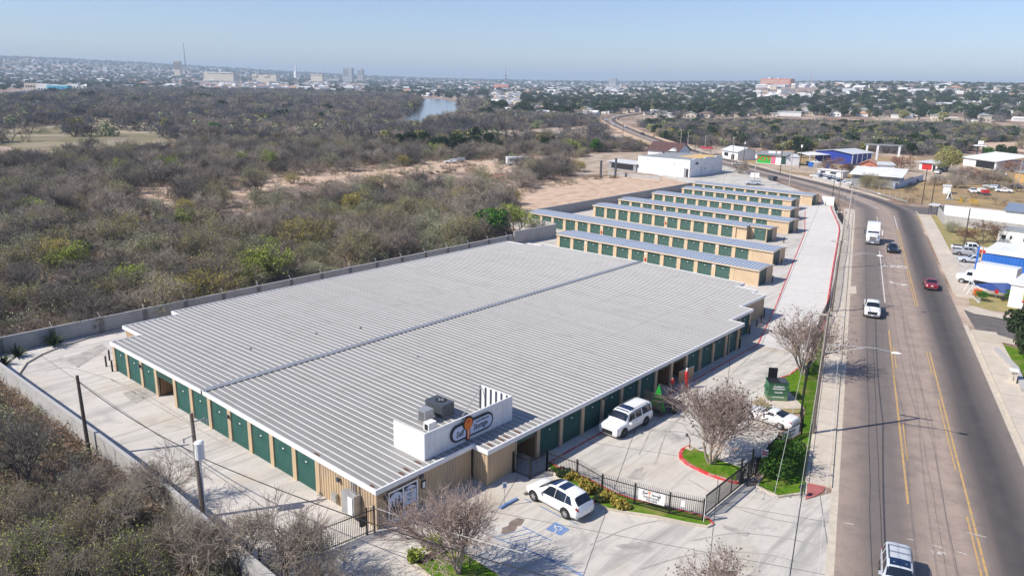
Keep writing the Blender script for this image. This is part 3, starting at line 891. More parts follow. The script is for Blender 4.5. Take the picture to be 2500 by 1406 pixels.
kerb_loop([(92.2, 29.6), (103.8, 33.1), (127.4, 40.5), (153.9, 48.7), (164.8, 52.1), (171.2, 54.4), (180.6, 58.3), (192.7, 63.4), (199, 65.8)], 0.22, 0.16, 'red_kerb')
kerb_loop(lawn_b[9:13], 0.16, 0.15, 'kerb')
# small lawn with tree at the bottom of the picture
lawn_e = P((1010, 1378), (1078, 1330), (1130, 1350), (1210, 1400), (1260, 1440), (1160, 1490), (1100, 1450))
structure(MB().prism(lawn_e, 0.0, 0.13).build('lawn', M['grass']))
kerb_loop(lawn_e, 0.16, 0.15, 'kerb', closed=True)
patch('mulch_bed', P((1012, 1376), (1060, 1342), (1085, 1352), (1040, 1376), (1028, 1382)), 'mulch', 0.136)
# gravel corner behind the left yard
structure(MB().prism([(19.5, 80), (20.7, 82.6), (22.5, 85.9), (24.5, 87.65), (27.2, 88.95), (30.7, 90.0), (34, 90.45), (19.5, 90.45)], 0.0, 0.10).build('gravel_bed', M['rock']))
kerb_loop([(19.7, 80), (20.7, 82.6), (22.5, 85.9), (24.5, 87.65), (25.6, 88.2), (27.2, 88.95), (30.7, 90.0), (34, 90.4)], 0.15, 0.16, 'kerb')
# right side of the road: verges, yards, fields
structure(MB().prism(P((2412, 833), (2480, 850), (2560, 880), (2560, 1110), (2505, 1075), (2440, 935)), 0.0, 0.10).build('lawn', M['grass']))
patch('dry_yard', jag(P((2238, 528), (2285, 526), (2420, 545), (2520, 560), (2600, 620), (2600, 790), (2420, 757), (2372, 745), (2340, 690), (2310, 640), (2270, 570)), 3, 0.4), 'dry_lawn', 0.012)
patch('yard_drive', P((2306, 612), (2400, 625), (2420, 680), (2390, 742), (2368, 720), (2345, 700), (2322, 650)), 'apron', 0.018)
patch('shop_yard', P((1700, 452), (1640, 438), (1560, 416), (1780, 405), (1850, 430), (1945, 462), (1975, 476), (1860, 462)), 'apron', 0.016)
patch('dry_field', jag(P((1755, 385), (1860, 405), (1990, 436), (2080, 455), (2200, 494), (2300, 497), (2500, 520), (2700, 560), (2700, 390), (2500, 385), (2250, 385), (2080, 380), (1900, 380)), 6, 0.8), 'field', 0.010)
patch('dirt_yard', jag(P((2040, 420), (2110, 400), (2200, 388), (2330, 400), (2440, 425), (2400, 450), (2260, 440), (2130, 430)), 4, 1), 'pale_dirt', 0.014)
patch('dirt_yard', jag(P((1830, 402), (1990, 405), (2050, 400), (2020, 428), (1960, 422), (1880, 412)), 4, 1), 'pale_dirt', 0.014)
# stains and tyre tracks on the concrete
for pts, m_ in ((((1221, 1302), (1226, 1290), (1243, 1282), (1247, 1271), (1262, 1263), (1281, 1266), (1277, 1279), (1263, 1284), (1257, 1295), (1238, 1304)), 'damp'), (((1530, 1168), (1552, 1146), (1572, 1140), (1562, 1160), (1580, 1150), (1568, 1172)), 'stain'), (((1760, 1278), (1830, 1300), (1822, 1310), (1770, 1292)), 'stain'),
    (((1500, 1330), (1580, 1322), (1600, 1345), (1540, 1352)), 'stain'), (((1470, 1010), (1500, 1002), (1510, 1018), (1480, 1024)), 'stain'), (((300, 960), (380, 935), (400, 950), (330, 985)), 'stain'), (((160, 880), (250, 840), (262, 850), (190, 898)), 'stain')):
 structure(MB().sheet(jag(P(*pts), .22, .07), .0245).build('concrete_stain', M[m_]))
for pts in (((1990, 1330), (1900, 1310), (1790, 1302), (1690, 1320)), ((1960, 1280), (1880, 1265), (1800, 1240), (1740, 1205), (1680, 1170)), ((1700, 1260), (1560, 1280), (1440, 1330)), ((1980, 1380), (1850, 1350), (1700, 1352), (1560, 1390)), ((480, 1040), (330, 950), (180, 900), (110, 905)), ((560, 1090), (400, 1000), (270, 925)), ((1600, 1130), (1640, 1040), (1740, 960), (1850, 850)), ((1560, 1110), (1610, 1020), (1700, 950))):
 c_ = catmull([g(*v) for v in pts], 6)
 stroke([tuple(v) for v in c_], .11, 'tyre_track', 'stain', .0225)
# ------------------------------------------------------------------ main storage building
XA, YF, YR, YB = 28.0, 34.4, 59.0, 83.8
PITCHX = 0.61
def roof_z(y):
 return 3.22 - 0.0122 * abs(y - YR)
def y_front(x):
 if x < 37.1: return 35.9
 if x < 79.8: return 34.4
 if x < 85.9: return 36.1
 if x < 93.2: return 37.7
 if x < 94.7: return 39.4
 return 42.3
def y_back(x):
 if x < 31.05: return 77.75
 if x < 37.1: return 82.2
 if x < 94.7: return 83.8
 if x < 96.0: return 80.2
 return 77.5
XE = XA + PITCHX * 113
main_b = thing('storage_building', 'largest self storage building with wide ribbed metal roof, tan walls and green doors', 'storage building', (XA, YF, 0))
def door_mesh(w, h, mat):
 mb = MB()
 n = int(h / 0.11)
 p = h / n
 for k in range(n):
  z = k * p
  for a, b, d0, d1 in ((0, 0.5, 0, 0.03), (0.5, 1, 0.03, 0)):
   mb.add([(-w / 2, -d0, z + a * p), (w / 2, -d0, z + a * p), (w / 2, -d1, z + b * p), (-w / 2, -d1, z + b * p)], [(0, 1, 2, 3)])
 for zz in (h * 0.69,):
  mb.box(-w / 2, -0.045, zz, w / 2, 0, zz + 0.05)
 mb.box(-w / 2, -0.04, 0, w / 2, 0, 0.06)
 me_o = mb.build('door', mat)
 me = me_o.data
 bpy.data.objects.remove(me_o)
 return me
def latch_mesh():
 mb = MB().box(-0.09, -0.075, -0.04, 0.09, -0.03, 0.05)
 o = mb.build('handle', M['trim']); me = o.data
 bpy.data.objects.remove(o)
 return me
DOOR_A = door_mesh(2.52, 2.62, M['green_door'])
DOOR_R = door_mesh(2.36, 2.30, M['green_door'])
LATCH = latch_mesh()
def add_door(parent, mesh, x, y, z, rot, h=2.62, wx=0.0):
 d = inst('door', mesh, parent, (x - parent.location.x, y - parent.location.y, z - parent.location.z), rot)
 inst('handle', LATCH, d, (0.02, 0, h * 0.76))
 if wx:
  inst('handle', LATCH, d, (wx, 0, 0.9), 0, 0.7)
 return d
# roof: pans and ribs
mb = MB()
k = 0
def roof_strip(x0, x1, h0, h1, ya, yb, mi):
 za, zb = roof_z(ya), roof_z(yb)
 if ya < yb:
  mb.add([(x0, ya, za + h0), (x1, ya, za + h1), (x1, yb, zb + h1), (x0, yb, zb + h0)], [(0, 1, 2, 3)], mi)
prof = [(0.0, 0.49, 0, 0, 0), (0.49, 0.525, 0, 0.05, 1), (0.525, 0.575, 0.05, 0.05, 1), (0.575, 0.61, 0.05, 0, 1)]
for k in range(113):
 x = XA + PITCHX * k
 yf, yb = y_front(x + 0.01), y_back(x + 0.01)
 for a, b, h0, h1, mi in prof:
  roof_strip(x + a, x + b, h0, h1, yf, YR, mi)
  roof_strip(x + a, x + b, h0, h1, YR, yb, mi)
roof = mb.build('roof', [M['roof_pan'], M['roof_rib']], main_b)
mb = MB()
mb.add([(XA - 0.1, YR - 0.42, roof_z(YR) + 0.075), (XE, YR - 0.42, roof_z(YR) + 0.075), (XE, YR, roof_z(YR) + 0.15), (XA - 0.1, YR, roof_z(YR) + 0.15),
  (XE, YR + 0.32, roof_z(YR) + 0.078), (XA - 0.1, YR + 0.32, roof_z(YR) + 0.078)], [(0, 1, 2, 3), (3, 2, 4, 5)])
mb.build('ridge_cap', M['grey_metal'], roof)
MB().box(XA, YR - 0.41, roof_z(YR) - 0.02, XE, YR - 0.39, roof_z(YR) + 0.05).build('ridge_closure', M['dark'], roof)
# fascia along all the eaves
outline = [(XA, 77.75), (XA, YR), (XA, 35.9), (37.15, 35.9), (37.15, 34.4), (79.86, 34.4), (79.86, 36.1), (85.96, 36.1), (85.96, 37.7), (93.28, 37.7), (93.28, 39.4), (94.5, 39.4), (94.5, 42.3), (XE, 42.3), (XE, YR),
   (XE, 77.5), (95.9, 77.5), (95.9, 80.2), (94.5, 80.2), (94.5, 83.8), (37.15, 83.8), (37.15, 82.2), (31.05, 82.2), (31.05, 77.75)]
mb = MB()
for a, b in zip(outline, outline[1:] + outline[:1]):
 A = Vector((a[0], a[1], roof_z(a[1]) - 0.29)); B = Vector((b[0], b[1], roof_z(b[1]) - 0.29))
 d = (B - A).normalized()
 out = Vector((d.y, -d.x, 0))
 A2, B2 = A - d * 0.12 + out * 0.06, B + d * 0.12 + out * 0.06
 mb.bar(A2, B2, 0.13, 0.36)
fa = mb.build('fascia', M['trim'], main_b)
# walls: dark shell just inside, tan sheets and posts
ins = 0.12
def wallq(a, b, z0, z1, mi=0):
 mb.quad((a[0], a[1], z0), (b[0], b[1], z0), (b[0], b[1], z1), (a[0], a[1], z1), mi)
left_posts = [77.53, 74.45, 71.3, 68.2, 64.45, 61.4, 58.2, 54.9, 51.75, 48.6, 45.55, 42.6]
front_posts = [43.1 + 2.985 * k for k in range(13)]
# corrugated tan runs (outside is right of a->b)
MB().corr((XA + 0.1, 42.5), (XA + 0.1, 36.0), 0, 2.86, 0.3, 0.04).build('wall', M['tan'], main_b)
MB().corr((XA + 0.1, 36.0), (37.05, 36.0), 0, 2.86, 0.3, 0.04).build('wall', M['tan'], main_b)
MB().corr((37.25, 36.0), (37.25, 34.5), 0, 2.86, 0.3, 0.04).build('wall', M['tan'], main_b)
MB().corr((37.25, 34.5), (40.3, 34.5), 0, 2.86, 0.3, 0.04).build('wall', M['tan'], main_b)
MB().corr((85.86, 37.8), (93.18, 37.8), 0, 2.9, 0.3, 0.04).build('wall', M['tan'], main_b)
MB().corr((93.18, 37.8), (93.18, 39.5), 0, 2.9, 0.3, 0.04).build('wall', M['tan'], main_b)
MB().corr((93.18, 39.5), (94.4, 39.5), 0, 2.9, 0.3, 0.04).build('wall', M['tan'], main_b)
MB().corr((94.4, 39.5), (94.4, 42.4), 0, 2.9, 0.3, 0.04).build('wall', M['tan'], main_b)
MB().corr((94.4, 42.4), (XE - 0.1, 42.4), 0, 2.9, 0.3, 0.04).build('wall', M['tan'], main_b)
MB().corr((XE - 0.1, 42.4), (XE - 0.1, 77.4), 0, 3.0, 0.3, 0.04).build('wall', M['tan'], main_b)
MB().corr((94.4, 83.7), (37.25, 83.7), 0, 2.86, 0.3, 0.04).build('wall', M['tan'], main_b)
MB().corr((37.25, 82.1), (31.15, 82.1), 0, 2.86, 0.3, 0.04).build('wall', M['tan'], main_b)
MB().corr((31.15, 82.1), (31.15, 77.65), 0, 2.9, 0.3, 0.04).build('wall', M['tan'], main_b)
MB().corr((31.15, 77.65), (28.1, 77.65), 0, 2.9, 0.3, 0.04).build('wall', M['tan'], main_b)
MB().corr((79.76, 34.5), (79.76, 36.2), 0, 2.86, 0.3, 0.04).build('wall', M['tan'], main_b)
MB().corr((85.86, 36.2), (85.86, 37.8), 0, 2.86, 0.3, 0.04).build('wall', M['tan'], main_b)
for y in left_posts:
 MB().box(XA + 0.02, y - 0.25, 0, XA + 0.3, y + 0.25, 2.84).build('door_post', M['tan'], main_b)
for x in front_posts:
 MB().box(x - 0.2, 34.42, 0, x + 0.2, 34.7, 2.86).build('door_post', M['tan'], main_b)
for x in (79.95, 82.9, 85.7):
 MB().box(x - 0.16, 36.12, 0, x + 0.16, 36.4, 2.86).build('door_post', M['tan'], main_b)
MB().box(40.3, 34.42, 0, 40.46, 34.7, 2.86).build('door_post', M['tan'], main_b)
# recessed bays with brown inner sheets
def recess(a, b, nx, ny, dep, mat_i=0):
 """a->b along the facade seen from outside with outside on the right; (nx,ny) points into the building"""
 ai = (a[0] + nx * dep, a[1] + ny * dep); bi = (b[0] + nx * dep, b[1] + ny * dep)
 mb = MB(); mb.corr(a, ai, 0.01, 2.8, 0.3, 0.03); mb.corr(ai, bi, 0.01, 2.8, 0.3, 0.03); mb.corr(bi, b, 0.01, 2.8, 0.3, 0.03); mb.build('recess_lining', M['brown_in'], main_b)
recess((XA + 0.2, 67.95), (XA + 0.2, 64.7), 1, 0, 2.2)
recess((40.46, 34.6), (42.9, 34.6), 0, 1, 1.9)
recess((front_posts[6] + 0.2, 34.6), (front_posts[7] - 0.2, 34.6), 0, 1, 5.0)
recess((front_posts[7] + 0.2, 34.6), (front_posts[8] - 0.2, 34.6), 0, 1, 3.0)
for q_ in ((XA + 0.05, 64.7, 2.1, XA + 0.12, 67.95, 2.84), (40.46, 34.5, 2.15, 42.9, 34.57, 2.86)) + tuple((front_posts[k_] + 0.2, 34.5, 2.25, front_posts[k_ + 1] - 0.2, 34.57, 2.86) for k_ in (6, 7)):
 MB().box(*q_).build('door_header', M['dark_green'], main_b)
for a, b in zip(left_posts[:-1], left_posts[1:]):
 if abs(a - 68.2) < 0.01: continue
 add_door(main_b, DOOR_A, XA + 0.14, (a + b) / 2, 0.02, -PI / 2)
for k_, (a, b) in enumerate(zip(front_posts[:-1], front_posts[1:])):
 if k_ in (6, 7): continue
 add_door(main_b, DOOR_A, (a + b) / 2, 34.58, 0.02, 0)
for x in (81.4, 84.3):
 add_door(main_b, DOOR_A, x, 36.28, 0.02, 0)
for q_ in ((XA + 0.10, 42.8, 2.55, XA + 0.20, 77.4, 2.86), (43.1, 34.52, 2.55, 79.6, 34.62, 2.86), (80, 36.2, 2.55, 85.7, 36.3, 2.86)):
 MB().box(*q_).build('door_coil_cover', M['green_door'], main_b)
# end posts at the left rear corner, small corner trims
for x, y in ((28.06, 35.96), (37.2, 34.46), (93.22, 37.76), (85.9, 37.76)):
 MB().box(x - 0.06, y - 0.06, 0, x + 0.1, y + 0.1, 2.86).build('corner_trim', M['tan'], main_b)
# glass shop door with posters
gx0, gx1 = 29.0, 31.55
mb = MB().box(gx0, 35.86, 0.0, gx1, 35.93, 2.3)
glz = mb.build('glass_door', M['dark'], main_b)
mb = MB()
for x in (gx0, (gx0 + gx1) / 2, gx1):
 mb.box(x - 0.06, 35.82, 0, x + 0.06, 35.86, 2.3)
mb.box(gx0 - 0.06, 35.815, 2.24, gx1 + 0.06, 35.86, 2.36); mb.box(gx0 - 0.06, 35.815, 0, gx1 + 0.06, 35.86, 0.28)
mb.build('door_frame', M['trim'], glz)
mb = MB()
mid = (gx0 + gx1) / 2
def arc_panel(x0, x1, z0, z1, y, mi):
 pts = [(x0, z0), (x1, z0), (x1, z1 - 0.25)] + [(x1 + (x0 - x1) * t, z1 - 0.25 + 0.25 * math.sin(PI * t)) for t in (0.2, 0.4, 0.6, 0.8)] + [(x0, z1 - 0.25)]
 mb.add([(px, y, pz) for px, pz in pts], [tuple(range(len(pts)))], mi)
arc_panel(gx0 + 0.1, mid - 0.1, 1.2, 2.15, 35.850, 0)
arc_panel(mid + 0.1, gx1 - 0.1, 0.75, 2.15, 35.850, 0)
mb.quad((mid + 0.1, 35.852, 0.3), (gx1 - 0.1, 35.852, 0.3), (gx1 - 0.1, 35.852, 0.72), (mid + 0.1, 35.852, 0.72), 1)
for i, x in enumerate((gx0 + 0.3, gx0 + 0.62, gx0 + 0.92)):
 mb.quad((x - 0.12, 35.846, 0.75), (x + 0.12, 35.846, 0.75), (x + 0.1, 35.846, 1.4 + 0.1 * i), (x - 0.1, 35.846, 1.4 + 0.1 * i), 2)
 mb.add([(x + 0.07 * math.cos(q * PI / 4), 35.846, 1.52 + 0.1 * i + 0.09 * math.sin(q * PI / 4)) for q in range(8)], [tuple(range(8))], 2)
mb.build('poster', [M['sign_blue'], M['plywood'], M['dark_metal']], glz)
for s, x, z, sz in (('Self', mid + .32, 1.9, 0.2), ('Storage', mid + .85, 1.84, 0.2), ('Office Hours', (mid + gx1) / 2, 1.55, 0.13), ('9-5', (mid + gx1) / 2, 1.35, 0.16), ('Saturday', (mid + gx1) / 2, 1.12, 0.13)):
 text_mesh(s, sz, M['ink'], 0.002, name='lettering', parent=glz, matrix=frame((x - XA, 35.842 - YF, z), (1, 0, 0), (0, 0, 1)), bold=0.004)
mb = MB().box(32.0, 35.85, 1.35, 32.35, 35.92, 1.95); nb = mb.build('notice_board', M['black'], main_b)
MB().quad((32.05, 35.846, 1.42), (32.3, 35.846, 1.42), (32.3, 35.846, 1.88), (32.05, 35.846, 1.88)).build('notice', M['banner'], nb)
# wall lamps, meters
def wall_lamp(x, y, z, dx, dy):
 mb = MB().box(x - 0.09 - 0.05 * abs(dy), y - 0.09 - 0.05 * abs(dx), z - 0.14, x + 0.09 + 0.05 * abs(dy), y + 0.09 + 0.05 * abs(dx), z + 0.12)
 return mb.build('wall_lamp', M['dark_metal'], main_b)
for x, y, z in ((28.7, 35.75, 2.2), (31.9, 35.75, 2.45), (52.05, 34.3, 2.45), (73, 34.3, 2.45)):
 wall_lamp(x, y, z, 0, 1)
for y in (71.3, 54.9, 40.0):
 wall_lamp(XA - 0.08, y, 2.2, 1, 0)
mb = MB().box(27.45, 37.6, 0.35, 28.02, 39.0, 1.95)
eb = mb.build('meter_cabinet', M['grey_metal'], main_b)
MB().box(27.40, 37.75, 0.5, 27.446, 38.25, 1.8).build('cabinet_door', M['trim'], eb)
mb = MB()
for y in (37.9, 38.1, 38.3):
 mb.cyl((27.8, y, 1.95), (27.8, y, 2.75), 0.05, 0.05, 6)
mb.build('conduit', M['grey_metal'], main_b)
mb = MB().box(27.8, 40.2, 0.35, 28.02, 40.7, 0.95); mb.build('meter_box', M['grey_metal'], main_b)
for x in (70, 76.5):
 MB().cyl((x, 34.36, 0), (x, 34.36, 2.7), 0.05, 0.05, 6).build('downpipe', M['tan'], main_b)
# dirt and moss spots near the eaves of the roof
for (px, py) in ((912, 1184), (985, 1153), (1000, 1142), (1017, 1130), (1033, 1122), (1050, 1112), (1198, 1088), (1225, 1072), (1237, 1064), (1270, 1050), (783, 1107)):
 x, y = g(px, py, roof_z(36.5) + 0.01)
 xk = XA + PITCHX * math.floor((x - XA) / PITCHX)
 yy = max(y, y_front(xk) + 0.5)
 L = random.uniform(0.25, 0.5)
 pts = [(xk + 0.18 + 0.15 * math.cos(t) * random.uniform(0.7, 1), yy + L * math.sin(t) * random.uniform(0.8, 1)) for t in np.linspace(0, 2 * PI, 11)[:-1]]
 mbs = MB(); mbs.add([(px_, py_, roof_z(py_) + 0.006) for px_, py_ in pts], [tuple(range(10))])
 mbs.build('leaf_litter_stain', M['mulch'], roof)
for (px, py) in ((612, 850), (772, 813), (1020, 870), (880, 800)):
 x, y = g(px, py, roof_z(60) + 0.01)
 mbs = MB(); mbs.cyl((x, y, roof_z(y)), (x, y, roof_z(y) + 0.1), 0.1, 0.1, 8)
 mbs.build('roof_vent', M['dark_metal'], roof)
# ------------------------------------------------------------------ sign parapet on the roof
par = thing('sign_parapet', 'white panelled parapet box standing on the roof corner behind the oval sign', 'parapet', (32.9, 36.6, 2.95))
mb = MB()
Zt = 5.02
mb.box(33.0, 36.56, 2.96, 42.2, 36.66, Zt)
for k in range(15):
 mb.box(33.3 + k * 0.6, 36.535, 2.97, 33.34 + k * 0.6, 36.56, Zt - 0.01)
mb.box(33.0, 36.54, 3.95, 42.2, 36.56, 3.98)
mb.build('front_panel', M['trim'], par)
MB().box(32.9, 36.56, 2.96, 33.0, 39.9, Zt - 0.002).build('side_panel', M['white'], par)
MB().box(42.2, 36.56, 2.96, 42.3, 39.9, Zt - 0.002).build('side_panel', M['white'], par)
for y in np.arange(37.0, 39.95, 0.58):
 MB().box(42.10, y, 2.96, 42.2, y + 0.1, Zt - 0.05).build('stud', M['dark_metal'], par)
for y in np.arange(37.2, 39.95, 0.9):
 MB().box(33.0, y, 2.96, 33.08, y + 0.07, Zt - 0.05).build('stud', M['dark_metal'], par)
for a, b in (((42.1, 39.8, Zt - 0.1), (39.9, 39.8, 3.05)), ((41.4, 36.66, Zt - 0.15), (41.0, 38.9, 3.05)), ((39.3, 36.66, Zt - 0.15), (39.1, 38.7, 3.05)), ((33.0, 38.2, Zt - 0.1), (35.4, 38.2, 3.05)), ((36, 36.66, Zt - 0.2), (36.0, 38.6, 3.05))):
 MB().cyl(a, b, 0.045, 0.045, 5).build('brace', M['grey_metal'], par)
# the sign itself
sg = thing('storage_sign', 'oval storage sign with orange key and black border on the roof parapet', 'sign', (37.65, 36.52, 3.98))
def stadium(w, h, n=12):
 r = h / 2
 pts = [(w / 2 - r + r * math.cos(t), r * math.sin(t)) for t in np.linspace(-PI / 2, PI / 2, n)]
 pts += [(-w / 2 + r + r * math.cos(t), r * math.sin(t)) for t in np.linspace(PI / 2, 3 * PI / 2, n)]
 return pts
def plate(name, poly, y0, y1, mat, parent, ox=0.0, oz=0.0):
 mb = MB(); n = len(poly)
 mb.add([(ox + p[0], y0, oz + p[1]) for p in poly] + [(ox + p[0], y1, oz + p[1]) for p in poly],
   [tuple(range(n))] + [(i, n + i, n + (i + 1) % n, (i + 1) % n) for i in range(n)])
 return mb.build(name, mat, parent, local=True)
plate('sign_border', stadium(4.55, 1.34), -0.08, 0, M['ink'], sg)
plate('sign_face', stadium(4.2, 1.02), -0.11, -0.085, M['sign_blue'], sg)
key = [(-0.13, -0.75), (0.10, -0.78), (0.13, -0.55), (0.19, -0.5), (0.13, -0.42), (0.2, -0.33), (0.13, -0.24), (0.18, -0.15), (0.12, -0.08), (0.14, 0.02)]
key += [(0.42 * math.cos(t), 0.5 + 0.47 * math.sin(t)) for t in np.linspace(-0.95, PI + 0.95, 16)] + [(-0.13, 0.02)]
plate('key_outline', [(p[0] * 1.25 + (0.03 if p[0] > 0 else -0.03), p[1] * 1.12 - 0.0) for p in key], -0.16, -0.112, M['ink'], sg, -0.55, 0.0)
kf = plate('key_emblem', key, -0.2, -0.162, M['orange'], sg, -0.55, 0.0)
plate('key_hole', [(0.16 * math.cos(t) , 0.68 + 0.08 * math.sin(t)) for t in np.linspace(0, 2 * PI, 13)[:-1]], -0.215, -0.202, M['red'], kf, -0.55)
plate('key_groove', [(-0.06, -0.68), (0.0, -0.68), (0.0, 0.0), (-0.06, 0.0)], -0.215, -0.202, M['banner'], kf, -0.55)
text_mesh('Self', 0.66, M['ink'], 0.004, name='lettering', parent=sg, matrix=frame((-1.38, -0.118, -0.08), (1, 0, 0), (0, 0, 1)), shear=0.15, bold=0.012, sx=0.82)
text_mesh('Storage', 0.66, M['ink'], 0.004, name='lettering', parent=sg, matrix=frame((0.82, -0.118, -0.06), (1, 0, 0), (0, 0, 1)), shear=0.15, bold=0.012, sx=0.76)
text_mesh('South Meadow', 0.24, M['ink'], 0.004, name='lettering', parent=sg, matrix=frame((1.02, -0.118, 0.33), (1, 0, 0), (0, 0, 1)), bold=0.006)
# air conditioners on the roof
def ac_unit(loc, sx, sy, h, mat, label, fan=True):
 a = thing('air_conditioner', label, 'air conditioner', loc)
 MB().box(-sx / 2, -sy / 2, 0.08, sx / 2, sy / 2, h).build('casing', M[mat], a, local=True)
 if fan:
  mb = MB()
  mb.cyl((sx * 0.12, 0, h), (sx * 0.12, 0, h + 0.03), min(sx, sy) * 0.36, min(sx, sy) * 0.36, 14)
  f = mb.build('fan_guard', M['dark'], a, local=True)
  mb = MB()
  for q in range(4):
   t = q * PI / 2
   mb.bar((sx * 0.12, 0, h + 0.035), (sx * 0.12 + 0.3 * math.cos(t), 0.3 * math.sin(t), h + 0.035), 0.12, 0.01)
  mb.build('fan_blade', M['grey_metal'], f, local=True)
 mb = MB()
 for q in range(7):
  mb.box(-sx / 2 - 0.01, -sy / 2 + 0.1 + q * (sy - 0.2) / 7, 0.15, -sx / 2 - 0.001, -sy / 2 + 0.14 + q * (sy - 0.2) / 7, h - 0.12)
 mb.build('louvre', M['dark'], a, local=True)
 MB().box(-sx / 2 + 0.05, -sy / 2 + 0.05, 0, sx / 2 - 0.05, sy / 2 - 0.05, 0.08).build('base_frame', M['grey_metal'], a, local=True)
 return a
zr_ = roof_z(39.5) + 0.075
p = g(1084, 1012, zr_); ac_unit((p[0] - 0.1, p[1] + 0.4, zr_), 1.3, 2.0, 1.15, 'dark_metal', 'dark rooftop air conditioner with a round fan on the ribbed roof')
p = g(1050, 1025, zr_); ac_unit((p[0] - 0.35, p[1] + 0.15, zr_), 0.9, 0.9, 1.05, 'grey_metal', 'grey metal duct box beside the dark rooftop air conditioner', False)
p = g(1050, 1050, zr_); ac_unit((p[0], p[1], zr_), 0.8, 0.6, 0.75, 'white', 'small white condenser hidden behind the roof sign panel', False)
p = g(415, 975); ac_unit((28.9, 65.3, 0.0), 0.8, 0.8, 0.85, 'dark_metal', 'grey condenser standing in the open brown bay of the left side')
# ------------------------------------------------------------------ rows of storage units behind
def storage_row(X0, Y0, Y1, dep, eave, label, first, step=3.08, notch=None, group='rows of drive-up storage units'):
 t = thing('storage_row', label, 'storage row', (X0, Y0, 0), 0, group)
 X1 = X0 + dep
 rz = eave + 0.26
 mb = MB()
 n = int((Y1 - Y0 + 0.3) / 0.61)
 ys = Y0 - 0.15
 for k in range(n + 1):
  y = ys + k * 0.61
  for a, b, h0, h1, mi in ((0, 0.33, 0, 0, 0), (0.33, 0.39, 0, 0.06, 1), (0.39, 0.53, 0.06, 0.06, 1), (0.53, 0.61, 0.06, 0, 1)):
   y0, y1 = y + a, min(y + b, Y1 + 0.15)
   if y0 >= Y1 + 0.15: continue
   xf = X0 - 0.15
   if notch and y < notch: xf = X0 + 1.5
   xm = (X0 + X1) / 2
   zf = eave + (rz - eave) * (xf - X0 + 0.15) / (dep / 2 + 0.15)
   mb.add([(xf, y0, zf + h0), (xm, y0, rz + h0), (xm, y1, rz + h1), (xf, y1, zf + h1)], [(0, 1, 2, 3)], mi)
   mb.add([(xm, y0, rz + h0), (X1 + 0.15, y0, eave + h0), (X1 + 0.15, y1, eave + h1), (xm, y1, rz + h1)], [(0, 1, 2, 3)], mi)
 mb.build('roof', [M['roof_blue'], M['roof_blue_rib']], t)
 mb = MB()
 yn = notch if notch else Y0 - 0.18
 mb.bar((X0 - 0.17, yn, eave - 0.16), (X0 - 0.17, Y1 + 0.18, eave - 0.16), 0.09, 0.2)
 if notch:
  mb.bar((X0 + 1.46, Y0 - 0.18, eave - 0.05), (X0 + 1.46, notch, eave - 0.05), 0.09, 0.2)
 for y in (Y0 - 0.18, Y1 + 0.18):
  xs = X0 - 0.12 if not (notch and y < Y0) else X0 + 1.5
  mb.bar((xs, y, eave - 0.14), ((X0 + X1) / 2, y, rz - 0.14), 0.08, 0.2)
  mb.bar(((X0 + X1) / 2, y, rz - 0.14), (X1 + 0.15, y, eave - 0.14), 0.08, 0.2)
 mb.bar((X1 + 0.17, Y0 - 0.18, eave - 0.16), (X1 + 0.17, Y1 + 0.18, eave - 0.16), 0.09, 0.2)
 mb.build('fascia', M['trim_tan'], t)
 # walls
 mb = MB()
 posts = []
 y = first
 while y > Y0 + 1.3:
  posts.append(y); y -= step
 xw = X0 + 0.22
 mb.box(xw, Y0 if not notch else notch, 0, X1, Y1, eave - 0.16)
 if notch:
  mb.box(X0 + 1.72, Y0 + 0.01, 0, X1 - 0.01, notch - 0.01, eave - 0.12)
  mb.corr((X0 + 0.05, notch), (X0 + 1.72, notch), 0, eave, 0.3, 0.03)
 ylast = posts[-1]
 for y in posts:
  if notch and y < notch - 0.4: continue
  MB().box(X0, y - 0.34, 0, X0 + 0.22, y + 0.34, eave - 0.12).build('door_post', M['tan_row'], t)
 if not notch:
  mb.corr((X0 + 0.04, ylast - 0.2), (X0 + 0.04, Y0), 0, eave - 0.1, 0.25, 0.03)
 # right end: door bay then tan sheet
 mb.corr((X0 + 2.9, Y0 - 0.02), (X1, Y0 - 0.02), 0, eave + 0.05, 0.25, 0.03)
 mb.box(X0, Y0 - 0.06, 0, X0 + 0.35, Y0 + 0.1, eave)
 mb.build('wall', M['tan_row'], t)
 MB().box(X0 + 0.36, Y0 - 0.03, 0.01, X0 + 2.88, Y0 + 0.02, eave - 0.05).build('end_door', M['dark_green'], t)
 for a, b in zip(posts[:-1], posts[1:]):
  if notch and b < notch - 0.4: continue
  d = add_door(t, DOOR_R, X0 + 0.12, (a + b) / 2, 0.02, -PI / 2, 2.3, 1.05)
 if notch:
  add_door(t, DOOR_R, X0 + 1.62, (notch + Y0) / 2, 0.02, -PI / 2, 2.3)
 # small wall boxes: unit numbers, extinguishers
 for y in posts[2::4]:
  MB().box(X0 - 0.05, y - 0.16, 1.75, X0 - 0.002, y + 0.16, 2.05).build('wall_lamp', M['trim'], t)
 if len(posts) > 7:
  MB().box(X0 - 0.12, posts[6] - 0.12, 0.6, X0 - 0.002, posts[6] + 0.12, 1.15).build('extinguisher_box', M['red'], t)
 return t
EV = 2.46
storage_row(108.0, 44.95, 83.3, 5.2, EV, 'nearest storage row right behind the wide ribbed roof', 83.1)
storage_row(122.5, 48.9, 102.4, 5.2, EV, 'second storage row, its left end reaching past the pale block wall corner', 102.1)
storage_row(141.0, 58.0, 98.8, 5.0, EV, 'third storage row whose near end has a stepped notch', 98.5, notch=62.0)
storage_row(153.2, 58.6, 100.0, 5.2, EV, 'fourth storage row between the notched row and the far rows', 99.8)
storage_row(168.9, 64.6, 100.2, 5.2, EV, 'third storage row counted from the white arched shop', 100.0)
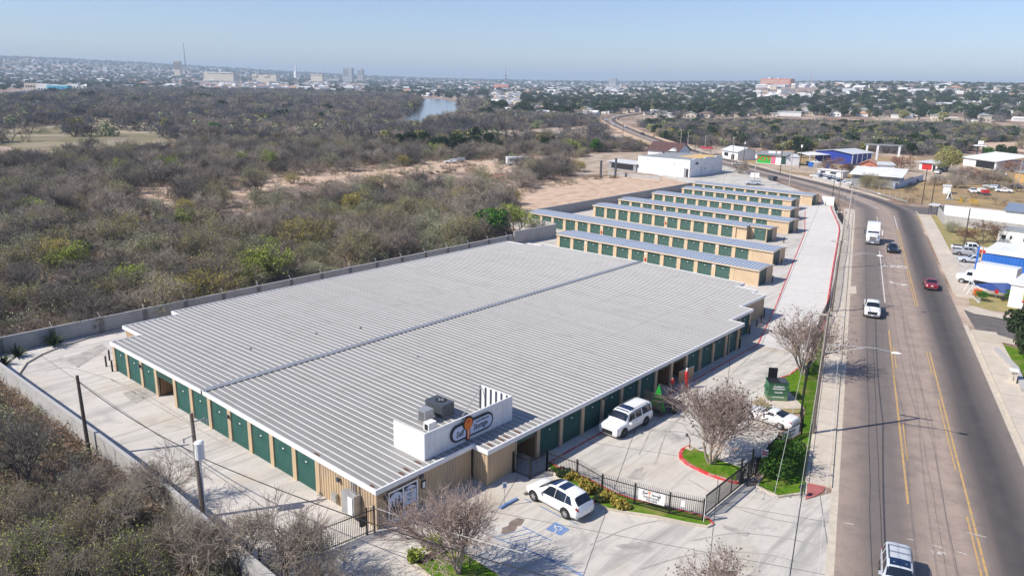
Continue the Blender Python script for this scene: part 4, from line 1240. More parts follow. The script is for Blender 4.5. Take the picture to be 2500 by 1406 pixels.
storage_row(183.6, 70.2, 99.9, 5.2, EV, 'second storage row counted from the white arched shop', 99.7)
storage_row(196.2, 69.8, 103.5, 4.8, EV, 'farthest storage row next to the white arched shop car park', 103.3)
# bollards
def bollard(x, y, h, label):
 b = MB(); b.cyl((x, y, 0), (x, y, h), 0.09, 0.09, 10); b.cyl((x, y, h), (x, y, h + 0.05), 0.09, 0.04, 10)
 o = b.build('bollard', M['black'])
 return tag(o, label, 'bollard', 'black bollards')
for px, py, lb in ((260, 895, 'black bollard standing alone out from the left rear corner of the big building'), (268, 880, 'black bollard nearest the wall at the left rear corner'), (275, 907, 'black bollard beside the first green door of the left side')):
 bollard(*g(px, py), 1.15, lb)
zb_ = lambda x, y: (1640 + x / 6.39, 640 + y / 6.39)
for q in ((1055, 1345), (1210, 1118), (1322, 1018), (1393, 948), (1437, 862)):
 bollard(*g(*zb_(*q)), 1.1, 'black bollard at the stepped right end of the big storage building')
zc_ = lambda x, y: (1640 + x / 5.0225, 420 + y / 5.0225)
for q in ((1233, 1355), (1340, 1145), (1372, 870), (1535, 755), (1545, 640), (1555, 590), (1777, 405), (1885, 415), (1540, 530)):
 bollard(*g(*zc_(*q)), 1.1, 'black bollard at the lane end of a storage row')
# ------------------------------------------------------------------ block walls round the yard
def block_wall(name_label, pts, h, w, mat, cat='wall', piers=0):
 t = thing('block_wall', name_label, cat, (pts[0][0], pts[0][1], 0))
 mb = MB()
 for a, b in zip(pts[:-1], pts[1:]):
  mb.bar((a[0], a[1], -0.4), (b[0], b[1], -0.4), w, h + 0.4)
 mb.build('wall', M[mat], t)
 mb = MB()
 for a, b in zip(pts[:-1], pts[1:]):
  mb.bar((a[0], a[1], h), (b[0], b[1], h), w + 0.05, 0.06)
 mb.build('coping', M['cap'], t)
 return t
bw = block_wall('long grey block wall behind the big building with short angled posts on top', [(18.9, 90.75), (103.8, 90.6)], 1.85, 0.2, 'cmu')
for x in np.arange(21.5, 103, 5.05):
 MB().box(x, 90.46, 0, x + 0.42, 90.52, 1.83).build('pier', M['pier'], bw)
for x in np.arange(21.7, 103, 5.05):
 mb = MB(); mb.cyl((x, 90.7, 1.85), (x - 0.05, 91.1, 2.45), 0.03, 0.03, 5)
 mb.build('wire_arm', M['trim'], bw)
for off in (0.1, 0.22, 0.36):
 MB().tube([(x, 90.7 + off, 1.9 + off * 1.4) for x in (18.9, 103.5)], 0.008, 3).build('barbed_wire', M['wire'], bw)
block_wall('grey block wall along the left yard drive above the brush', [(19.25, 90.6), (19.35, 80), (19.7, 60), (19.75, 47.5), (19.3, 35.5), (18.9, 24)], 1.9, 0.2, 'cmu_pale')
block_wall('taller pale block wall at the corner by the small green tree', [(103.9, 90.3), (115.5, 89.6), (116.4, 91.5), (117.0, 99.5)], 2.5, 0.2, 'cmu_pale')
block_wall('grey block wall between the storage rows and the tan dirt lot', [(117.0, 99.7), (117.2, 105.2), (160, 105.2), (201.0, 105.3)], 2.1, 0.2, 'cmu')
block_wall('white low wall at the far end of the storage lane', [(201.2, 69.0), (201.2, 65.8)], 2.1, 0.2, 'stucco')
# ------------------------------------------------------------------ vehicles
def loft(stations, n_sub=7, smooth_it=2):
 """stations: (x, z_bottom, z_belt, z_top, half width at belt, half width at top); front is +x"""
 S = np.array(stations, float)
 xs = []
 for a, b in zip(S[:-1, 0], S[1:, 0]):
  xs += list(np.linspace(a, b, n_sub, endpoint=False))
 xs.append(S[-1, 0])
 xs = np.array(xs)
 o = np.argsort(S[:, 0])
 A = np.stack([np.interp(xs, S[o, 0], S[o, i]) for i in range(1, 6)], 1)
 for _ in range(smooth_it):
  B = A.copy(); B[1:-1] = (A[:-2] + 2 * A[1:-1] + A[2:]) / 4; A = B
 def ring(i):
  zb, zl, zt, wb, wt = A[i]
  d = max(zt - zl, 0.02)
  k = min(0.10, d * 0.3)
  return [(0.0, zb), (wb * 0.86, zb), (wb * 0.98, zb + 0.13), (wb, zb + (zl - zb) * 0.55), (wb * 0.99, zl - 0.05), (wb * 0.955, zl), (wt, zt - k), (wt * 0.88, zt - k * 0.25), (wt * 0.5, zt), (0.0, zt + 0.01)]
 return xs, A, ring
class Car:
 def __init__(self, stations, paint, name, label, cat='car', group=None, smooth_it=2):
  self.root = thing(name, label, cat, (0, 0, 0), 0, group)
  self.xs, self.A, ring = loft(stations, 7, smooth_it)
  self.R = [ring(i) for i in range(len(self.xs))]
  self.paint = paint
  mb = MB()
  nr = len(self.R[0])
  full = 2 * nr - 2
  for i, x in enumerate(self.xs):
   r = self.R[i]
   pts = [(x, y, z) for y, z in r] + [(x, -y, z) for y, z in r[-2:0:-1]]
   mb.v.extend(pts)
  for i in range(len(self.xs) - 1):
   for k in range(full):
    k2 = (k + 1) % full
    mb.f.append((i * full + k, (i + 1) * full + k, (i + 1) * full + k2, i * full + k2)); mb.m.append(0)
  mb.f.append(tuple(range(full))); mb.m.append(0)
  mb.f.append(tuple(range((len(self.xs) - 1) * full + full - 1, (len(self.xs) - 1) * full - 1, -1))); mb.m.append(0)
  bm = bmesh.new()
  self.body = mb.build('body', M[paint], self.root, smooth=True, local=True)
  bm.from_mesh(self.body.data); bmesh.ops.recalc_face_normals(bm, faces=bm.faces[:]); bm.to_mesh(self.body.data); bm.free()
  try:
   self.body.data.set_sharp_from_angle(angle=RAD(40))
  except Exception:
   pass
 def surf(self, x, s):
  xs = self.xs[::-1]; n = len(xs)
  t = np.interp(x, xs, np.arange(n)); i = int(min(max(math.floor(t), 0), n - 2)); f = t - i
  k = int(min(math.floor(s), len(self.R[0]) - 2)); h = s - k
  def at(j):
   r = self.R[n - 1 - j]
   return ((1 - h) * r[k][0] + h * r[k + 1][0], (1 - h) * r[k][1] + h * r[k + 1][1])
  a, b = at(i), at(i + 1)
  return Vector((x, (1 - f) * a[0] + f * b[0], (1 - f) * a[1] + f * b[1]))
 def patch(self, name, mat, x0, x1, s0, s1, side=1, off=0.012, nx=5, ns=4, cross=False, x0b=None, x1b=None):
  """a panel lying just proud of the body; cross=True joins both sides over the top"""
  mb = MB()
  ss = list(np.linspace(s0, s1, ns))
  cols = []
  x0b = x0 if x0b is None else x0b; x1b = x1 if x1b is None else x1b
  for i in range(nx):
   row = []
   for j, s in enumerate(ss):
    t = j / (ns - 1)
    xa, xb = x0 + (x0b - x0) * t, x1 + (x1b - x1) * t
    x = xa + (xb - xa) * i / (nx - 1)
    p = self.surf(x, s); e = 0.02
    du = self.surf(x + e, s) - self.surf(x - e, s); dv = self.surf(x, min(s + e, 8.99)) - self.surf(x, s - e)
    nrm = du.cross(dv)
    if nrm.length > 1e-9: nrm.normalize()
    if nrm.y < -1e-3 or (abs(nrm.y) <= 1e-3 and nrm.z < 0): nrm = -nrm
    row.append(p + nrm * off)
   if cross:
    row = row + [Vector((p.x, -p.y, p.z)) for p in row[::-1]]
   elif side < 0:
    row = [Vector((p.x, -p.y, p.z)) for p in row]
   cols.append(row)
  m = len(cols[0])
  mb.v = [tuple(p) for r in cols for p in r]
  for i in range(nx - 1):
   for j in range(m - 1):
    mb.f.append((i * m + j, i * m + j + 1, (i + 1) * m + j + 1, (i + 1) * m + j)); mb.m.append(0)
  return mb.build(name, M[mat], self.root, smooth=True, local=True)
 def box(self, name, mat, x0, y0, z0, x1, y1, z1):
  return MB().box(x0, y0, z0, x1, y1, z1).build(name, M[mat], self.root, local=True)
 def wheels(self, xf, xr, y, r, w=0.24, rim='rim', dual=False):
  if not hasattr(Car, 'cache'): Car.cache = {}
  for x in (xf, xr) if not isinstance(xr, (list, tuple)) else (xf,) + tuple(xr):
   for s in (-1, 1):
    mb = MB()
    pts = [(x + (r * 1.2) * math.cos(t), r + 0.02 + (r * 1.2) * math.sin(t)) for t in np.linspace(-0.25, PI + 0.25, 13)]
    ya, yb = s * (y - 0.28), s * (y + 0.012)
    n = len(pts)
    mb.add([(p[0], ya, p[1]) for p in pts] + [(p[0], yb, p[1]) for p in pts], [tuple(range(n, 2 * n)), tuple(range(n - 1, -1, -1))] + [(i, (i + 1) % n, n + (i + 1) % n, n + i) for i in range(n)])
    mb.build('wheel_arch', M['dark'], self.root, local=True)
    key = (round(r, 3), round(w, 3), s, rim)
    if key not in Car.cache:
     mb = MB(); N = 20
     prof = [(r * 0.62, -0.01), (r * 0.64, 0.025), (r * 0.9, 0.03), (r, -0.02), (r, -w + 0.03), (r * 0.9, -w)]
     for q in range(N):
      t = 2 * PI * q / N
      for rr, yy in prof: mb.v.append((rr * math.cos(t), s * yy, rr * math.sin(t)))
     k = len(prof)
     for q in range(N):
      q2 = (q + 1) % N
      for j in range(k - 1):
       mb.f.append((q * k + j, q2 * k + j, q2 * k + j + 1, q * k + j + 1)); mb.m.append(0)
     o1 = mb.build('wheel', M['tyre']); m1 = o1.data; bpy.data.objects.remove(o1)
     mb = MB()
     mb.cyl((0, -s * 0.06, 0), (0, -s * 0.035, 0), r * 0.62, r * 0.62, 16)
     for q in range(7):
      t = 2 * PI * q / 7
      d = Vector((math.cos(t), 0, math.sin(t))); e = Vector((-math.sin(t), 0, math.cos(t))) * 0.035
      a = d * 0.04; b = d * r * 0.6; yv = Vector((0, s * 0.0, 0)); y2 = Vector((0, s * 0.018, 0))
      mb.add([a - e + yv - Vector((0, s * 0.03, 0)), b - e - Vector((0, s * 0.03, 0)), b + e - Vector((0, s * 0.03, 0)), a + e - Vector((0, s * 0.03, 0)), a - e + y2, b - e + y2, b + e + y2, a + e + y2],
        [(4, 5, 6, 7), (0, 1, 5, 4), (2, 3, 7, 6), (1, 2, 6, 5)], 1)
     mb.cyl((0, -s * 0.03, 0), (0, s * 0.02, 0), r * 0.13, r * 0.13, 8, True, 1)
     o2 = mb.build('rim', [M['dark_metal'], M[rim]]); m2 = o2.data; bpy.data.objects.remove(o2)
     Car.cache[key] = (m1, m2)
    m1, m2 = Car.cache[key]
    wh = inst('wheel', m1, self.root, (x, s * (y + 0.005), r))
    inst('rim', m2, wh, (0, s * 0.0, 0))
  return self
 def place(self, x, y, ang, z=0.0):
  self.root.location = (x, y, z)
  self.root.rotation_euler = (0, 0, ang)
  return self.root
def heading(p_from, p_to):
 a, b = g(*p_from), g(*p_to)
 return math.atan2(b[1] - a[1], b[0] - a[0])
def suv(name, label, paint, L, W, H, wb, r, kind='suv', sunroofs=(), rails=False, plate_rear=True, black_wheels=False):
 hl = L / 2; w = W / 2
 if kind == 'crossover':
  st = [(hl, 0.42, 0.60, 0.68, w * .55, w * .42), (hl - .10, 0.26, 0.76, 0.84, w * .80, w * .64), (hl - .4, 0.24, 0.90, 0.98, w * .95, w * .80), (hl - 1.15, 0.24, 0.99, 1.07, w, w * .83),
    (hl - 2.1, 0.24, 1.02, H * .93, w, w * .70), (hl - 2.6, 0.24, 1.04, H, w, w * .68), (-hl + 1.5, 0.24, 1.10, H * .995, w, w * .68), (-hl + .62, 0.25, 1.14, H * .95, w * .99, w * .66), (-hl + .14, 0.3, 1.12, 1.2, w * .95, w * .72), (-hl, 0.42, 0.82, 0.92, w * .74, w * .6)]
 elif kind == 'box':
  st = [(hl, 0.42, 0.70, 0.80, w * .72, w * .6), (hl - .08, 0.30, 1.0, 1.08, w * .92, w * .8), (hl - .5, 0.28, 1.06, 1.15, w * .97, w * .86), (hl - 1.3, 0.28, 1.10, 1.20, w, w * .86),
    (hl - 1.85, 0.28, 1.12, H * .93, w, w * .78), (hl - 2.3, 0.28, 1.13, H * .99, w, w * .77), (-hl + .55, 0.28, 1.15, H, w, w * .77), (-hl + .15, 0.3, 1.15, H * .965, w * .97, w * .76), (-hl + .02, 0.34, 1.12, 1.3, w * .94, w * .8), (-hl, 0.42, 0.9, 1.05, w * .9, w * .76)]
 elif kind == 'sedan':
  st = [(hl, 0.38, 0.55, 0.62, w * .66, w * .5), (hl - .12, 0.24, 0.70, 0.76, w * .86, w * .7), (hl - .6, 0.22, 0.80, 0.86, w * .97, w * .82), (hl - 1.45, 0.22, 0.88, 0.95, w, w * .84),
    (hl - 2.15, 0.22, 0.90, H * .94, w, w * .70), (hl - 2.6, 0.22, 0.91, H, w, w * .69), (-hl + 1.75, 0.22, 0.93, H * .985, w, w * .68), (-hl + .95, 0.23, 0.95, 1.03, w * .99, w * .80), (-hl + .15, 0.28, 0.90, 0.97, w * .9, w * .76), (-hl, 0.40, 0.72, 0.8, w * .8, w * .66)]
 elif kind == 'coupe':
  st = [(hl, 0.34, 0.52, 0.58, w * .74, w * .6), (hl - .12, 0.2, 0.68, 0.76, w * .9, w * .74), (hl - .7, 0.18, 0.80, 0.88, w * .99, w * .84), (hl - 1.75, 0.18, 0.90, 0.97, w, w * .86),
    (hl - 2.45, 0.18, 0.94, H * .93, w, w * .68), (hl - 2.85, 0.18, 0.96, H, w, w * .66), (-hl + 1.75, 0.18, 1.0, H * .96, w * 1.02, w * .62), (-hl + .80, 0.2, 1.03, 1.10, w * 1.02, w * .80), (-hl + .12, 0.3, 0.98, 1.06, w * .92, w * .78), (-hl, 0.42, 0.8, 0.9, w * .86, w * .7)]
 cat = 'car'
 c = Car(st, paint, name, label, cat)
 c.wheels(hl - (L - wb) * 0.48, hl - (L - wb) * 0.48 - wb, w - 0.0, r, rim='dark_metal' if black_wheels else 'rim')
 if kind in ('crossover', 'box'):
  fr, rr_ = (hl - 1.30, hl - 2.05), -hl
  c.patch('windshield', 'glass', *( (hl - 2.2, hl - 1.3) if kind == 'crossover' else (hl - 1.88, hl - 1.42)), 6.15, 9, cross=True, nx=6)
  c.patch('rear_window', 'glass', *((-hl + .18, -hl + .6) if kind == 'crossover' else (-hl + .03, -hl + .14)), 6.15, 9, cross=True, nx=5)
  for s in (1, -1):
   if kind == 'crossover':
    c.patch('side_window', 'glass', hl - 2.95, hl - 1.75, 5.06, 6.0, s, x1b=hl - 2.3)
    c.patch('side_window', 'glass', hl - 3.92, hl - 2.99, 5.06, 6.0, s)
    c.patch('side_window', 'glass', -hl + .55, hl - 3.96, 5.1, 5.95, s, x0b=-hl + .95)
   else:
    c.patch('side_window', 'glass', hl - 2.75, hl - 1.72, 5.1, 5.95, s, x1b=hl - 2.05)
    c.patch('side_window', 'glass', hl - 3.75, hl - 2.85, 5.1, 5.95, s)
    c.patch('side_window', 'glass', -hl + .35, hl - 3.92, 5.1, 5.95, s)
  for a, b in sunroofs:
   c.patch('sunroof', 'glass_blue', a, b, 7.2, 9, cross=True, off=0.008)
  if rails:
   for s in (1, -1):
    mb = MB(); mb.tube([(-hl + .7, s * w * .66, H + .02), (-hl + 1.0, s * w * .68, H + .06), (hl - 2.8, s * w * .68, H + .06), (hl - 2.55, s * w * .66, H + .0)], 0.025, 5)
    mb.build('roof_rail', M['dark_metal'], c.root, local=True)
 else:
  c.patch('windshield', 'glass', *((hl - 2.12, hl - 1.5) if kind == 'sedan' else (hl - 2.42, hl - 1.8)), 6.1, 9, cross=True, nx=6)
  c.patch('rear_window', 'glass', *((-hl + 1.05, -hl + 1.68) if kind == 'sedan' else (-hl + .92, -hl + 1.66)), 6.1, 9, cross=True, nx=5)
  for s in (1, -1):
   if kind == 'sedan':
    c.patch('side_window', 'glass', hl - 2.9, hl - 1.95, 5.1, 5.95, s, x1b=hl - 2.35)
    c.patch('side_window', 'glass', -hl + 1.35, hl - 2.98, 5.1, 5.95, s, x0b=-hl + 1.75)
   else:
    c.patch('side_window', 'glass', -hl + 1.6, hl - 2.15, 5.2, 5.9, s, x1b=hl - 2.6, x0b=-hl + 1.85)
 for s in (1, -1):
  for xx in ((hl - 1.62, hl - 2.9, hl - 3.9) if kind in ('crossover', 'box') else (hl - 1.75, hl - 2.94)):
   c.patch('door_seam', 'dark_metal', xx, xx + .022, 1.6, 5.0, s, off=.004, nx=2)
  c.patch('door_handle', 'dark_metal', hl - 2.8, hl - 2.62, 4.2, 4.45, s, off=.015, nx=2, ns=2)
 zl = st[1][3]
 for s in (1, -1):
  c.patch('headlight', 'lamp_glass', hl - .55, hl - .14, 4.0, 5.6, s, off=0.016)
  c.patch('taillight', 'tail', -hl + .06, -hl + .26, 4.0, 5.4, s, off=0.016)
  xm = hl - (1.85 if kind != 'coupe' else 2.2)
  MB().box(xm - .07, s * (w - .02), 1.0, xm + .09, s * (w + .19), 1.16).build('mirror', M[paint], c.root, local=True)
 c.box('grille', 'dark', hl - .05, -w * .5, .42, hl + .012, w * .5, .42 + (0.36 if kind == 'box' else .2))
 c.box('licence_plate', 'plate', -hl - .015, -.16, .72, -hl + .05, .16, .86)
 c.box('rear_bumper', 'dark_metal', -hl - .02, -w * .78, .34, -hl + .1, w * .78, .46)
 c.patch('sill', 'dark_metal', -hl + .3, hl - .3, 1.02, 1.9, 1, off=.01)
 c.patch('sill', 'dark_metal', -hl + .3, hl - .3, 1.02, 1.9, -1, off=.01)
 return c
def pickup(name, label, paint, L=5.8, W=2.0, H=1.9, r=0.39, bed_load=None):
 hl = L / 2; w = W / 2
 st = [(hl, 0.45, 0.75, 0.84, w * .76, w * .6), (hl - .08, 0.32, 1.02, 1.10, w * .94, w * .82), (hl - .5, 0.3, 1.08, 1.16, w * .98, w * .86), (hl - 1.25, 0.3, 1.12, 1.2, w, w * .86),
   (hl - 1.85, 0.3, 1.14, H * .95, w, w * .75), (hl - 2.2, 0.3, 1.15, H, w, w * .74), (hl - 3.3, 0.3, 1.16, H * .99, w, w * .74), (hl - 3.55, 0.3, 1.15, 1.3, w, w * .78), (hl - 3.62, 0.3, 1.12, 1.17, w, w * .93), (-hl + .04, 0.34, 1.12, 1.17, w, w * .93), (-hl, 0.45, 1.0, 1.1, w * .97, w * .9)]
 c = Car(st, paint, name, label, 'pickup truck', smooth_it=1)
 c.wheels(hl - .95, -hl + 1.15, w, r)
 c.patch('windshield', 'glass', hl - 1.88, hl - 1.36, 6.15, 9, cross=True, nx=6)
 c.patch('rear_window', 'glass', hl - 3.54, hl - 3.38, 6.3, 9, cross=True, nx=4)
 for s in (1, -1):
  c.patch('side_window', 'glass', hl - 2.65, hl - 1.68, 5.1, 5.95, s, x1b=hl - 2.05)
  c.patch('side_window', 'glass', hl - 3.35, hl - 2.73, 5.1, 5.95, s)
  c.patch('headlight', 'lamp_glass', hl - .4, hl - .1, 4.0, 5.4, s, off=.016)
  c.patch('taillight', 'tail', -hl + .05, -hl + .18, 3.2, 5.0, s, off=.016)
  MB().box(hl - 1.95, s * (w - .02), 1.08, hl - 1.78, s * (w + .24), 1.3).build('mirror', M['dark_metal'], c.root, local=True)
 c.box('bed', 'dark_metal', -hl + .1, -w * .84, 1.1, hl - 3.72, w * .84, 1.2)
 c.box('grille', 'dark', hl - .05, -w * .58, .62, hl + .012, w * .58, .98)
 c.box('bumper', 'chrome', hl - .1, -w * .9, .42, hl + .05, w * .9, .58)
 c.box('bumper', 'chrome', -hl - .06, -w * .9, .45, -hl + .1, w * .9, .6)
 c.box('licence_plate', 'plate', hl + .05, -.16, .46, hl + .062, .16, .58)
 return c
def rdir(x):
 c, n, z = road_at(sx_(x))
 return math.atan2(-n[0], n[1])          # direction away from the camera
# white crossover in the disabled bay
c = suv('suv', 'white crossover with two dark roof glass panels parked outside the iron fence', 'car_white', 5.2, 2.02, 1.82, 3.07, 0.39, 'crossover', sunroofs=((-0.1, 0.5), (-1.0, -0.35)))
a, b = np.array(g(1302.7, 1222.6)), np.array(g(1379.5, 1266))
fw = (a - b) / np.linalg.norm(a - b); nrm = np.array([fw[1], -fw[0]])       # towards the far side
if nrm @ a < 0: nrm = -nrm
mid_ = (a + b) / 2 + nrm * 0.98 + fw * -0.02
c.place(mid_[0], mid_[1], math.atan2(fw[1], fw[0]))
# white full size suv in front of the doors
c = suv('suv', 'large white boxy family car with tinted roof glass parked before the green doors', 'car_white', 5.6, 2.08, 1.96, 3.34, 0.41, 'box', sunroofs=((-0.35, 0.95),), rails=True, black_wheels=True)
a, b = np.array(g(1525, 1067)), np.array(g(1576.5, 1038))
fw = (a - b) / np.linalg.norm(a - b); nrm = np.array([fw[1], -fw[0]])
if nrm @ a < 0: nrm = -nrm
mid_ = (a + b) / 2 + nrm * 1.02
c.place(mid_[0], mid_[1], math.atan2(fw[1], fw[0]))
# white coupe by the green dumpster
c = suv('coupe', 'white two door sports coupe with dark rear window beside the green dumpster', 'car_white', 4.84, 1.92, 1.38, 2.85, 0.36, 'coupe')
a, b = np.array(g(1902, 1049)), np.array(g(1832, 1025))
fw = (b - a) / np.linalg.norm(b - a); nrm = np.array([fw[1], -fw[0]])
if nrm @ a < 0: nrm = -nrm
mid_ = (a + b) / 2 + nrm * 0.92
c.place(mid_[0], mid_[1], math.atan2(fw[1], fw[0]))
# silver suv at the bottom of the road, coming towards the camera
c = suv('suv', 'silver estate car with roof rails leaving along the bottom of the road', 'car_silver', 4.75, 1.84, 1.78, 2.72, 0.36, 'box', sunroofs=((-0.35, 0.35),), rails=True)
p = g(2192, 1382, 1.2); c.place(p[0] - 0.35, p[1] - 0.15, rdir(44) + PI)
mb = MB()
for x in (-.9, -1.6): mb.cyl((x, -.62, 1.86), (x, .62, 1.86), .02, .02, 5)
mb.build('roof_bar', M['dark_metal'], c.root, local=True)
# cars on the road
c = pickup('pickup_truck', 'white pickup driving on the near lane of the road towards the viewer', 'car_white')
p = np.array(g(2128, 779)); d = np.array([math.cos(rdir(103)), math.sin(rdir(103))]); c.place(*(p + d * 2.9), rdir(103) + PI)
c = suv('car', 'black car waiting in the centre turn lane beside the white lorry cab', 'car_black', 4.7, 1.84, 1.5, 2.75, 0.33, 'sedan')
p = np.array(g(2179, 620)); c.place(*(p + d * 2.35), rdir(150) + PI)
c = suv('car', 'dark red saloon driving away in the dark right hand lane', 'car_red', 4.9, 1.85, 1.46, 2.8, 0.33, 'sedan')
p = np.array(g(2274, 711)); c.place(*(p + d * 2.45), rdir(125))
# white truck tractor
t = thing('truck_tractor', 'white truck tractor cab with sleeper and chrome grille on the road', 'truck')
mb = MB()
def bevel_box(x0, y0, z0, x1, y1, z1, b=0.12):
 bm = bmesh.new()
 bmesh.ops.create_cube(bm, size=1.0)
 for v in bm.verts:
  v.co = Vector(((x0 + x1) / 2 + v.co.x * (x1 - x0), (y0 + y1) / 2 + v.co.y * (y1 - y0), (z0 + z1) / 2 + v.co.z * (z1 - z0)))
 bmesh.ops.bevel(bm, geom=bm.edges[:], offset=b, segments=2, profile=0.6, affect='EDGES')
 vs = [tuple(v.co) for v in bm.verts]; idx = {v: i for i, v in enumerate(bm.verts)}
 fs = [tuple(idx[v] for v in f.verts) for f in bm.faces]
 bm.free()
 return vs, fs
mb.add(*bevel_box(-2.4, -1.2, 0.9, 0.9, 1.2, 3.0)); mb.add(*bevel_box(-2.4, -1.17, 2.6, -0.2, 1.17, 3.9, 0.25))
mb.build('cab', M['car_white'], t, local=True)
mb = MB(); mb.add(*bevel_box(0.5, -0.86, 0.75, 2.9, 0.86, 1.95, 0.22)); mb.build('hood', M['car_white'], t, local=True)
mb = MB(); mb.add(*bevel_box(1.1, -1.2, 0.7, 2.6, 1.2, 1.35, 0.18)); mb.build('fender', M['car_white'], t, local=True)
MB().quad((0.915, -1.0, 2.05), (0.915, 1.0, 2.05), (0.88, 0.95, 2.85), (0.88, -0.95, 2.85)).build('windshield', M['glass_blue'], t, local=True)
for s in (1, -1):
 MB().quad((-0.2, s * 1.206, 2.05), (0.6, s * 1.206, 2.05), (0.5, s * 1.206, 2.75), (-0.2, s * 1.206, 2.75)).build('side_window', M['glass'], t, local=True)
 MB().box(0.75, s * 1.45, 1.75, 0.9, s * 1.68, 2.65).build('mirror', M['dark_metal'] if s < 0 else M['car_white'], t, local=True)
 MB().box(2.5, s * 0.8, 1.0, 2.68, s * 1.12, 1.3).build('headlight', M['lamp_glass'], t, local=True)
MB().box(2.85, -0.6, 0.9, 2.92, 0.6, 1.65).build('grille', M['chrome'], t, local=True)
mb = MB(); mb.add(*bevel_box(2.5, -1.22, 0.35, 3.0, 1.22, 0.72, 0.08)); mb.build('bumper', M['chrome'], t, local=True)
MB().box(3.0, -0.25, 0.42, 3.02, 0.25, 0.62).build('licence_plate', M['plate'], t, local=True)
MB().box(-4.2, -0.45, 0.65, 1.0, 0.45, 0.9).build('chassis', M['dark_metal'], t, local=True)
for x in (1.95, -2.9, -4.0):
 for s in (1, -1):
  mb = MB(); mb.cyl((x, s * 0.8, 0.5), (x, s * 1.18, 0.5), 0.5, 0.5, 18); w_ = mb.build('wheel', M['tyre'], t, local=True)
  mb = MB(); mb.cyl((x, s * 1.17, 0.5), (x, s * 1.2, 0.5), 0.28, 0.28, 12); mb.build('rim', M['rim'], w_, local=True)
p = np.array(g(2129, 599)); d = np.array([math.cos(rdir(154)), math.sin(rdir(154))]); q = p + d * 3.0
t.location = (q[0], q[1], 0); t.rotation_euler = (0, 0, rdir(154) + PI)
# parked vehicles on the right side of the road
c = pickup('pickup_truck', 'white pickup parked nose to the long white trailer roofs on the right', 'car_white')
p = g(2362, 618); c.place(p[0] + 1, p[1], RAD(-68))
c = pickup('pickup_truck', 'old silver pickup parked between the white pickup and the silver saloon', 'car_grey', 5.2, 1.85, 1.65, 0.34)
p = g(2358, 623.5); c.place(p[0], p[1] - 0.2, RAD(-72))
c = suv('car', 'silver saloon parked before the bright blue wall', 'car_silver', 4.6, 1.8, 1.45, 2.7, 0.32, 'sedan')
p = g(2372, 641); c.place(p[0], p[1], RAD(110))
# box truck
t = thing('box_truck', 'white box truck with long plain body parked by the blue wall', 'truck')
mb = MB(); mb.add(*bevel_box(-3.9, -1.2, 1.0, 1.6, 1.2, 3.7, 0.08)); mb.build('cargo_box', M['car_white'], t, local=True)
mb = MB(); mb.add(*bevel_box(1.65, -1.0, 0.6, 3.0, 1.0, 2.25, 0.25)); mb.build('cab', M['car_white'], t, local=True)
mb = MB(); mb.add(*bevel_box(2.7, -0.98, 0.55, 4.3, 0.98, 1.5, 0.3)); mb.build('hood', M['car_white'], t, local=True)
MB().quad((3.02, -.8, 1.55), (3.02, .8, 1.55), (2.85, .72, 2.1), (2.85, -.72, 2.1)).build('windshield', M['glass'], t, local=True)
for s in (1, -1):
 MB().quad((1.95, s * 1.008, 1.5), (2.8, s * 1.008, 1.5), (2.65, s * 1.008, 2.05), (1.95, s * 1.008, 2.05)).build('side_window', M['glass'], t, local=True)
for x in (3.3, -2.4):
 for s in (1, -1):
  mb = MB(); mb.cyl((x, s * .72, .45), (x, s * 1.06, .45), .45, .45, 16); w_ = mb.build('wheel', M['tyre'], t, local=True)
  mb = MB(); mb.cyl((x, s * 1.05, .45), (x, s * 1.08, .45), .26, .26, 12); mb.build('rim', M['rim'], w_, local=True)
MB().box(-3.8, -.4, .6, 3.2, .4, 1.0).build('chassis', M['dark_metal'], t, local=True)
a, b = g(2352, 690), g(2470, 712)
ang = math.atan2(a[1] - b[1], a[0] - b[0])
t.location = (a[0] - 3.3 * math.cos(ang), a[1] - 3.3 * math.sin(ang), 0); t.rotation_euler = (0, 0, ang)
# covered boat on a trailer
t = thing('boat', 'white boat on a trailer half under a dark blue cover by the box truck', 'boat')
mb = MB()
hs = [(-2.6, .95, 1.15), (-1, 1.1, 1.15), (1, 1.05, 1.2), (2.2, .6, 1.3), (2.9, .05, 1.4)]
n = len(hs)
for x, w_, z in hs: mb.v += [(x, w_, z), (x, w_ * .6, .6), (x, -w_ * .6, .6), (x, -w_, z)]
for i in range(n - 1):
 for k in range(3): mb.f.append((i * 4 + k, (i + 1) * 4 + k, (i + 1) * 4 + k + 1, i * 4 + k + 1)); mb.m.append(0)
mb.f.append((0, 1, 2, 3)); mb.m.append(0)
mb.build('hull', M['car_white'], t, local=True)
mb = MB(); mb.v = []
for i, (x, w_, z) in enumerate(hs): mb.v += [(x, w_ * 1.02, z), (x, 0, z + [.9, 1.3, .9, .4, .05][i]), (x, -w_ * 1.02, z)]
for i in range(n - 1):
 for k in range(2): mb.f.append((i * 3 + k, i * 3 + k + 1, (i + 1) * 3 + k + 1, (i + 1) * 3 + k)); mb.m.append(0)
mb.build('cover', M['car_blue'], t, local=True)
mb = MB(); mb.bar((-2.4, -.5, .35), (3.6, 0, .45), .08, .1); mb.bar((-2.4, .5, .35), (3.6, 0, .45), .08, .1); mb.build('trailer_frame', M['grey_metal'], t, local=True)
for s in (1, -1):
 mb = MB(); mb.cyl((-1, s * .9, .3), (-1, s * 1.1, .3), .3, .3, 12); mb.build('wheel', M['tyre'], t, local=True)
p = g(2432, 727); t.location = (p[0], p[1], 0); t.rotation_euler = (0, 0, ang + .1)
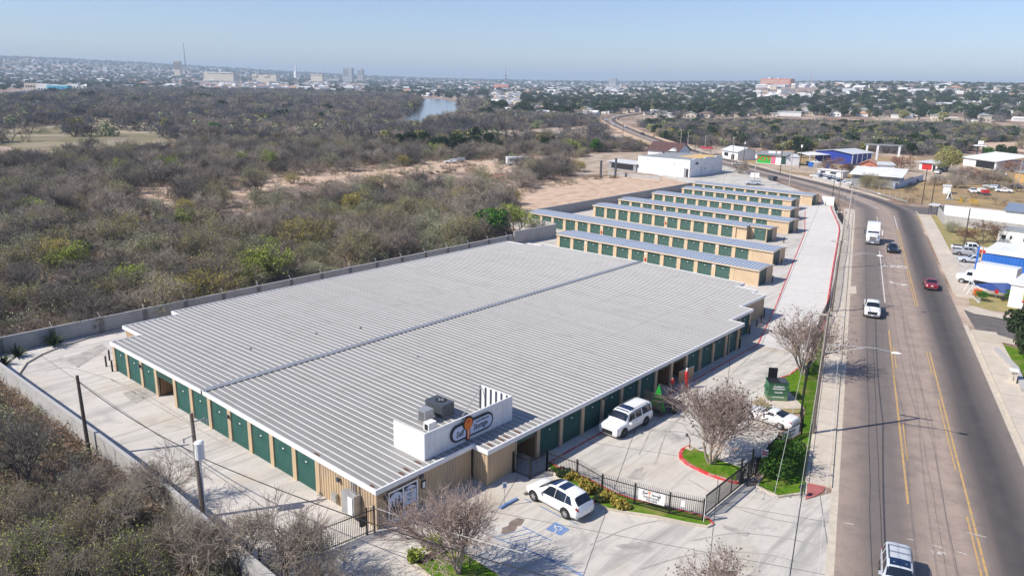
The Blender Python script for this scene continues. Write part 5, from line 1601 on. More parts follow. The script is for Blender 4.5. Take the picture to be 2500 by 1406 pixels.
# cars farther away: one of each kind, then copies
far_sedan = suv('car', 'white car parked on the shop forecourt behind the farthest storage row', 'car_silver', 4.8, 1.85, 1.55, 2.75, .34, 'box')
p = g(1838, 452); far_sedan.place(p[0], p[1], RAD(120)); far_sedan = far_sedan.root
def on_road(x_like, off, rev, label, src, px=None):
 p = g(*px); s = s_of(*p); c0, n0, z0 = road_at(s); q = c0 + n0 * off
 a = math.atan2(-n0[0], n0[1]) + (PI if rev else 0)
 return dup(src, (q[0], q[1], z0 + 0.03), a, label, 'cars on the far bridge road')
carw = suv('car', 'white car on the far bend of the bridge road', 'car_white', 4.7, 1.82, 1.48, 2.7, .33, 'sedan'); p = g(1484, 307); s = s_of(*p); c0, n0, z0 = road_at(s)
carw.place(c0[0] + n0[0] * 2.6, c0[1] + n0[1] * 2.6, math.atan2(-n0[0], n0[1]) + PI, z0 + .03); carw.root['group'] = 'cars on the far bridge road'
on_road(0, -2.4, False, 'silver car on the far bridge road, nearest of the bunch at the bend', far_sedan, (1494, 312))
on_road(0, 2.6, True, 'grey car in the middle of the far bend of the bridge road', far_sedan, (1498, 297))
on_road(0, -2.4, False, 'white car farthest round the bend of the bridge road', carw.root, (1508, 290))
on_road(0, -2.2, False, 'dark car alone on the straight of the bridge road', bpy.data.objects['car'] if 'car' in bpy.data.objects else far_sedan, (1558, 331))
CAR_SRC = {'white': carw.root, 'silver': far_sedan, 'black': bpy.data.objects['car']}
# ------------------------------------------------------------------ utility poles, lamps, wires
def pole(px, h, label, mat='wood_pole', r=0.16, arms=(), adir=0.0, lamp=None, tanks=0, group=None, lean=(0, 0), name='utility_pole', base=None):
 x, y = base if base else g(*px)
 z = float(hf(x, y))
 t = thing(name, label, 'utility pole', (x, y, z), 0, group)
 mb = MB(); mb.cyl((0, 0, -0.2), (lean[0], lean[1], h), r, r * 0.7, 9)
 mb.build('pole_shaft', M[mat], t, local=True)
 ax = Vector((math.cos(adir), math.sin(adir), 0))
 for zz, L in arms:
  c = Vector((lean[0] * zz / h, lean[1] * zz / h, zz))
  n = Vector((-ax.y, ax.x, 0)) * (r + 0.06)
  mb = MB(); mb.bar(c - ax * L / 2 + n, c + ax * L / 2 + n, 0.12, 0.14)
  a = mb.build('cross_arm', M['conc_pole'], t, local=True)
  mb = MB()
  for s in (-0.46, -0.22, 0.22, 0.46):
   q = c + ax * (L * s) + n
   mb.cyl(q + Vector((0, 0, .14)), q + Vector((0, 0, .32)), .05, .03, 6)
  mb.build('insulator', M['trim'], a, local=True)
 for k in range(tanks):
  zz = h * 0.82
  q = Vector((0, 0, zz)) + ax * (0.42 if k else -0.42)
  mb = MB(); mb.cyl(q - Vector((0, 0, .45)), q + Vector((0, 0, .45)), .27, .27, 12); mb.cyl(q + Vector((0, 0, .45)), q + Vector((0, 0, .52)), .29, .2, 12)
  mb.build('transformer', M['trim'], t, local=True)
 if lamp:
  ld, lz, LL = lamp
  d = Vector((math.cos(ld), math.sin(ld), 0))
  mb = MB()
  mb.tube([Vector((0, 0, lz)) + d * .1, Vector((0, 0, lz + .25)) + d * LL * .75, Vector((0, 0, lz + .1)) + d * LL], .045, 6)
  mb.tube([Vector((0, 0, lz - .75)) + d * .1, Vector((0, 0, lz + .15)) + d * LL * .6], .03, 6)
  a = mb.build('lamp_arm', M['grey_metal'], t, local=True)
  q = Vector((0, 0, lz + .08)) + d * (LL + .25)
  mb = MB(); mb.v = []
  for i in range(9):
   u = -1 + 2 * i / 8
   w = .17 * math.sqrt(max(0, 1 - u * u)) + .01
   for j in range(8):
    th = 2 * PI * j / 8
    v = q + d * (u * .42) + Vector((-d.y, d.x, 0)) * (w * math.cos(th)) + Vector((0, 0, 1)) * (w * .6 * math.sin(th))
    mb.v.append(tuple(v))
  for i in range(8):
   for j in range(8):
    mb.f.append((i * 8 + j, i * 8 + (j + 1) % 8, (i + 1) * 8 + (j + 1) % 8, (i + 1) * 8 + j)); mb.m.append(0)
  mb.build('lamp_head', M['trim'], a, smooth=True, local=True)
 return t
ROADA = RAD(17.3)
PERP = ROADA - PI / 2
p_a = pole((1983, 1060), 11.1, 'tall wooden pole with crossarm and lamp arm at the red paver landing', 'wood_pole', .17, ((10.7, 2.6),), PERP, (PERP, 8.3, 5.2))
p_b = pole((2030, 762), 9.8, 'wooden pole with lamp arm by the red hydrant behind the crape tree', 'wood_pole', .16, ((9.5, 2.4),), PERP, (PERP, 8.2, 4.6))
p_c = pole((2045, 655), 9.6, 'pale pole with wide crossarm above the red kerb of the storage lane', 'conc_pole', .15, ((9.3, 2.6),), PERP, None)
p_d = pole((2068, 560), 9.5, 'pale pole with lamp arm at the bend where the pavement ends', 'conc_pole', .15, ((9.2, 2.4), (6.6, 1.6)), PERP + .3, (PERP - .1, 8.0, 5.0))
pole((2044, 505), 9.8, 'pale leaning pole rising from the verge behind the white low wall', 'wood_pole', .14, ((9.4, 2.0),), PERP + .3)
pole((2030, 497), 7.2, 'thin dark pole at the corner of the white low wall', 'dark_pole', .11)
p_l = pole((219, 1113), 6.8, 'short dark pole rising from the brush by the left yard wall', 'dark_pole', .16, lean=(-.1, 0))
p_t = pole((497, 1262), 7.7, 'brown pole with a white transformer can left of the green doors', 'wood_pole', .17, lean=(-.1, .1))
mb = MB(); mb.cyl((-.05, -.45, 4.6), (-.05, -.45, 5.75), .31, .31, 14); mb.cyl((-.05, -.45, 5.75), (-.05, -.45, 5.85), .33, .22, 14)
mb.build('transformer', M['sign_blue'] if False else M['trim'], p_t, local=True)
mb = MB(); mb.bar((-.05, -.1, 5.1), (-.05, -.3, 5.1), .1, .1); mb.bar((-.1, .1, 7.0), (.9, .25, 6.9), .06, .08); mb.bar((-.1, .1, 6.1), (-.9, -.1, 6.1), .05, .06)
mb.build('bracket', M['grey_metal'], p_t, local=True)
mb = MB()
for q in ((.8, .25, 7.02), (1.0, .3, 6.8), (-.85, -.1, 6.2)): mb.cyl(q, (q[0], q[1], q[2] - .35), .06, .04, 6)
mb.build('insulator', M['grey_metal'], p_t, local=True)
mb = MB(); mb.cyl((.13, -.12, 0), (.1, -.12, 4.5), .05, .05, 6); mb.build('conduit', M['trim'], p_t, local=True)
# far utility poles
FAR = [((1840, 452), 10.5, 'conc_pole', 2, 'pale pole with two white transformer cans by the shop car park'), ((1926, 458), 10.0, 'conc_pole', 0, 'pale pole with white crossarm on the verge behind the far storage row'),
  ((1952, 412), 10.0, 'dark_pole', 2, 'dark pole with two white cans left of the blue shed'), ((1904, 425), 9.0, 'dark_pole', 0, 'dark pole right of the green painted wall'),
  ((2250, 500), 9.5, 'dark_pole', 0, 'dark brown pole at the corner of the dry field'), ((2272, 508), 7.8, 'dark_pole', 0, 'shorter dark pole next to the brown pole of the dry field'),
  ((1787, 398), 10, 'conc_pole', 0, 'pale pole with crossarm right of the white arched shop'), ((1815, 395), 9, 'dark_pole', 1, 'dark pole with lamp left of the grey roofed cottage'),
  ((1660, 372), 10, 'conc_pole', 0, 'pale pole with crossarm, left one of the three beside the bridge end'), ((1677, 377), 9.5, 'conc_pole', 0, 'pale pole with crossarm, middle one of the three beside the bridge end'),
  ((1696, 372), 9.5, 'dark_pole', 0, 'dark pole with crossarm, right one of the three beside the bridge end'), ((1720, 375), 8, 'conc_pole', 0, 'slim grey pole before the red shop awning'),
  ((1520, 346), 11, 'dark_pole', 0, 'dark pole against the bridge side'), ((1485, 332), 12, 'dark_pole', 0, 'dark pole left of the bridge bend'), ((1571, 356), 9, 'dark_pole', 0, 'dark pole at the near end of the bridge'),
  ((1628, 345), 8, 'dark_pole', 0, 'dark pole before the yellow reeds beyond the bridge road'), ((1541, 320), 9, 'conc_pole', 0, 'slim pale pole on the far side of the bridge road'), ((1476, 300), 7, 'conc_pole', 0, 'pale pole at the far bend of the bridge road'),
  ((2352, 604), 7.5, 'dark_pole', 0, 'thin dark pole between the yard shrub and the parked pickups'), ((2480, 842), 6, 'dark_pole', 0, 'thin dark pole above the dark tree at the right edge'),
  ((2485, 450), 8, 'conc_pole', 0, 'pale pole by the yellow painted house at the right edge'), ((2195, 440), 8, 'dark_pole', 0, 'dark pole beside the rust red tree'),
  ((118, 284), 8, 'conc_pole', 0, 'pale post beside the clearing at the far left'), ((70, 276), 9, 'wood_pole', 0, 'grey pole at the left clearing by the picnic posts'), ((565, 347), 8, 'conc_pole', 0, 'lone pale pole standing in the brush'), ((297, 228), 14, 'conc_pole', 0, 'lone pale mast at the edge of the far left wood')]
for px, h, m_, tk, lb in FAR:
 pole(px, h, lb, m_, .14, ((h - .4, 2.2),) if m_ == 'conc_pole' and h > 9 else (), .6, None, tk)
def wire(a, b, sag, label, mat='wire', r=0.018, n=10):
 mb = MB(); pts = []
 a, b = Vector(a), Vector(b)
 for i in range(n + 1):
  t = i / n
  p = a.lerp(b, t); p.z -= 4 * sag * t * (1 - t); pts.append(p)
 mb.tube(pts, r, 4)
 return tag(mb.build('overhead_wire', M[mat]), label, 'wire', 'overhead wires')
def top(t, z, dx=0, dy=0):
 return (t.location.x + dx, t.location.y + dy, t.location.z + z)
wire(top(p_l, 6.2), top(p_t, 4.9, -.2), .35, 'black cable between the two poles of the left yard', r=.03)
wire(top(p_t, 4.6), (26.2, 20.0, 5.2), .5, 'black cable running right from the transformer pole', r=.03)
wire((27.9, 36.5, 1.6), (26.5, 22.0, 5.5), .1, 'pale cable crossing the iron gate by the building corner', 'wire_pale', .018)
for dx, lb in ((-1.1, 'left'), (.0, 'middle'), (1.1, 'right')):
 o = Vector((math.cos(PERP), math.sin(PERP), 0)) * dx
 pts = [(-6, -13, 11.4)]
 chain = [(Vector((20.0, 6.6, 11.0)) + o), Vector(top(p_a, 10.95)) + o, Vector(top(p_b, 9.8)) + o, Vector(top(p_c, 9.6)) + o, Vector(top(p_d, 9.5)) + o]
 for i, (a, b) in enumerate(zip(chain[:-1], chain[1:])):
  wire(a, b, .5, 'thin line along the road crossarms, %s strand' % lb, 'wire_pale', .013)
o1 = Vector(top(p_a, 7.2)); wire(Vector((26, 8.4, 7.0)), o1, .3, 'thick grey cable bundle hanging low over the driveway', 'wire', .035); wire(o1, Vector(top(p_b, 7.0)), .3, 'thick grey cable bundle between the road poles', 'wire', .03)
fp = [gz(1840, 452), gz(1926, 458)]
wire((fp[0][0], fp[0][1], 10), (fp[1][0], fp[1][1], 9.6), .4, 'line between the two pale poles by the shop car park', 'wire', .025)
fp2 = [gz(1787, 398), gz(1660, 372)]
wire((fp2[0][0], fp2[0][1], 9.5), (fp[0][0], fp[0][1], 10.2), .4, 'line from the shop pole towards the transformer cans', 'wire', .025)
wire((fp2[1][0], fp2[1][1], 9.5), (fp2[0][0], fp2[0][1], 9.7), .5, 'line beside the bridge road above the shop', 'wire', .025)
# ------------------------------------------------------------------ iron fences and gate
def iron_fence(pts, h, label, pitch=0.13, curved=True, posts=None, mat='black'):
 t = thing('iron_fence', label, 'fence', (pts[0][0], pts[0][1], 0))
 rails = MB(); pk = MB()
 for a, b in zip(pts[:-1], pts[1:]):
  A, B = Vector((a[0], a[1], 0)), Vector((b[0], b[1], 0)); L = (B - A).length; d = (B - A) / L; n = Vector((-d.y, d.x, 0))
  for z in (0.15, h * 0.84):
   rails.bar(A + Vector((0, 0, z)), B + Vector((0, 0, z)), .04, .05)
  k = max(2, int(L / pitch))
  for i in range(1, k):
   p = A + d * (L * i / k)
   pk.cyl(p + Vector((0, 0, .06)), p + Vector((0, 0, h * .9)), .017, .017, 4, False)
   if curved:
    pk.cyl(p + Vector((0, 0, h * .9)), p + n * .12 + Vector((0, 0, h * 1.02)), .017, .012, 4, False)
 rails.build('rail', M[mat], t); pk.build('picket_bars', M[mat], t)
 for p in (posts or pts):
  MB().box(p[0] - .05, p[1] - .05, 0, p[0] + .05, p[1] + .05, h * 1.0).build('post', M[mat], t)
 return t
iron_fence([(40.06, 34.4), (40.18, 32.81), (42.0, 32.64)], 1.75, 'short black iron fence between the building and the courtyard corner')
f2 = iron_fence([(42.0, 32.64), (42.36, 30.03), (41.86, 27.38), (42.4, 24.94), (43.01, 22.49), (43.85, 20.34)], 1.8, 'black iron fence with a white banner along the front lawn strip')
fg = iron_fence([(27.7, 35.8), (27.2, 35.95), (24.0, 36.4), (20.1, 37.1)], 2.0, 'tall black iron gate between the glass door corner and the left yard wall')
MB().box(26.7, 35.85, .8, 27.1, 36.05, 1.45).build('lock_box', M['black'], fg)
A_ = Vector((42.46, 24.7, 0)); B_ = Vector((42.92, 22.85, 0)); dd = (B_ - A_).normalized(); off = Vector((-dd.y, dd.x, 0))
if off.x > 0: off = -off
bn = thing('banner', 'white storage banner with orange key tied to the black iron fence', 'banner', (A_.x, A_.y, 0))
def bq(u, z, e=.03):
 q = A_ + (B_ - A_) * u + off * e; return (q.x, q.y, z)
MB().quad(bq(0, .62), bq(1, .62), bq(1, 1.5), bq(0, 1.5)).build('cloth', M['banner'], bn)
def btext(s, u, z, size, bold=.004, sx=.9, mat='ink'):
 q = bq(u, z, .036)
 return text_mesh(s, size, M[mat], .001, name='lettering', parent=bn, matrix=frame((q[0] - A_.x, q[1] - A_.y, z), dd, (0, 0, 1)), bold=bold, sx=sx)
btext('Self', .27, 1.25, .24, .006); btext('Storage', .68, 1.22, .24, .006); btext('STORE NOW OR NEVER', .5, .95, .12); btext('723-2353', .52, .76, .24, .006)
mb = MB(); st_ = stadium(1.3, .46)
for i in range(len(st_)):
 a, b = st_[i], st_[(i + 1) % len(st_)]
 def q_(p, k):
  v = A_ + (B_ - A_) * (.5 + p[0] * k / (B_ - A_).length) + off * .034; return (v.x, v.y, 1.24 + p[1] * k)
 mb.quad(q_(a, 1), q_(b, 1), q_(b, .93), q_(a, .93))
mb.build('oval_outline', M['ink'], bn)
mb = MB()
for a0 in range(10):
 t0, t1 = a0 * PI / 5, (a0 + 1) * PI / 5
 def kk(r, t):
  v = A_ + (B_ - A_) * (.42 + r * math.cos(t) / (B_ - A_).length) + off * .038; return (v.x, v.y, 1.36 + r * math.sin(t))
 mb.quad(kk(.1, t0), kk(.1, t1), kk(.04, t1), kk(.04, t0))
v0 = A_ + (B_ - A_) * .41 + off * .038; v1 = A_ + (B_ - A_) * .435 + off * .038
mb.quad((v0.x, v0.y, 1.02), (v1.x, v1.y, 1.02), (v1.x, v1.y, 1.28), (v0.x, v0.y, 1.28))
mb.build('key_emblem', M['orange'], bn)
pb = thing('notice_plate', 'white notice plate tied to the iron fence near the gate', 'sign', (43.3, 21.7, 0))
MB().quad((43.22, 21.75, .9), (43.32, 21.5, .9), (43.32, 21.5, 1.4), (43.22, 21.75, 1.4)).build('plate', M['banner'], pb)
gp = thing('flag_post', 'slim white post standing in the lawn tip before the gate', 'post', (43.7, 20.2, 0))
mb = MB(); mb.cyl((43.7, 20.2, 0), (43.85, 20.25, 1.85), .025, .025, 6); mb.build('shaft', M['trim'], gp)
# sliding gate with screen
gt = thing('sliding_gate', 'black sliding gate with dark mesh across the courtyard drive', 'gate', (44.7, 20.55, 0))
mb = MB()
mb.bar((44.6, 20.58, .15), (52.5, 20.5, .15), .06, .08); mb.bar((44.6, 20.58, 1.55), (52.5, 20.5, 1.55), .07, .12)
for x in (44.6, 46.6, 48.6, 50.6, 52.5): mb.bar((x - .03, 20.56, .15), (x + .03, 20.56, .15), .06, 1.45)
mb.build('frame', M['black'], gt)
mm_, mt_, mbn = new_mat('gate_mesh')
mbn.inputs['Base Color'].default_value = (.02, .02, .02, 1)
mbn.inputs['Alpha'].default_value = 0.55
M['gate_mesh'] = mm_
MB().quad((44.62, 20.54, .22), (52.45, 20.54, .22), (52.45, 20.54, 1.55), (44.62, 20.54, 1.55)).build('mesh_screen', M['gate_mesh'], gt)
MB().box(44.6, 20.2, 0.0, 52.5, 20.34, .05).build('track', M['grey_metal'], gt)
gm = thing('gate_motor', 'dark gate motor box between the two black gate posts', 'gate motor', (50.9, 20.9, 0))
MB().box(50.7, 20.75, 0, 51.1, 21.15, .9).build('casing', M['dark_metal'], gm)
for x, y in ((50.55, 20.75), (50.6, 20.2), (52.6, 20.8)):
 MB().box(x - .06, y - .06, 0, x + .06, y + .06, 2.1).build('post', M['black'], gm)
scr = iron_fence([(52.6, 20.45), (55.5, 20.75), (58.1, 21.0), (62.0, 20.5)], 1.55, 'black screened fence behind the big hedge with a white notice', curved=False)
MB().quad((52.6, 20.42, .25), (58.1, 20.96, .25), (58.1, 20.96, 1.4), (52.6, 20.42, 1.4)).build('mesh_screen', M['gate_mesh'], scr)
sg2 = thing('fence_sign', 'white storage notice on the black fence beside the sports coupe', 'sign', (59.5, 20.7, 0))
MB().quad((58.5, 20.86, .45), (61.3, 20.5, .45), (61.3, 20.5, 1.35), (58.5, 20.86, 1.35)).build('plate', M['banner'], sg2)
for s, z, sz in (('SelfStorage', 1.08, .34), ('RV+BOAT', .72, .3)):
 text_mesh(s, sz, M['ink'], .001, name='lettering', parent=sg2, matrix=frame((59.9 - 59.5, 20.668 - 20.7, z), (2.8, -.36, 0), (0, 0, 1)), bold=.008)
fence_pts = [(62.0, 20.5), (66, 22.1), (75, 25.0), (92.3, 30.0), (104, 32.75), (115, 36.0), (127.4, 39.9), (138.3, 43.1), (154, 47.9), (164.8, 51.3), (171.7, 53.6), (180.6, 57.6), (192.7, 62.6), (199.8, 65.3)]
iron_fence(fence_pts, 1.85, 'long black iron fence between the red kerb and the road pavement', .17, True)
# no entry style sign, mail box, key pad, hydrant, wheel stops
def sign_post(px, h, plate_w, plate_h, mat, label, face=PI, sub=None):
 x, y = g(*px)
 t = thing('road_sign', label, 'sign', (x, y, 0), face)
 mb = MB(); mb.cyl((0, 0, 0), (0, 0, h), .03, .03, 6); mb.build('post', M['grey_metal'], t, local=True)
 MB().box(-.035, -plate_w / 2, h - plate_h, -.02, plate_w / 2, h).build('plate', M[mat], t, local=True)
 return t
t = sign_post((1231, 1235), 1.9, .32, .48, 'banner', 'small blue and white disabled parking sign before the shop wall')
t.rotation_euler = (0, 0, RAD(60))
MB().box(-.045, -.11, 1.5, -.036, .11, 1.78).build('emblem', M['blue_paint'], t, local=True)
t = sign_post((1862, 1150), 1.9, .5, .75, 'banner', 'white sign with red diagonal bars beside the big hedge')
t.rotation_euler = (0, 0, RAD(30))
mb = MB()
for q in (-.14, .08): mb.add([(-.04, -.2, 1.5 + q), (-.04, .2, 1.62 + q), (-.04, .2, 1.76 + q), (-.04, -.2, 1.64 + q)], [(0, 1, 2, 3)])
mb.build('red_bars', M['red'], t, local=True)
t = thing('mail_box', 'black kerb-side mail box on two thin legs by the driveway lawn', 'mail box', (*g(1954, 1212), 0))
MB().box(-.22, -.12, .75, .22, .12, .92).build('box', M['black'], t, local=True)
for s in (-.12, .12): MB().box(s - .02, -.02, 0, s + .02, .02, .75).build('leg', M['black'], t, local=True)
kp = thing('keypad_post', 'bent dark keypad post at the tip of the red kerbed island', 'keypad', (*g(1683, 1098), .14))
mb = MB(); mb.tube([(0, 0, 0), (0, 0, .75), (-.08, .1, 1.05), (-.25, .2, 1.2)], .035, 6); mb.build('stem', M['black'], kp, local=True)
MB().box(-.34, .12, 1.12, -.2, .28, 1.36).build('keypad', M['dark_metal'], kp, local=True)
MB().box(-.25, -.3, 0, .25, .3, .03).build('base_plate', M['kerb'], kp, local=True)
hy = thing('fire_hydrant', 'red fire hydrant at the foot of the road pole', 'fire hydrant', (*g(2028, 738), 0))
mb = MB(); mb.cyl((0, 0, 0), (0, 0, .7), .14, .13, 10); mb.cyl((0, 0, .7), (0, 0, .88), .16, .06, 10); mb.build('barrel', M['red'], hy, local=True)
mb = MB(); mb.cyl((-.24, 0, .5), (.24, 0, .5), .06, .06, 8); mb.build('outlet', M['red'], hy, local=True)
ws = thing('wheel_stop', 'blue painted concrete wheel stop in the disabled bay', 'wheel stop', (*g(1241, 1229), 0))
a, b = g(1221, 1242), g(1262, 1219)
mb = MB(); mb.bar((a[0], a[1], 0.02), (b[0], b[1], 0.02), .2, .14); mb.build('block', M['blue_paint'], ws)
ws = thing('wheel_stop', 'dark wheel stop behind the white crossover', 'wheel stop', (*g(1290, 1205), 0))
a, b = g(1281, 1208), g(1302, 1196)
mb = MB(); mb.bar((a[0], a[1], 0.02), (b[0], b[1], 0.02), .2, .12); mb.build('block', M['asphalt_old'], ws)
# arrow sign painted dark, standing in the small tree bed
ar = thing('arrow_sign', 'dark brown wooden arrow sign over the little tree at the bottom', 'sign', (*g(1768, 1470), 0))
mb = MB()
x0, y0 = ar.location.x, ar.location.y
for dx, lb in ((0, 0),):
 mb.cyl((x0, y0, 0), (x0, y0, 1.9), .05, .05, 6)
mb.build('post', M['dark_pole'], ar)
rr = Vector((_r[0], _r[1], 0)).normalized()
def aq(u, z): return (x0 + rr.x * u, y0 + rr.y * u, z)
mb = MB()
pl = [(-.95, 2.05), (-.25, 2.2), (-.25, 2.12), (.6, 2.1), (.6, 1.9), (-.25, 1.92), (-.25, 1.82)]
bk = Vector((-rr.y, rr.x, 0)) * .05
mb.add([aq(u, z) for u, z in pl] + [tuple(Vector(aq(u, z)) + bk) for u, z in pl], [tuple(range(6, -1, -1)), tuple(range(7, 14))] + [(i, (i + 1) % 7, 7 + (i + 1) % 7, 7 + i) for i in range(7)])
mb.build('board', M['dark_pole'], ar)
# dumpster
du = thing('dumpster', 'green waste skip with raised black lid and white lettering on a concrete pad', 'dumpster')
a, b = np.array(g(1873, 980)), np.array(g(1921, 983))
fw = (b - a) / np.linalg.norm(b - a); bk = np.array([-fw[1], fw[0]])
if bk[0] < 0: bk = -bk
Wd = np.linalg.norm(b - a)
du.location = (a[0], a[1], .15); du.rotation_euler = (0, 0, math.atan2(fw[1], fw[0]))
sgn = 1 if (np.array([-fw[1], fw[0]]) @ bk) > 0 else -1
mb = MB()
Dp, Hh = 1.5, 1.75
mb.box(0, 0, .05, Wd, sgn * Dp, Hh)
for z in (.55, 1.05): mb.box(-.03, -sgn * .03, z, Wd + .03, sgn * (Dp + .03), z + .05)
mb.box(-.05, -sgn * .05, Hh - .08, Wd + .05, sgn * (Dp + .05), Hh + .0)
m_du = simple('dumpster_green', (.035, .13, .06), .55, (.05, .15, .075), 2.0)
mb.build('body', m_du, du, local=True)
MB().box(-.006, -sgn * .006, .08, Wd + .006, -sgn * .004, .54).build('faded_panel', simple('faded_green', (.12, .22, .11), .6), du, local=True)
MB().box(.08, sgn * .05, Hh, Wd - .08, sgn * (Dp - .05), Hh + .03).build('opening', M['dark'], du, local=True)
mb = MB(); mb.box(Wd * .08, sgn * (Dp - .12), Hh + .03, Wd * .55, sgn * (Dp - .04), Hh + 1.05)
for q in range(5): mb.box(Wd * (.12 + .09 * q), sgn * (Dp - .15), Hh + .05, Wd * (.145 + .09 * q), sgn * (Dp - .12), Hh + 1.0)
mb.build('lid', M['black'], du, local=True)
MB().box(Wd * .6, sgn * .1, Hh + .03, Wd * .97, sgn * (Dp - .05), Hh + .08).build('lid', M['dark_metal'], du, local=True)
mb = MB(); mb.box(-.18, sgn * .3, .9, -.03, sgn * 1.2, 1.15); mb.box(Wd + .03, sgn * .3, .9, Wd + .18, sgn * 1.2, 1.15); mb.build('fork_pocket', m_du, du, local=True)
for s, z, sz in (('Southern', 1.45, .26), ('Sanitation', 1.22, .28), ('725-2353', .84, .2), ('Commercial Recycling', .38, .12)):
 text_mesh(s, sz, M['banner'], .002, name='lettering', parent=du, matrix=frame((Wd * .52, -sgn * .02, z), (1, 0, 0), (0, 0, 1)) if sgn > 0 else frame((Wd * .52, .02, z), (1, 0, 0), (0, 0, 1)), bold=.008)
# utility trailer with christmas decorations in front of the open units
tr = thing('utility_trailer', 'black mesh utility trailer with its ramp up behind the large white car', 'trailer', (58.4, 31.9, 0), RAD(-2))
mb = MB(); mb.box(-1.9, -.95, .5, 1.9, .95, .58)
for x in (-1.9, -.65, .65, 1.85):
 for y in (-.95, .9): mb.box(x, y, .5, x + .05, y + .05, 1.05)
for y in (-.95, .92): mb.box(-1.9, y, 1.0, 1.9, y + .04, 1.06)
mb.build('bed', M['black'], tr, local=True)
MB().box(-1.98, -.95, .55, -1.92, .95, 2.3).build('ramp', M['gate_mesh'], tr, local=True)
for s in (-1, 1):
 mb = MB(); mb.cyl((0, s * 1.0, .33), (0, s * 1.2, .33), .33, .33, 14); mb.build('wheel', M['tyre'], tr, local=True)
MB().box(-2.02, .75, .5, -1.97, .9, .62).build('taillight', M['tail'], tr, local=True)
MB().bar((1.9, 0, .5), (3.0, 0, .5), .08, .08).build('drawbar', M['black'], tr, local=True)
gc = thing('tree_decoration', 'flat green triangular tree decoration standing in the black trailer', 'decoration', (57.2, 31.9, .58))
mb = MB(); mb.add([(-.1, -.85, 0), (.0, .85, 0), (.05, 0.05, 2.35), (.55, 0.0, 0)], [(0, 2, 1), (0, 3, 2), (3, 1, 2), (0, 1, 3)])
mb.build('panel', simple('decoration_green', (.012, .26, .025), .5), gc, local=True)
MB().box(-.05, -.9, .02, .1, .9, .12).build('stand', M['black'], gc, local=True)
pt = thing('painted_board', 'white board with blue and red painting leaning on the brown post', 'board', (56.0, 33.3, 0), RAD(-60))
MB().box(-.03, -.6, .0, .02, .6, 1.5).build('board', M['banner'], pt, local=True)
mb = MB(); mb.box(-.036, -.35, .7, -.031, .5, 1.35); mb.build('painting', M['blue_wall'], pt, local=True)
mb = MB(); mb.cyl((-.036, -.3, .95), (-.042, -.3, .95), .16, .16, 10); mb.build('painted_dot', M['red'], pt, local=True)
pw = thing('plywood_sheet', 'tan plywood sheet leaning at the open brown storage bay', 'plywood', (66.2, 34.0, 0), RAD(-6))
MB().box(-1.3, -.05, 0, 1.3, .0, 1.3).build('sheet', M['plywood'], pw, local=True)
MB().box(-1.3, -.055, 1.3, 1.3, .005, 1.34).build('edge', M['banner'], pw, local=True)
rd = thing('red_decoration', 'tall red wrapped decoration leaning before the plywood sheet', 'decoration', (64.6, 33.0, 0))
mb = MB()
for i, (z, r) in enumerate(((0, .26), (.5, .24), (1.0, .22), (1.5, .26), (1.9, .2))):
 for q in range(10): mb.v.append((r * math.cos(q * PI / 5) - z * .12, r * .7 * math.sin(q * PI / 5), z))
for i in range(4):
 for q in range(10): mb.f.append((i * 10 + q, i * 10 + (q + 1) % 10, (i + 1) * 10 + (q + 1) % 10, (i + 1) * 10 + q)); mb.m.append(0)
mb.f.append(tuple(range(40, 50))); mb.m.append(0)
mb.build('wrapping', M['red'], rd, smooth=True, local=True)
MB().cyl((-.22, 0, 1.9), (-.24, 0, 2.2), .1, .08, 8).build('cap', M['banner'], rd, local=True)
# yellow traffic barriers etc. in the dry field
def barrier(px, label, rot):
 t = thing('yellow_frame', label, 'machine frame', (*g(*px), 0), rot, 'yellow machine frames in the dry field')
 mb = MB()
 for z in (.25, .75): mb.bar((-1, 0, z), (1, 0, z), .1, .1)
 for x in (-1, 0, 1): mb.bar((x - .05, 0, 0), (x + .05, 0, 0), .1, 1.0); mb.bar((x, -.5, 0), (x, .5, 0), .1, .1)
 mb.build('frame', simple('yellow_enamel', (.62, .36, .01), .5), t, local=True)
 return t
barrier((2345, 493), 'yellow metal frame lying alone in the dry field', .3); barrier((2372, 492), 'yellow metal frame beside a second one in the dry field', -.2); barrier((2382, 497), 'yellow metal frame nearest the white yard wall', .5)
hut = thing('small_hut', 'white open hut standing in the dry field', 'hut', (*g(2310, 472), 0), .2)
mb = MB(); mb.box(-1.3, .9, 0, 1.3, 1.0, 2.2); mb.box(-1.3, -1, 0, -1.2, 1, 2.2); mb.box(1.2, -1, 0, 1.3, 1, 2.2); mb.build('wall', M['white'], hut, local=True)
MB().box(-1.5, -1.2, 2.2, 1.5, 1.2, 2.32).build('roof', M['white_roof'], hut, local=True)
rig = thing('metal_rig', 'grey steel rig frame beside the white hut in the field', 'machine', (*g(2316, 487), 0), .4)
mb = MB()
for a in (-1.2, 1.2):
 mb.bar((a, -.8, 0), (a, .8, 0), .15, .3); mb.cyl((a, -.7, .2), (a * .2, 0, 2.6), .08, .08, 5); mb.cyl((a, .7, .2), (a * .2, 0, 2.6), .08, .08, 5)
mb.bar((-1.2, 0, .2), (1.2, 0, .2), .3, .25); mb.build('frame', M['grey_metal'], rig, local=True)
mb = MB(); mb.cyl((0, -.3, 1.2), (0, .3, 1.2), .5, .5, 12); mb.build('drum', M['dark_metal'], rig, local=True)
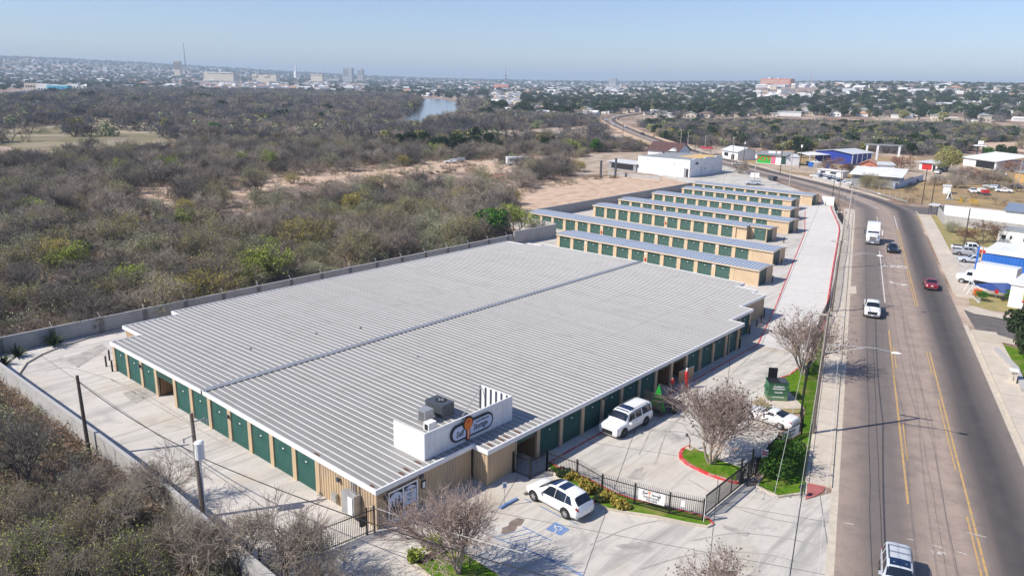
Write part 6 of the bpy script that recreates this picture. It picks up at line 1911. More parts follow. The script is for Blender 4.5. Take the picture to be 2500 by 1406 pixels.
# guard rail and fence posts at the far side of the bend
gr = thing('guard_rail', 'long grey guard rail on the far verge of the bend', 'guard rail', (*g(2210, 497), 0))
mb = MB(); pts = [g(*p) for p in ((2214, 498), (2190, 491), (2150, 479), (2110, 467), (2075, 458), (2040, 450))]
for a, b in zip(pts[:-1], pts[1:]): mb.bar((a[0], a[1], .45), (b[0], b[1], .45), .08, .32)
mb.build('rail', M['grey_metal'], gr)
for p in pts: MB().box(p[0] - .06, p[1] - .06, 0, p[0] + .06, p[1] + .06, .7).build('post', M['grey_metal'], gr)
for px in ((2145, 470), (2157, 475), (2172, 478), (2187, 482), (2202, 486), (2217, 490), (2234, 493), (2281, 505)):
 p = g(*px); mb = MB(); mb.cyl((p[0], p[1], 0), (p[0], p[1], 1.5), .09, .09, 6)
 tag(mb.build('fence_post', M['conc_pole']), 'white fence post in the row along the dry field', 'post', 'fence posts of the dry field')
# two walkers on the dirt track, one person at the open unit
def person(x, y, rot, h, shirt, trousers, label, skin=(.42, .26, .19), hair=(.03, .02, .015), arm=0.25, stride=0.22, group=None):
 k = h / 1.75
 J = {'pel': (0, 0, .95), 'ch': (.02, 0, 1.30), 'nk': (.03, 0, 1.48), 'hd': (.05, 0, 1.60), 'tp': (.04, 0, 1.72)}
 for s, n in ((1, 'l'), (-1, 'r')):
  J['hip' + n] = (0, .09 * s, .90); J['kn' + n] = (stride * s * .6 + .03, .10 * s, .50); J['an' + n] = (stride * s - (.06 if s < 0 else 0), .10 * s, .08); J['to' + n] = (stride * s + .14, .11 * s, .04)
  J['sh' + n] = (.01, .17 * s, 1.42); J['el' + n] = (-arm * s * .3, .23 * s, 1.15); J['wr' + n] = (-arm * s * .7 + .1, .24 * s, .92); J['ha' + n] = (-arm * s * .8 + .14, .24 * s, .84)
 E_ = [('pel', 'ch'), ('ch', 'nk'), ('nk', 'hd'), ('hd', 'tp')]
 for n in 'lr':
  E_ += [('pel', 'hip' + n), ('hip' + n, 'kn' + n), ('kn' + n, 'an' + n), ('an' + n, 'to' + n), ('ch', 'sh' + n), ('sh' + n, 'el' + n), ('el' + n, 'wr' + n), ('wr' + n, 'ha' + n)]
 rad = {'pel': .15, 'ch': .16, 'nk': .06, 'hd': .105, 'tp': .07, 'hip': .10, 'kn': .065, 'an': .045, 'to': .04, 'sh': .075, 'el': .05, 'wr': .035, 'ha': .04}
 names = list(J)
 me = bpy.data.meshes.new('body')
 me.from_pydata([J[n] for n in names], [(names.index(a), names.index(b)) for a, b in E_], [])
 tmp = bpy.data.objects.new('tmp_body', me); COL.objects.link(tmp)
 sk = tmp.modifiers.new('Skin', 'SKIN')
 for i, n in enumerate(names):
  r = rad.get(n, rad.get(n[:-1], .06))
  me.skin_vertices[0].data[i].radius = (r, r)
 me.skin_vertices[0].data[0].use_root = True
 tmp.modifiers.new('Sub', 'SUBSURF').levels = 1
 dg = bpy.context.evaluated_depsgraph_get()
 m2 = bpy.data.meshes.new_from_object(tmp.evaluated_get(dg))
 bpy.data.objects.remove(tmp)
 m2.name = 'body'
 m2.materials.clear()
 for c in (trousers, shirt, skin, hair): m2.materials.append(simple('cloth', c, .85))
 for p in m2.polygons:
  z = p.center.z; y_ = abs(p.center.y)
  i = 0 if z < .97 else 1
  if y_ > .19 and z < 1.12: i = 2
  if z > 1.47: i = 2
  if z > 1.64 or (z > 1.53 and p.center.x < .01): i = 3
  if z < .1: i = 3
  p.material_index = i; p.use_smooth = True
 o = bpy.data.objects.new('person', m2); COL.objects.link(o)
 o.location = (x, y, float(hf(x, y)) + .02); o.rotation_euler = (0, 0, rot); o.scale = (k, k, k)
 return tag(o, label, 'person', group)
p = g(411, 487); person(p[0], p[1], 3.6, 1.75, (.03, .03, .04), (.05, .05, .07), 'person in dark clothes walking on the dirt track, left of the two walkers')
p = g(419, 487); person(p[0], p[1], 3.6, 1.7, (.06, .05, .05), (.03, .03, .04), 'person in dark clothes walking on the dirt track, right of the two walkers')
person(62.4, 33.4, -2.0, 1.75, (.45, .02, .02), (.03, .03, .05), 'person in a red shirt standing at the open dark storage unit', stride=.05)
# ------------------------------------------------------------------ buildings beyond the yard
def bld(label, A, B, depth, h, wall='cream', roof='white_roof', rtype='flat', rise=1.2, over=.35, opens=(), name='house', cat='house', group=None, ridge='x'):
 """front wall from ground point A (left) to B (right) as the photograph shows it; depth runs away from the viewer"""
 a = gz(*A) if len(A) == 2 else A
 b = gz(*B) if len(B) == 2 else B
 ang = math.atan2(b[1] - a[1], b[0] - a[0]); L = math.hypot(b[0] - a[0], b[1] - a[1])
 t = thing(name, label, cat, (a[0], a[1], min(a[2], b[2])), ang, group)
 D = depth
 mb = MB(); mb.box(0, 0, -1.5, L, D, h)
 if rtype == 'gable':
  if ridge == 'x': mb.add([(0, 0, h), (0, D, h), (0, D / 2, h + rise), (L, 0, h), (L, D, h), (L, D / 2, h + rise)], [(0, 2, 1), (3, 4, 5)])
  else: mb.add([(0, 0, h), (L, 0, h), (L / 2, 0, h + rise), (0, D, h), (L, D, h), (L / 2, D, h + rise)], [(0, 1, 2), (3, 5, 4)])
 w = mb.build('wall', M[wall], t, local=True)
 mb = MB(); o = over; th = .12
 if rtype == 'flat':
  mb.box(-o, -o, h + .002, L + o, D + o, h + .2)
 elif rtype == 'parapet':
  mb.box(.25, .25, h - .3, L - .25, D - .25, h - .2 + .25)
 elif rtype == 'shed':
  mb.add([(-o, -o, h + .01), (L + o, -o, h + .01), (L + o, D + o, h + rise), (-o, D + o, h + rise), (-o, -o, h + .13), (L + o, -o, h + .13), (L + o, D + o, h + rise + .12), (-o, D + o, h + rise + .12)],
    [(4, 5, 6, 7), (0, 1, 5, 4), (1, 2, 6, 5), (2, 3, 7, 6), (3, 0, 4, 7), (3, 2, 1, 0)])
 elif rtype == 'gable':
  sl = rise / ((D if ridge == 'x' else L) / 2)
  e = h - sl * o + .03
  if ridge == 'x':
   v = [(-o, -o, e), (L + o, -o, e), (L + o, D / 2, h + rise + .03), (-o, D / 2, h + rise + .03), (L + o, D + o, e), (-o, D + o, e)]
  else:
   v = [(-o, D + o, e), (-o, -o, e), (L / 2, -o, h + rise + .03), (L / 2, D + o, h + rise + .03), (L + o, -o, e), (L + o, D + o, e)]
  v2 = [(x, y, z + th) for x, y, z in v]
  mb.add(v + v2, [(6, 7, 8, 9), (9, 8, 10, 11), (0, 3, 2, 1), (3, 5, 4, 2), (0, 1, 7, 6), (4, 5, 11, 10), (1, 2, 8, 7), (2, 4, 10, 8), (5, 3, 9, 11), (3, 0, 6, 9)])
 elif rtype == 'hip':
  k = min(D, L) * .45
  v = [(-o, -o, h), (L + o, -o, h), (L + o, D + o, h), (-o, D + o, h), (k, D / 2, h + rise), (L - k, D / 2, h + rise)]
  mb.add(v, [(0, 1, 5, 4), (1, 2, 5), (2, 3, 4, 5), (3, 0, 4), (3, 2, 1, 0)])
 if mb.v: mb.build('roof', M[roof], t, local=True)
 for nm, face, u0, u1, z0, z1, m_ in opens:
  mb = MB()
  if face == 'f': mb.box(u0 * L, -.05, z0, u1 * L, .05, z1)
  elif face == 'l': mb.box(-.05, u0 * D, z0, .05, u1 * D, z1)
  else: mb.box(L - .05, u0 * D, z0, L + .05, u1 * D, z1)
  mb.build(nm, M[m_], t, local=True)
 return t, L, D
# white arched shop
a, b, c_ = gz(1556, 421), gz(1682, 434), gz(1752, 420)
Dsh = math.hypot(c_[0] - b[0], c_[1] - b[1])
sh, L, D = bld('large white stucco shop with three blind arches and black emblem beyond the storage rows', (1556, 421), (1682, 434), Dsh, 5.6, 'stucco', 'grey_roof', 'parapet', name='shop_building', cat='shop',
 opens=(('vent', 'f', .19, .205, 4.3, 4.6, 'dark'), ('vent', 'f', .70, .715, 3.9, 4.2, 'dark')))
MB().box(L - 2.0, -.06, 0, L - .35, .06, 2.9).build('porch_opening', M['grey_roof'], sh, local=True)
MB().box(L - 1.15, -.09, 0, L - .45, .0, 2.6).build('door', M['dark'], sh, local=True)
def arch(u0, u1, z, rise):
 mb = MB(); n = 10
 pts = [(D * u0 + D * (u1 - u0) * t, z + rise * math.sin(PI * t)) for t in np.linspace(0, 1, n)]
 for (y0, z0), (y1, z1) in zip(pts[:-1], pts[1:]):
  mb.add([(L + .12, y0, z0), (L + .12, y1, z1), (L + .12, y1, z1 + .3), (L + .12, y0, z0 + .3), (L, y0, z0), (L, y1, z1), (L, y1, z1 + .3), (L, y0, z0 + .3)], [(0, 1, 2, 3), (0, 4, 5, 1), (3, 2, 6, 7)])
 f = [(L + .03, y, zz) for y, zz in pts] + [(L + .03, D * u1, .1), (L + .03, D * u0, .1)]
 mb2 = MB(); mb2.add(f, [tuple(range(len(f) - 1, -1, -1))])
 r = mb2.build('arch_panel', M['white'], sh, local=True)
 return mb.build('arch_moulding', M['stucco'], r, local=True)
for u in ((.03, .33), (.38, .66), (.71, .97)): arch(u[0], u[1], 2.7, .9)
mb = MB()
for u in (.02, .345, .355, .68, .985): mb.box(L, D * u - .2, 0, L + .18, D * u + .2, 2.7)
mb.build('pilaster', M['stucco'], sh, local=True)
mb = MB()
for u0, u1 in ((.02, .34), (.36, .68), (.70, .99)):
 pts = [(D * u0, 5.6)] + [(D * (u0 + (u1 - u0) * (.12 + .76 * t)), 5.6 + .45 * math.sin(PI * t)) for t in np.linspace(0, 1, 9)] + [(D * u1, 5.6)]
 n = len(pts)
 mb.add([(L, y, z) for y, z in pts] + [(L - .3, y, z) for y, z in pts], [tuple(range(n)), tuple(range(2 * n - 1, n - 1, -1))] + [(i, n + i, n + i + 1, i + 1) for i in range(n - 1)])
mb.build('parapet', M['stucco'], sh, local=True)
mb = MB(); cy, cz = D * .2, 4.55
mb.add([(L + .06, cy - 1.1, cz - .55), (L + .06, cy + 1.1, cz - .55), (L + .06, cy + 1.15, cz - .05), (L + .06, cy + .3, cz - .05), (L + .06, cy, cz + .6), (L + .06, cy - .3, cz - .05), (L + .06, cy - 1.15, cz - .05)], [(0, 1, 2, 3, 4, 5, 6)])
mb.build('emblem', M['ink'], sh, local=True)
MB().box(L + .04, D * .45, 1.9, L + .06, D * .47, 2.6).build('house_number', M['ink'], sh, local=True)
mb = MB(); mb.box(L * .55, D * .35, 5.55, L - .4, D - .4, 5.72); mb.build('ochre_roof', simple('ochre_roof', (.62, .42, .18), .8), sh, local=True)
mh, L2, D2 = bld('white house with maroon shingle roof joined behind the white arched shop', (1580, 404), (1652, 411), 9, 6.0, 'stucco', 'maroon', 'gable', 2.6, .6, name='house', opens=(('window', 'f', .7, .82, 4.6, 5.6, 'glass'), ('window', 'f', .5, .56, 4.6, 5.5, 'glass')))
mb = MB(); mb.add([(L2 * .72, -.9, 6.0), (L2 * .98, -.9, 6.0), (L2 * .85, -.9, 7.1), (L2 * .72, 2.5, 6.0), (L2 * .98, 2.5, 6.0), (L2 * .85, 2.5, 7.1)], [(0, 1, 2), (0, 2, 5, 3), (2, 1, 4, 5)]); mb.build('dormer', M['white_roof'], mh, local=True)
bld('low grey shed with awning left of the white arched shop', (1486, 412), (1552, 421), 5, 2.6, 'grey_metal', 'pale_roof', 'shed', .5, .5, name='shed', cat='shed', opens=(('opening', 'f', .1, .9, .5, 2.2, 'dark'),))
block_wall('low pale block wall in front of the shed by the white arched shop', [g(1484, 428), g(1545, 434), g(1612, 441)], 1.3, .2, 'cmu_pale')
for px, h, lb in (((1466, 436), 5.6, 'dark steel sign post standing alone left of the shop shed'), ((1502, 433), 6.0, 'dark steel sign post in front of the shop shed')):
 t = thing('steel_post', lb, 'post', (*g(*px), 0)); mb = MB(); mb.box(-.25, -.25, 0, .25, .25, h); mb.box(-.3, -.3, h - .25, .3, .3, h); mb.build('shaft', M['dark_metal'], t, local=True)
sb = thing('sign_board', 'small blank white board at the foot of the pole by the shop car park', 'sign', (*g(1842, 437), 0), ROADA + PI / 2)
MB().box(-1.4, -.06, .5, 1.4, .06, 2.0).build('board', M['banner'], sb, local=True)
MB().box(-.9, -.04, 0, -.8, .04, .5).build('leg', M['grey_metal'], sb, local=True); MB().box(.8, -.04, 0, .9, .04, .5).build('leg', M['grey_metal'], sb, local=True)
ca = thing('red_awning', 'red flat awning on thin posts across the road from the shop', 'awning', (*g(1725, 381), 0), .55)
MB().box(0, -2.5, 3.0, 8.5, 2.5, 3.25).build('roof', M['red'], ca, local=True)
for x in (.3, 8.2):
 for y in (-2.3, 2.3): MB().box(x - .07, y - .07, 0, x + .07, y + .07, 3.0).build('post', M['trim'], ca, local=True)
bld('grey roofed white cottage right of the red awning', (1762, 386), (1800, 392), 9, 3.4, 'stucco', 'pale_roof', 'gable', 1.6, .5, opens=(('window', 'f', .15, .4, 1.2, 2.6, 'glass'), ('door', 'f', .6, .8, 0, 2.2, 'dark')))
gb, L, D = bld('long low shop with bright green painted wall and red letters', (1846, 399), (1916, 404), 9, 3.6, 'stucco', 'grey_roof', 'shed', .5, .7, name='shop_building', cat='shop')
MB().box(.02 * L, -.06, .3, .50 * L, -.03, 3.3).build('green_mural', M['neon_green'], gb, local=True)
MB().box(.51 * L, -.06, .3, .66 * L, -.03, 3.3).build('pink_mural', simple('pink_mural', (.65, .16, .25), .6), gb, local=True)
MB().box(.88 * L, -.06, .3, L, -.03, 3.3).build('dark_green_door', M['dark_green'], gb, local=True)
text_mesh('POT', 2.3, M['red'], .01, name='lettering', parent=gb, matrix=frame((.25 * L, -.08, 1.95), (1, 0, 0), (0, 0, 1)), bold=.05, sx=1.25)
mb = MB()
for x in (.3, .42, .6): mb.box(L * x, 4, 4.0, L * x + 1.4, 5.2, 4.8)
mb.build('roof_unit', M['trim'], gb, local=True)
bld('white shed joined to the right of the green painted shop', (1918, 404), (1950, 405), 7, 3.2, 'white', 'pale_roof', 'shed', .6, .2, name='shed', cat='shed')
def canopy(label, A, B, dep, h, roof, post='trim', rise=.5):
 a, b = gz(*A), gz(*B); ang = math.atan2(b[1] - a[1], b[0] - a[0]); L = math.hypot(b[0] - a[0], b[1] - a[1])
 t = thing('canopy', label, 'canopy', (a[0], a[1], a[2]), ang)
 mb = MB(); mb.add([(0, 0, h), (L, 0, h), (L, dep, h + rise), (0, dep, h + rise), (0, 0, h + .15), (L, 0, h + .15), (L, dep, h + rise + .15), (0, dep, h + rise + .15)], [(4, 5, 6, 7), (3, 2, 1, 0), (0, 1, 5, 4), (1, 2, 6, 5), (2, 3, 7, 6), (3, 0, 4, 7)])
 mb.build('roof', M[roof], t, local=True)
 for x in np.linspace(.2, L - .2, max(2, int(L / 4))):
  for y in (.2, dep - .2):
   MB().box(x - .08, y - .08, 0, x + .08, y + .08, h + (.0 if y < 1 else rise)).build('post', M[post], t, local=True)
 return t
canopy('white flat car canopy between the green shop and the blue shed', (1975, 400), (2044, 398), 7, 3.2, 'white_roof')
fb = thing('panel_fence', 'pale fence with two bright blue panels before the canopy', 'fence', (*g(1972, 410), 0), 0)
fa_, fb_ = g(1972, 408), g(2026, 411)
ang = math.atan2(fb_[1] - fa_[1], fb_[0] - fa_[0]); Lf = math.hypot(fb_[0] - fa_[0], fb_[1] - fa_[1]); fb.location = (*fa_, 0); fb.rotation_euler = (0, 0, ang)
for i, m_ in enumerate(('blue_wall', 'cmu_pale', 'cmu_pale', 'blue_wall')): MB().box(Lf * i / 4 + .1, -.05, .1, Lf * (i + 1) / 4 - .1, .05, 1.9).build('panel', M[m_], fb, local=True)
bs, L, D = bld('royal blue shed with white columns and pale sloping roof', (2078, 404), (2126, 400), 16, 4.4, 'royal', 'pale_roof', 'gable', 1.0, .8, name='shed', cat='shed')
mb = MB()
for u in (.02, .25, .5, .75, .97): mb.box(L * u - .35, -.12, 0, L * u + .35, -.01, 4.2)
for u in (.1, .4, .7, .95): mb.box(L + .01, D * u - .4, 0, L + .12, D * u + .4, 4.2)
mb.build('column', M['white'], bs, local=True)
fr_ = thing('steel_portal', 'tall white steel portal frame behind the royal blue shed', 'steel frame', (*g(2112, 396), 0), ang)
mb = MB()
for x in (0, 4, 12): mb.box(x - .4, -.4, 0, x + .4, .4, 7.0)
mb.build('column', M['white'], fr_, local=True); MB().box(-1, -.5, 7.0, 13, .5, 7.5).build('beam', M['grey_roof'], fr_, local=True)
bld('salmon pink brick cottage with tiled roof left of the rust tree', (2096, 418), (2138, 421), 8, 2.7, 'pink', 'salmon', 'gable', 1.4, .5, opens=(('window', 'f', .2, .4, 1, 2.1, 'cream'), ('window', 'f', .6, .75, 1, 2.1, 'dark')), ridge='y')
bld('small white house with flat pale roof right of the pink cottage', (2139, 421), (2182, 423), 7, 2.7, 'white', 'pale_roof', 'shed', .5, .4)
wb_, L, D = bld('wide workshop with a large white roof above a green hedge', (2078, 452), (2192, 461), 15, 3.4, 'grey_roof', 'white_roof', 'shed', 1.1, 1.0, name='workshop', cat='workshop')
MB().box(L + .01, 0, 0, L + .08, D, 3.3).build('side_wall', simple('pale_blue_wall', (.42, .50, .62), .7), wb_, local=True)
block_wall('blue and grey sloping wall beside the white roofed workshop', [g(2182, 462), g(2215, 452), g(2252, 441)], 1.9, .25, 'sign_blue')
bld('small house with red front and pale flat roof by the red car', (2243, 414), (2287, 419), 7, 2.8, 'stucco', 'pale_roof', 'shed', .5, .8, opens=(('red_front', 'f', .15, .7, .2, 2.4, 'red'), ('door', 'f', .75, .9, 0, 2.1, 'dark')))
bld('long building with a sloping white sheet roof behind the yellow green tree', (2350, 404), (2430, 416), 14, 3.2, 'white', 'white_roof', 'shed', 2.2, .8, name='shed', cat='shed', opens=(('opening', 'f', .4, .95, .2, 2.8, 'dark'),))
ts = thing('tank_stand', 'white tank on a dark stand above the sloping white roof', 'water tank', (*g(2388, 394), 0))
mb = MB()
for x in (-1, 1):
 for y in (-1, 1): mb.box(x - .12, y - .12, 0, x + .12, y + .12, 6.5)
mb.build('stand', M['dark_metal'], ts, local=True); MB().box(-2.4, -2.4, 6.5, 2.4, 2.4, 6.8).build('platform', M['white'], ts, local=True); MB().box(-1, -1, 7.2, 1, 1, 8.6).build('tank', M['trim'], ts, local=True)
bld('small dark red roofed hut right of the sloping white roof', (2420, 405), (2440, 408), 5, 3.0, 'cream', 'red', 'shed', .4, .4)
cn = thing('striped_canopy', 'blue and white peaked canopy near the right edge', 'canopy', (*g(2453, 412), 0))
mb = MB(); mb.mi = 0
for i in range(8):
 t0, t1 = i * PI / 4, (i + 1) * PI / 4
 mb.add([(2.4 * math.cos(t0), 2.4 * math.sin(t0), 3.0), (2.4 * math.cos(t1), 2.4 * math.sin(t1), 3.0), (0, 0, 4.6)], [(0, 1, 2)], i % 2)
mb.build('roof', [M['white'], M['blue_wall']], cn, local=True)
for i in range(4): MB().cyl((2.0 * math.cos(i * PI / 2 + .4), 2.0 * math.sin(i * PI / 2 + .4), 0), (2.0 * math.cos(i * PI / 2 + .4), 2.0 * math.sin(i * PI / 2 + .4), 3.1), .06).build('post', M['trim'], cn, local=True)
bld('bright yellow painted house at the right edge', (2476, 444), (2530, 452), 6, 3.2, 'cream', 'grey_roof', 'shed', .5, .4, opens=(('yellow_wall', 'f', 0, .9, 0.1, 3.1, 'yellow'),))
bld('white caravan roofs and sheds stacked along the workshop fence', (1996, 428), (2056, 435), 3, 2.0, 'white', 'white_roof', 'flat', name='caravan', cat='caravan', opens=(('window', 'f', .1, .3, 1, 1.6, 'glass'), ('window', 'f', .5, .75, 1, 1.6, 'glass')))
block_wall('low cream wall along the verge before the caravans', [g(1983, 437), g(2020, 446), g(2074, 459)], 1.0, .2, 'cmu_pale')
# yards by the near right side of the road
block_wall('long sunlit white yard wall beside the dry field', [g(2302, 530), g(2450, 547), g(2620, 568)], 2.9, .2, 'stucco')
block_wall('grey block wall in front of the white yard wall', [g(2286, 522), g(2303, 548), g(2400, 560), g(2620, 590)], 2.0, .2, 'cmu_pale')
canopy('small pale carport at the corner by the side street', (2263, 524), (2288, 527), 2.5, 2.3, 'pale_roof', 'dark_metal', .1)
bld('cream garage with a pale blue roof behind the grey block wall', (2449, 549), (2560, 562), 9, 3.3, 'stucco', 'roof_blue', 'gable', 1.2, .4, name='garage', cat='garage')
bld('white mobile home with a door and two windows behind the shrub', (2432, 596), (2560, 614), 5, 2.9, 'white', 'grey_roof', 'flat', .3, .1, name='mobile_home', cat='mobile home', opens=(('window', 'f', .08, .16, 1.2, 2.0, 'glass'), ('door', 'f', .22, .31, .3, 2.3, 'trim'), ('window', 'f', .24, .29, 1.3, 2.0, 'glass'), ('window', 'f', .5, .6, 1.2, 2.0, 'glass')))
bb, L, D = bld('long shop with bright blue metal front and flat white roof', (2391, 663), (2560, 690), 10, 3.3, 'blue_wall', 'white_roof', 'shed', .25, .2, name='shop_building', cat='shop')
mb = MB()
for q in np.arange(.3, L, .5): mb.box(q, -.05, 1.2, q + .06, -.001, 3.25)
mb.build('front_rib', M['blue_wall'], bb, local=True)
MB().box(-.8, -.12, 0, -.55, .1, 4.2).build('corner_fin', M['blue_wall'], bb, local=True)
pp = thing('sign_pole', 'thin yellow and white pole before the corner of the bright blue front', 'pole', (*g(2386, 684), 0))
mb = MB(); mb.cyl((0, 0, 0), (0, 0, 5.5), .09, .09, 8); mb.build('shaft', simple('yellow_pole', (.6, .42, .2), .6), pp, local=True)
MB().box(-.05, -.4, 4.4, .05, .4, 4.9).build('plate', M['red'], pp, local=True)
ks, L, D = bld('small white kiosk with a colourful poster at the right edge', (2459, 748), (2580, 770), 8, 3.2, 'stucco', 'white_roof', 'flat', .3, .2, name='kiosk', cat='kiosk')
MB().box(.28 * L, -.07, 1.2, .75 * L, -.03, 2.5).build('poster', M['leaf_gold'], ks, local=True); MB().box(.27 * L, -.09, .95, .76 * L, -.05, 1.15).build('poster_band', M['red'], ks, local=True)
MB().box(.45 * L, -.1, 1.5, .62 * L, -.075, 2.3).build('poster_spot', M['neon_green'], ks, local=True)
def pallet(px, label, m_='plywood', rot=0.2, n=3):
 t = thing('pallet', label, 'pallet', (*g(*px), 0), rot)
 mb = MB()
 for q in range(n):
  for y in np.linspace(-.55, .45, 5): mb.box(-.6, y, q * .3 + .1, .6, y + .12, q * .3 + .13)
  for x in (-.55, 0, .45): mb.box(x, -.55, q * .3, x + .1, .55, q * .3 + .1)
 return mb.build('slats', M[m_], t, local=True)
pallet((2385, 722), 'orange timber pallets stacked before the covered boat', 'orange', .3, 4)
sf = thing('swing_frame', 'white timber swing frame at the kerb of the yard', 'frame', (*g(2369, 718), 0), .4)
mb = MB()
for x in (-1, 1): mb.cyl((x, -.8, 0), (x, 0, 1.9), .05, .05, 5); mb.cyl((x, .8, 0), (x, 0, 1.9), .05, .05, 5)
mb.cyl((-1, 0, 1.9), (1, 0, 1.9), .05, .05, 5); mb.build('frame', M['trim'], sf, local=True)
t = sign_post((2428, 738), 1.9, .5, .6, 'red', 'small red for sale style sign in the grass corner'); t.rotation_euler = (0, 0, RAD(25))
pier = thing('address_pier', 'pale pink masonry pier with house numbers by the right pavement', 'pier', (*g(2470, 935), 0), RAD(17))
MB().box(-.35, -.3, 0, .35, .3, 1.35).build('shaft', M['salmon'] if False else M['cream'], pier, local=True); MB().box(-.42, -.37, 1.35, .42, .37, 1.48).build('cap', M['stucco'], pier, local=True)
for s, z in (('2417', 1.15), ('1', .9), ('2', .7), ('4', .5)):
 text_mesh(s, .22, M['ink'], .002, name='lettering', parent=pier, matrix=frame((-.37, 0, z), (0, -1, 0), (0, 0, 1)), bold=.004)
gw = block_wall('low pale garden wall with stones beside the right pavement', [g(2430, 858), g(2452, 880), g(2478, 905), g(2500, 960)], .45, .5, 'cmu_pale')
rv = thing('motor_home', 'white motor home parked by the brush left of the tan dirt lot', 'motor home', (*g(1262, 404), 0), RAD(-35))
mb = MB(); mb.add(*bevel_box(-4, -1.2, .5, 3.4, 1.2, 3.1, .2)); mb.build('body', M['car_white'], rv, local=True)
mb = MB(); mb.add(*bevel_box(3.2, -1.1, .5, 4.6, 1.1, 1.9, .25)); mb.build('cab', M['car_white'], rv, local=True)
for s in (1, -1):
 mb = MB()
 for x in (-3, -.8, 1.4): mb.box(x, s * 1.2, 1.7, x + 1.2, s * 1.215, 2.4)
 mb.build('window', M['glass'], rv, local=True)
for x in (3.4, -2.5):
 for s in (1, -1): MB().cyl((x, s * .8, .4), (x, s * 1.15, .4), .4, .4, 12).build('wheel', M['tyre'], rv, local=True)
dup(CAR_SRC['white'], (*g(1100, 399), 0), RAD(140), 'white car parked among the bare trees of the dirt clearing')
dup(CAR_SRC['silver'], (*g(1120, 396), 0), RAD(150), 'silver car half hidden by a dark bush in the dirt clearing')
dup(CAR_SRC['white'], (*g(2374, 471), 0), RAD(200), 'white car parked in the dry field beside the scrap boat')
dup(CAR_SRC['black'], (*g(2292, 420), 0), RAD(160), 'dark car under the tree by the red fronted house')
for px, lb, k in (((2005, 401), 'white car under the flat canopy', 'white'), ((1985, 405), 'black car at the left end of the flat canopy', 'black'), ((2245, 445), 'black car beside the blue sloping wall', 'black')):
 x, y = g(*px); dup(CAR_SRC[k], (x, y + 2, 0), random.uniform(0, 6), lb)
for px, k, lb in (((2288, 424), 'white', 'white car in front of the small red fronted house'), ((2330, 424), 'silver', 'silver car under the olive canopy tree'), ((2440, 428), 'white', 'white car below the small red roofed hut'), ((2420, 462), 'silver', 'silver car near the dark wall end in the dry field'), ((2160, 428), 'black', 'black car between the rust tree and the small white house'), ((2450, 470), 'white', 'white car at the far side of the dry field by the yellow house'),
     ((2018, 398), 'silver', 'silver car at the right end of the flat canopy'), ((1800, 404), 'white', 'white car on the road side by the grey roofed cottage'), ((2480, 460), 'black', 'black car beside the yellow painted house'), ((2420, 690), 'silver', 'silver car between the box truck and the bright blue front')):
 x, y = g(*px); dup(CAR_SRC[k], (x, y, 0), random.uniform(0, 6), lb)
sc = thing('scrap_trailer', 'red and white scrap trailer load in the dry field', 'trailer', (*g(2400, 475), 0), .5)
MB().box(-2.5, -1, .4, 2.5, 1, .7).build('bed', M['dark_metal'], sc, local=True); MB().box(-2.2, -.8, .7, -.3, .8, 1.5).build('load', M['red'], sc, local=True); MB().box(.2, -.9, .7, 2.4, .9, 1.6).build('load', M['white'], sc, local=True)
for s in (1, -1): MB().cyl((0, s * .9, .35), (0, s * 1.12, .35), .35, .35, 12).build('wheel', M['tyre'], sc, local=True)
g9 = 'cars crowded in the yard behind the cream wall'
for i in range(14):
 x, y = g(1994 + 5.4 * i, 434 + 1.5 * i - 3.5 * (i % 2)); k = ('white', 'silver', 'black', 'white')[i % 4]
 dup(CAR_SRC[k], (x, y, 0), random.choice((.3, 1.9)) + random.uniform(-.15, .15), '%s car in the crowded yard behind the cream wall' % k, g9)
for i, px in enumerate(((1052, 424), (1068, 421), (1092, 422), (1103, 417), (1030, 428))):
 x, y = g(*px); mb = MB(); a_ = random.uniform(0, 3); d_ = Vector((math.cos(a_), math.sin(a_), 0))
 for q in (-.35, .05, .4): o_ = Vector((-d_.y, d_.x, 0)) * q; mb.cyl(Vector((x, y, .3)) + o_ - d_ * 1.6, Vector((x, y, .35)) + o_ + d_ * 1.5, .2, .15, 6)
 tag(mb.build('timber_pile', M['bark']), 'dark pile of cut timber lying in the dirt clearing', 'timber', 'timber piles of the clearing')
x, y = g(667, 665); bc = thing('blue_cloth', 'bright blue cloth caught in the bush behind the grey wall', 'cloth', (x, y, 0))
mb = MB(); mb.add([(0, 0, 2.6), (.5, -.3, 2.4), (.7, -.2, 3.2), (.1, .1, 3.5), (.35, -.2, 2.9)], [(0, 1, 4), (1, 2, 4), (2, 3, 4), (3, 0, 4)]); mb.build('cloth', M['blue_wall'], bc, local=True)
MB().cyl((.1, 0, 0), (.1, 0, 3.4), .03).build('stake', M['bark'], bc, local=True)
x, y = g(1885, 441); bt = thing('black_trailer', 'small black box trailer on the grass verge by the shop car park', 'trailer', (x, y, 0), 1.0)
MB().box(-1.5, -.8, .45, 1.5, .8, 1.5).build('box', M['dark_metal'], bt, local=True); MB().bar((1.5, 0, .5), (2.5, 0, .5), .08, .08).build('drawbar', M['black'], bt, local=True)
for s in (1, -1): MB().cyl((0, s * .82, .32), (0, s * 1.0, .32), .32, .32, 12).build('wheel', M['tyre'], bt, local=True)
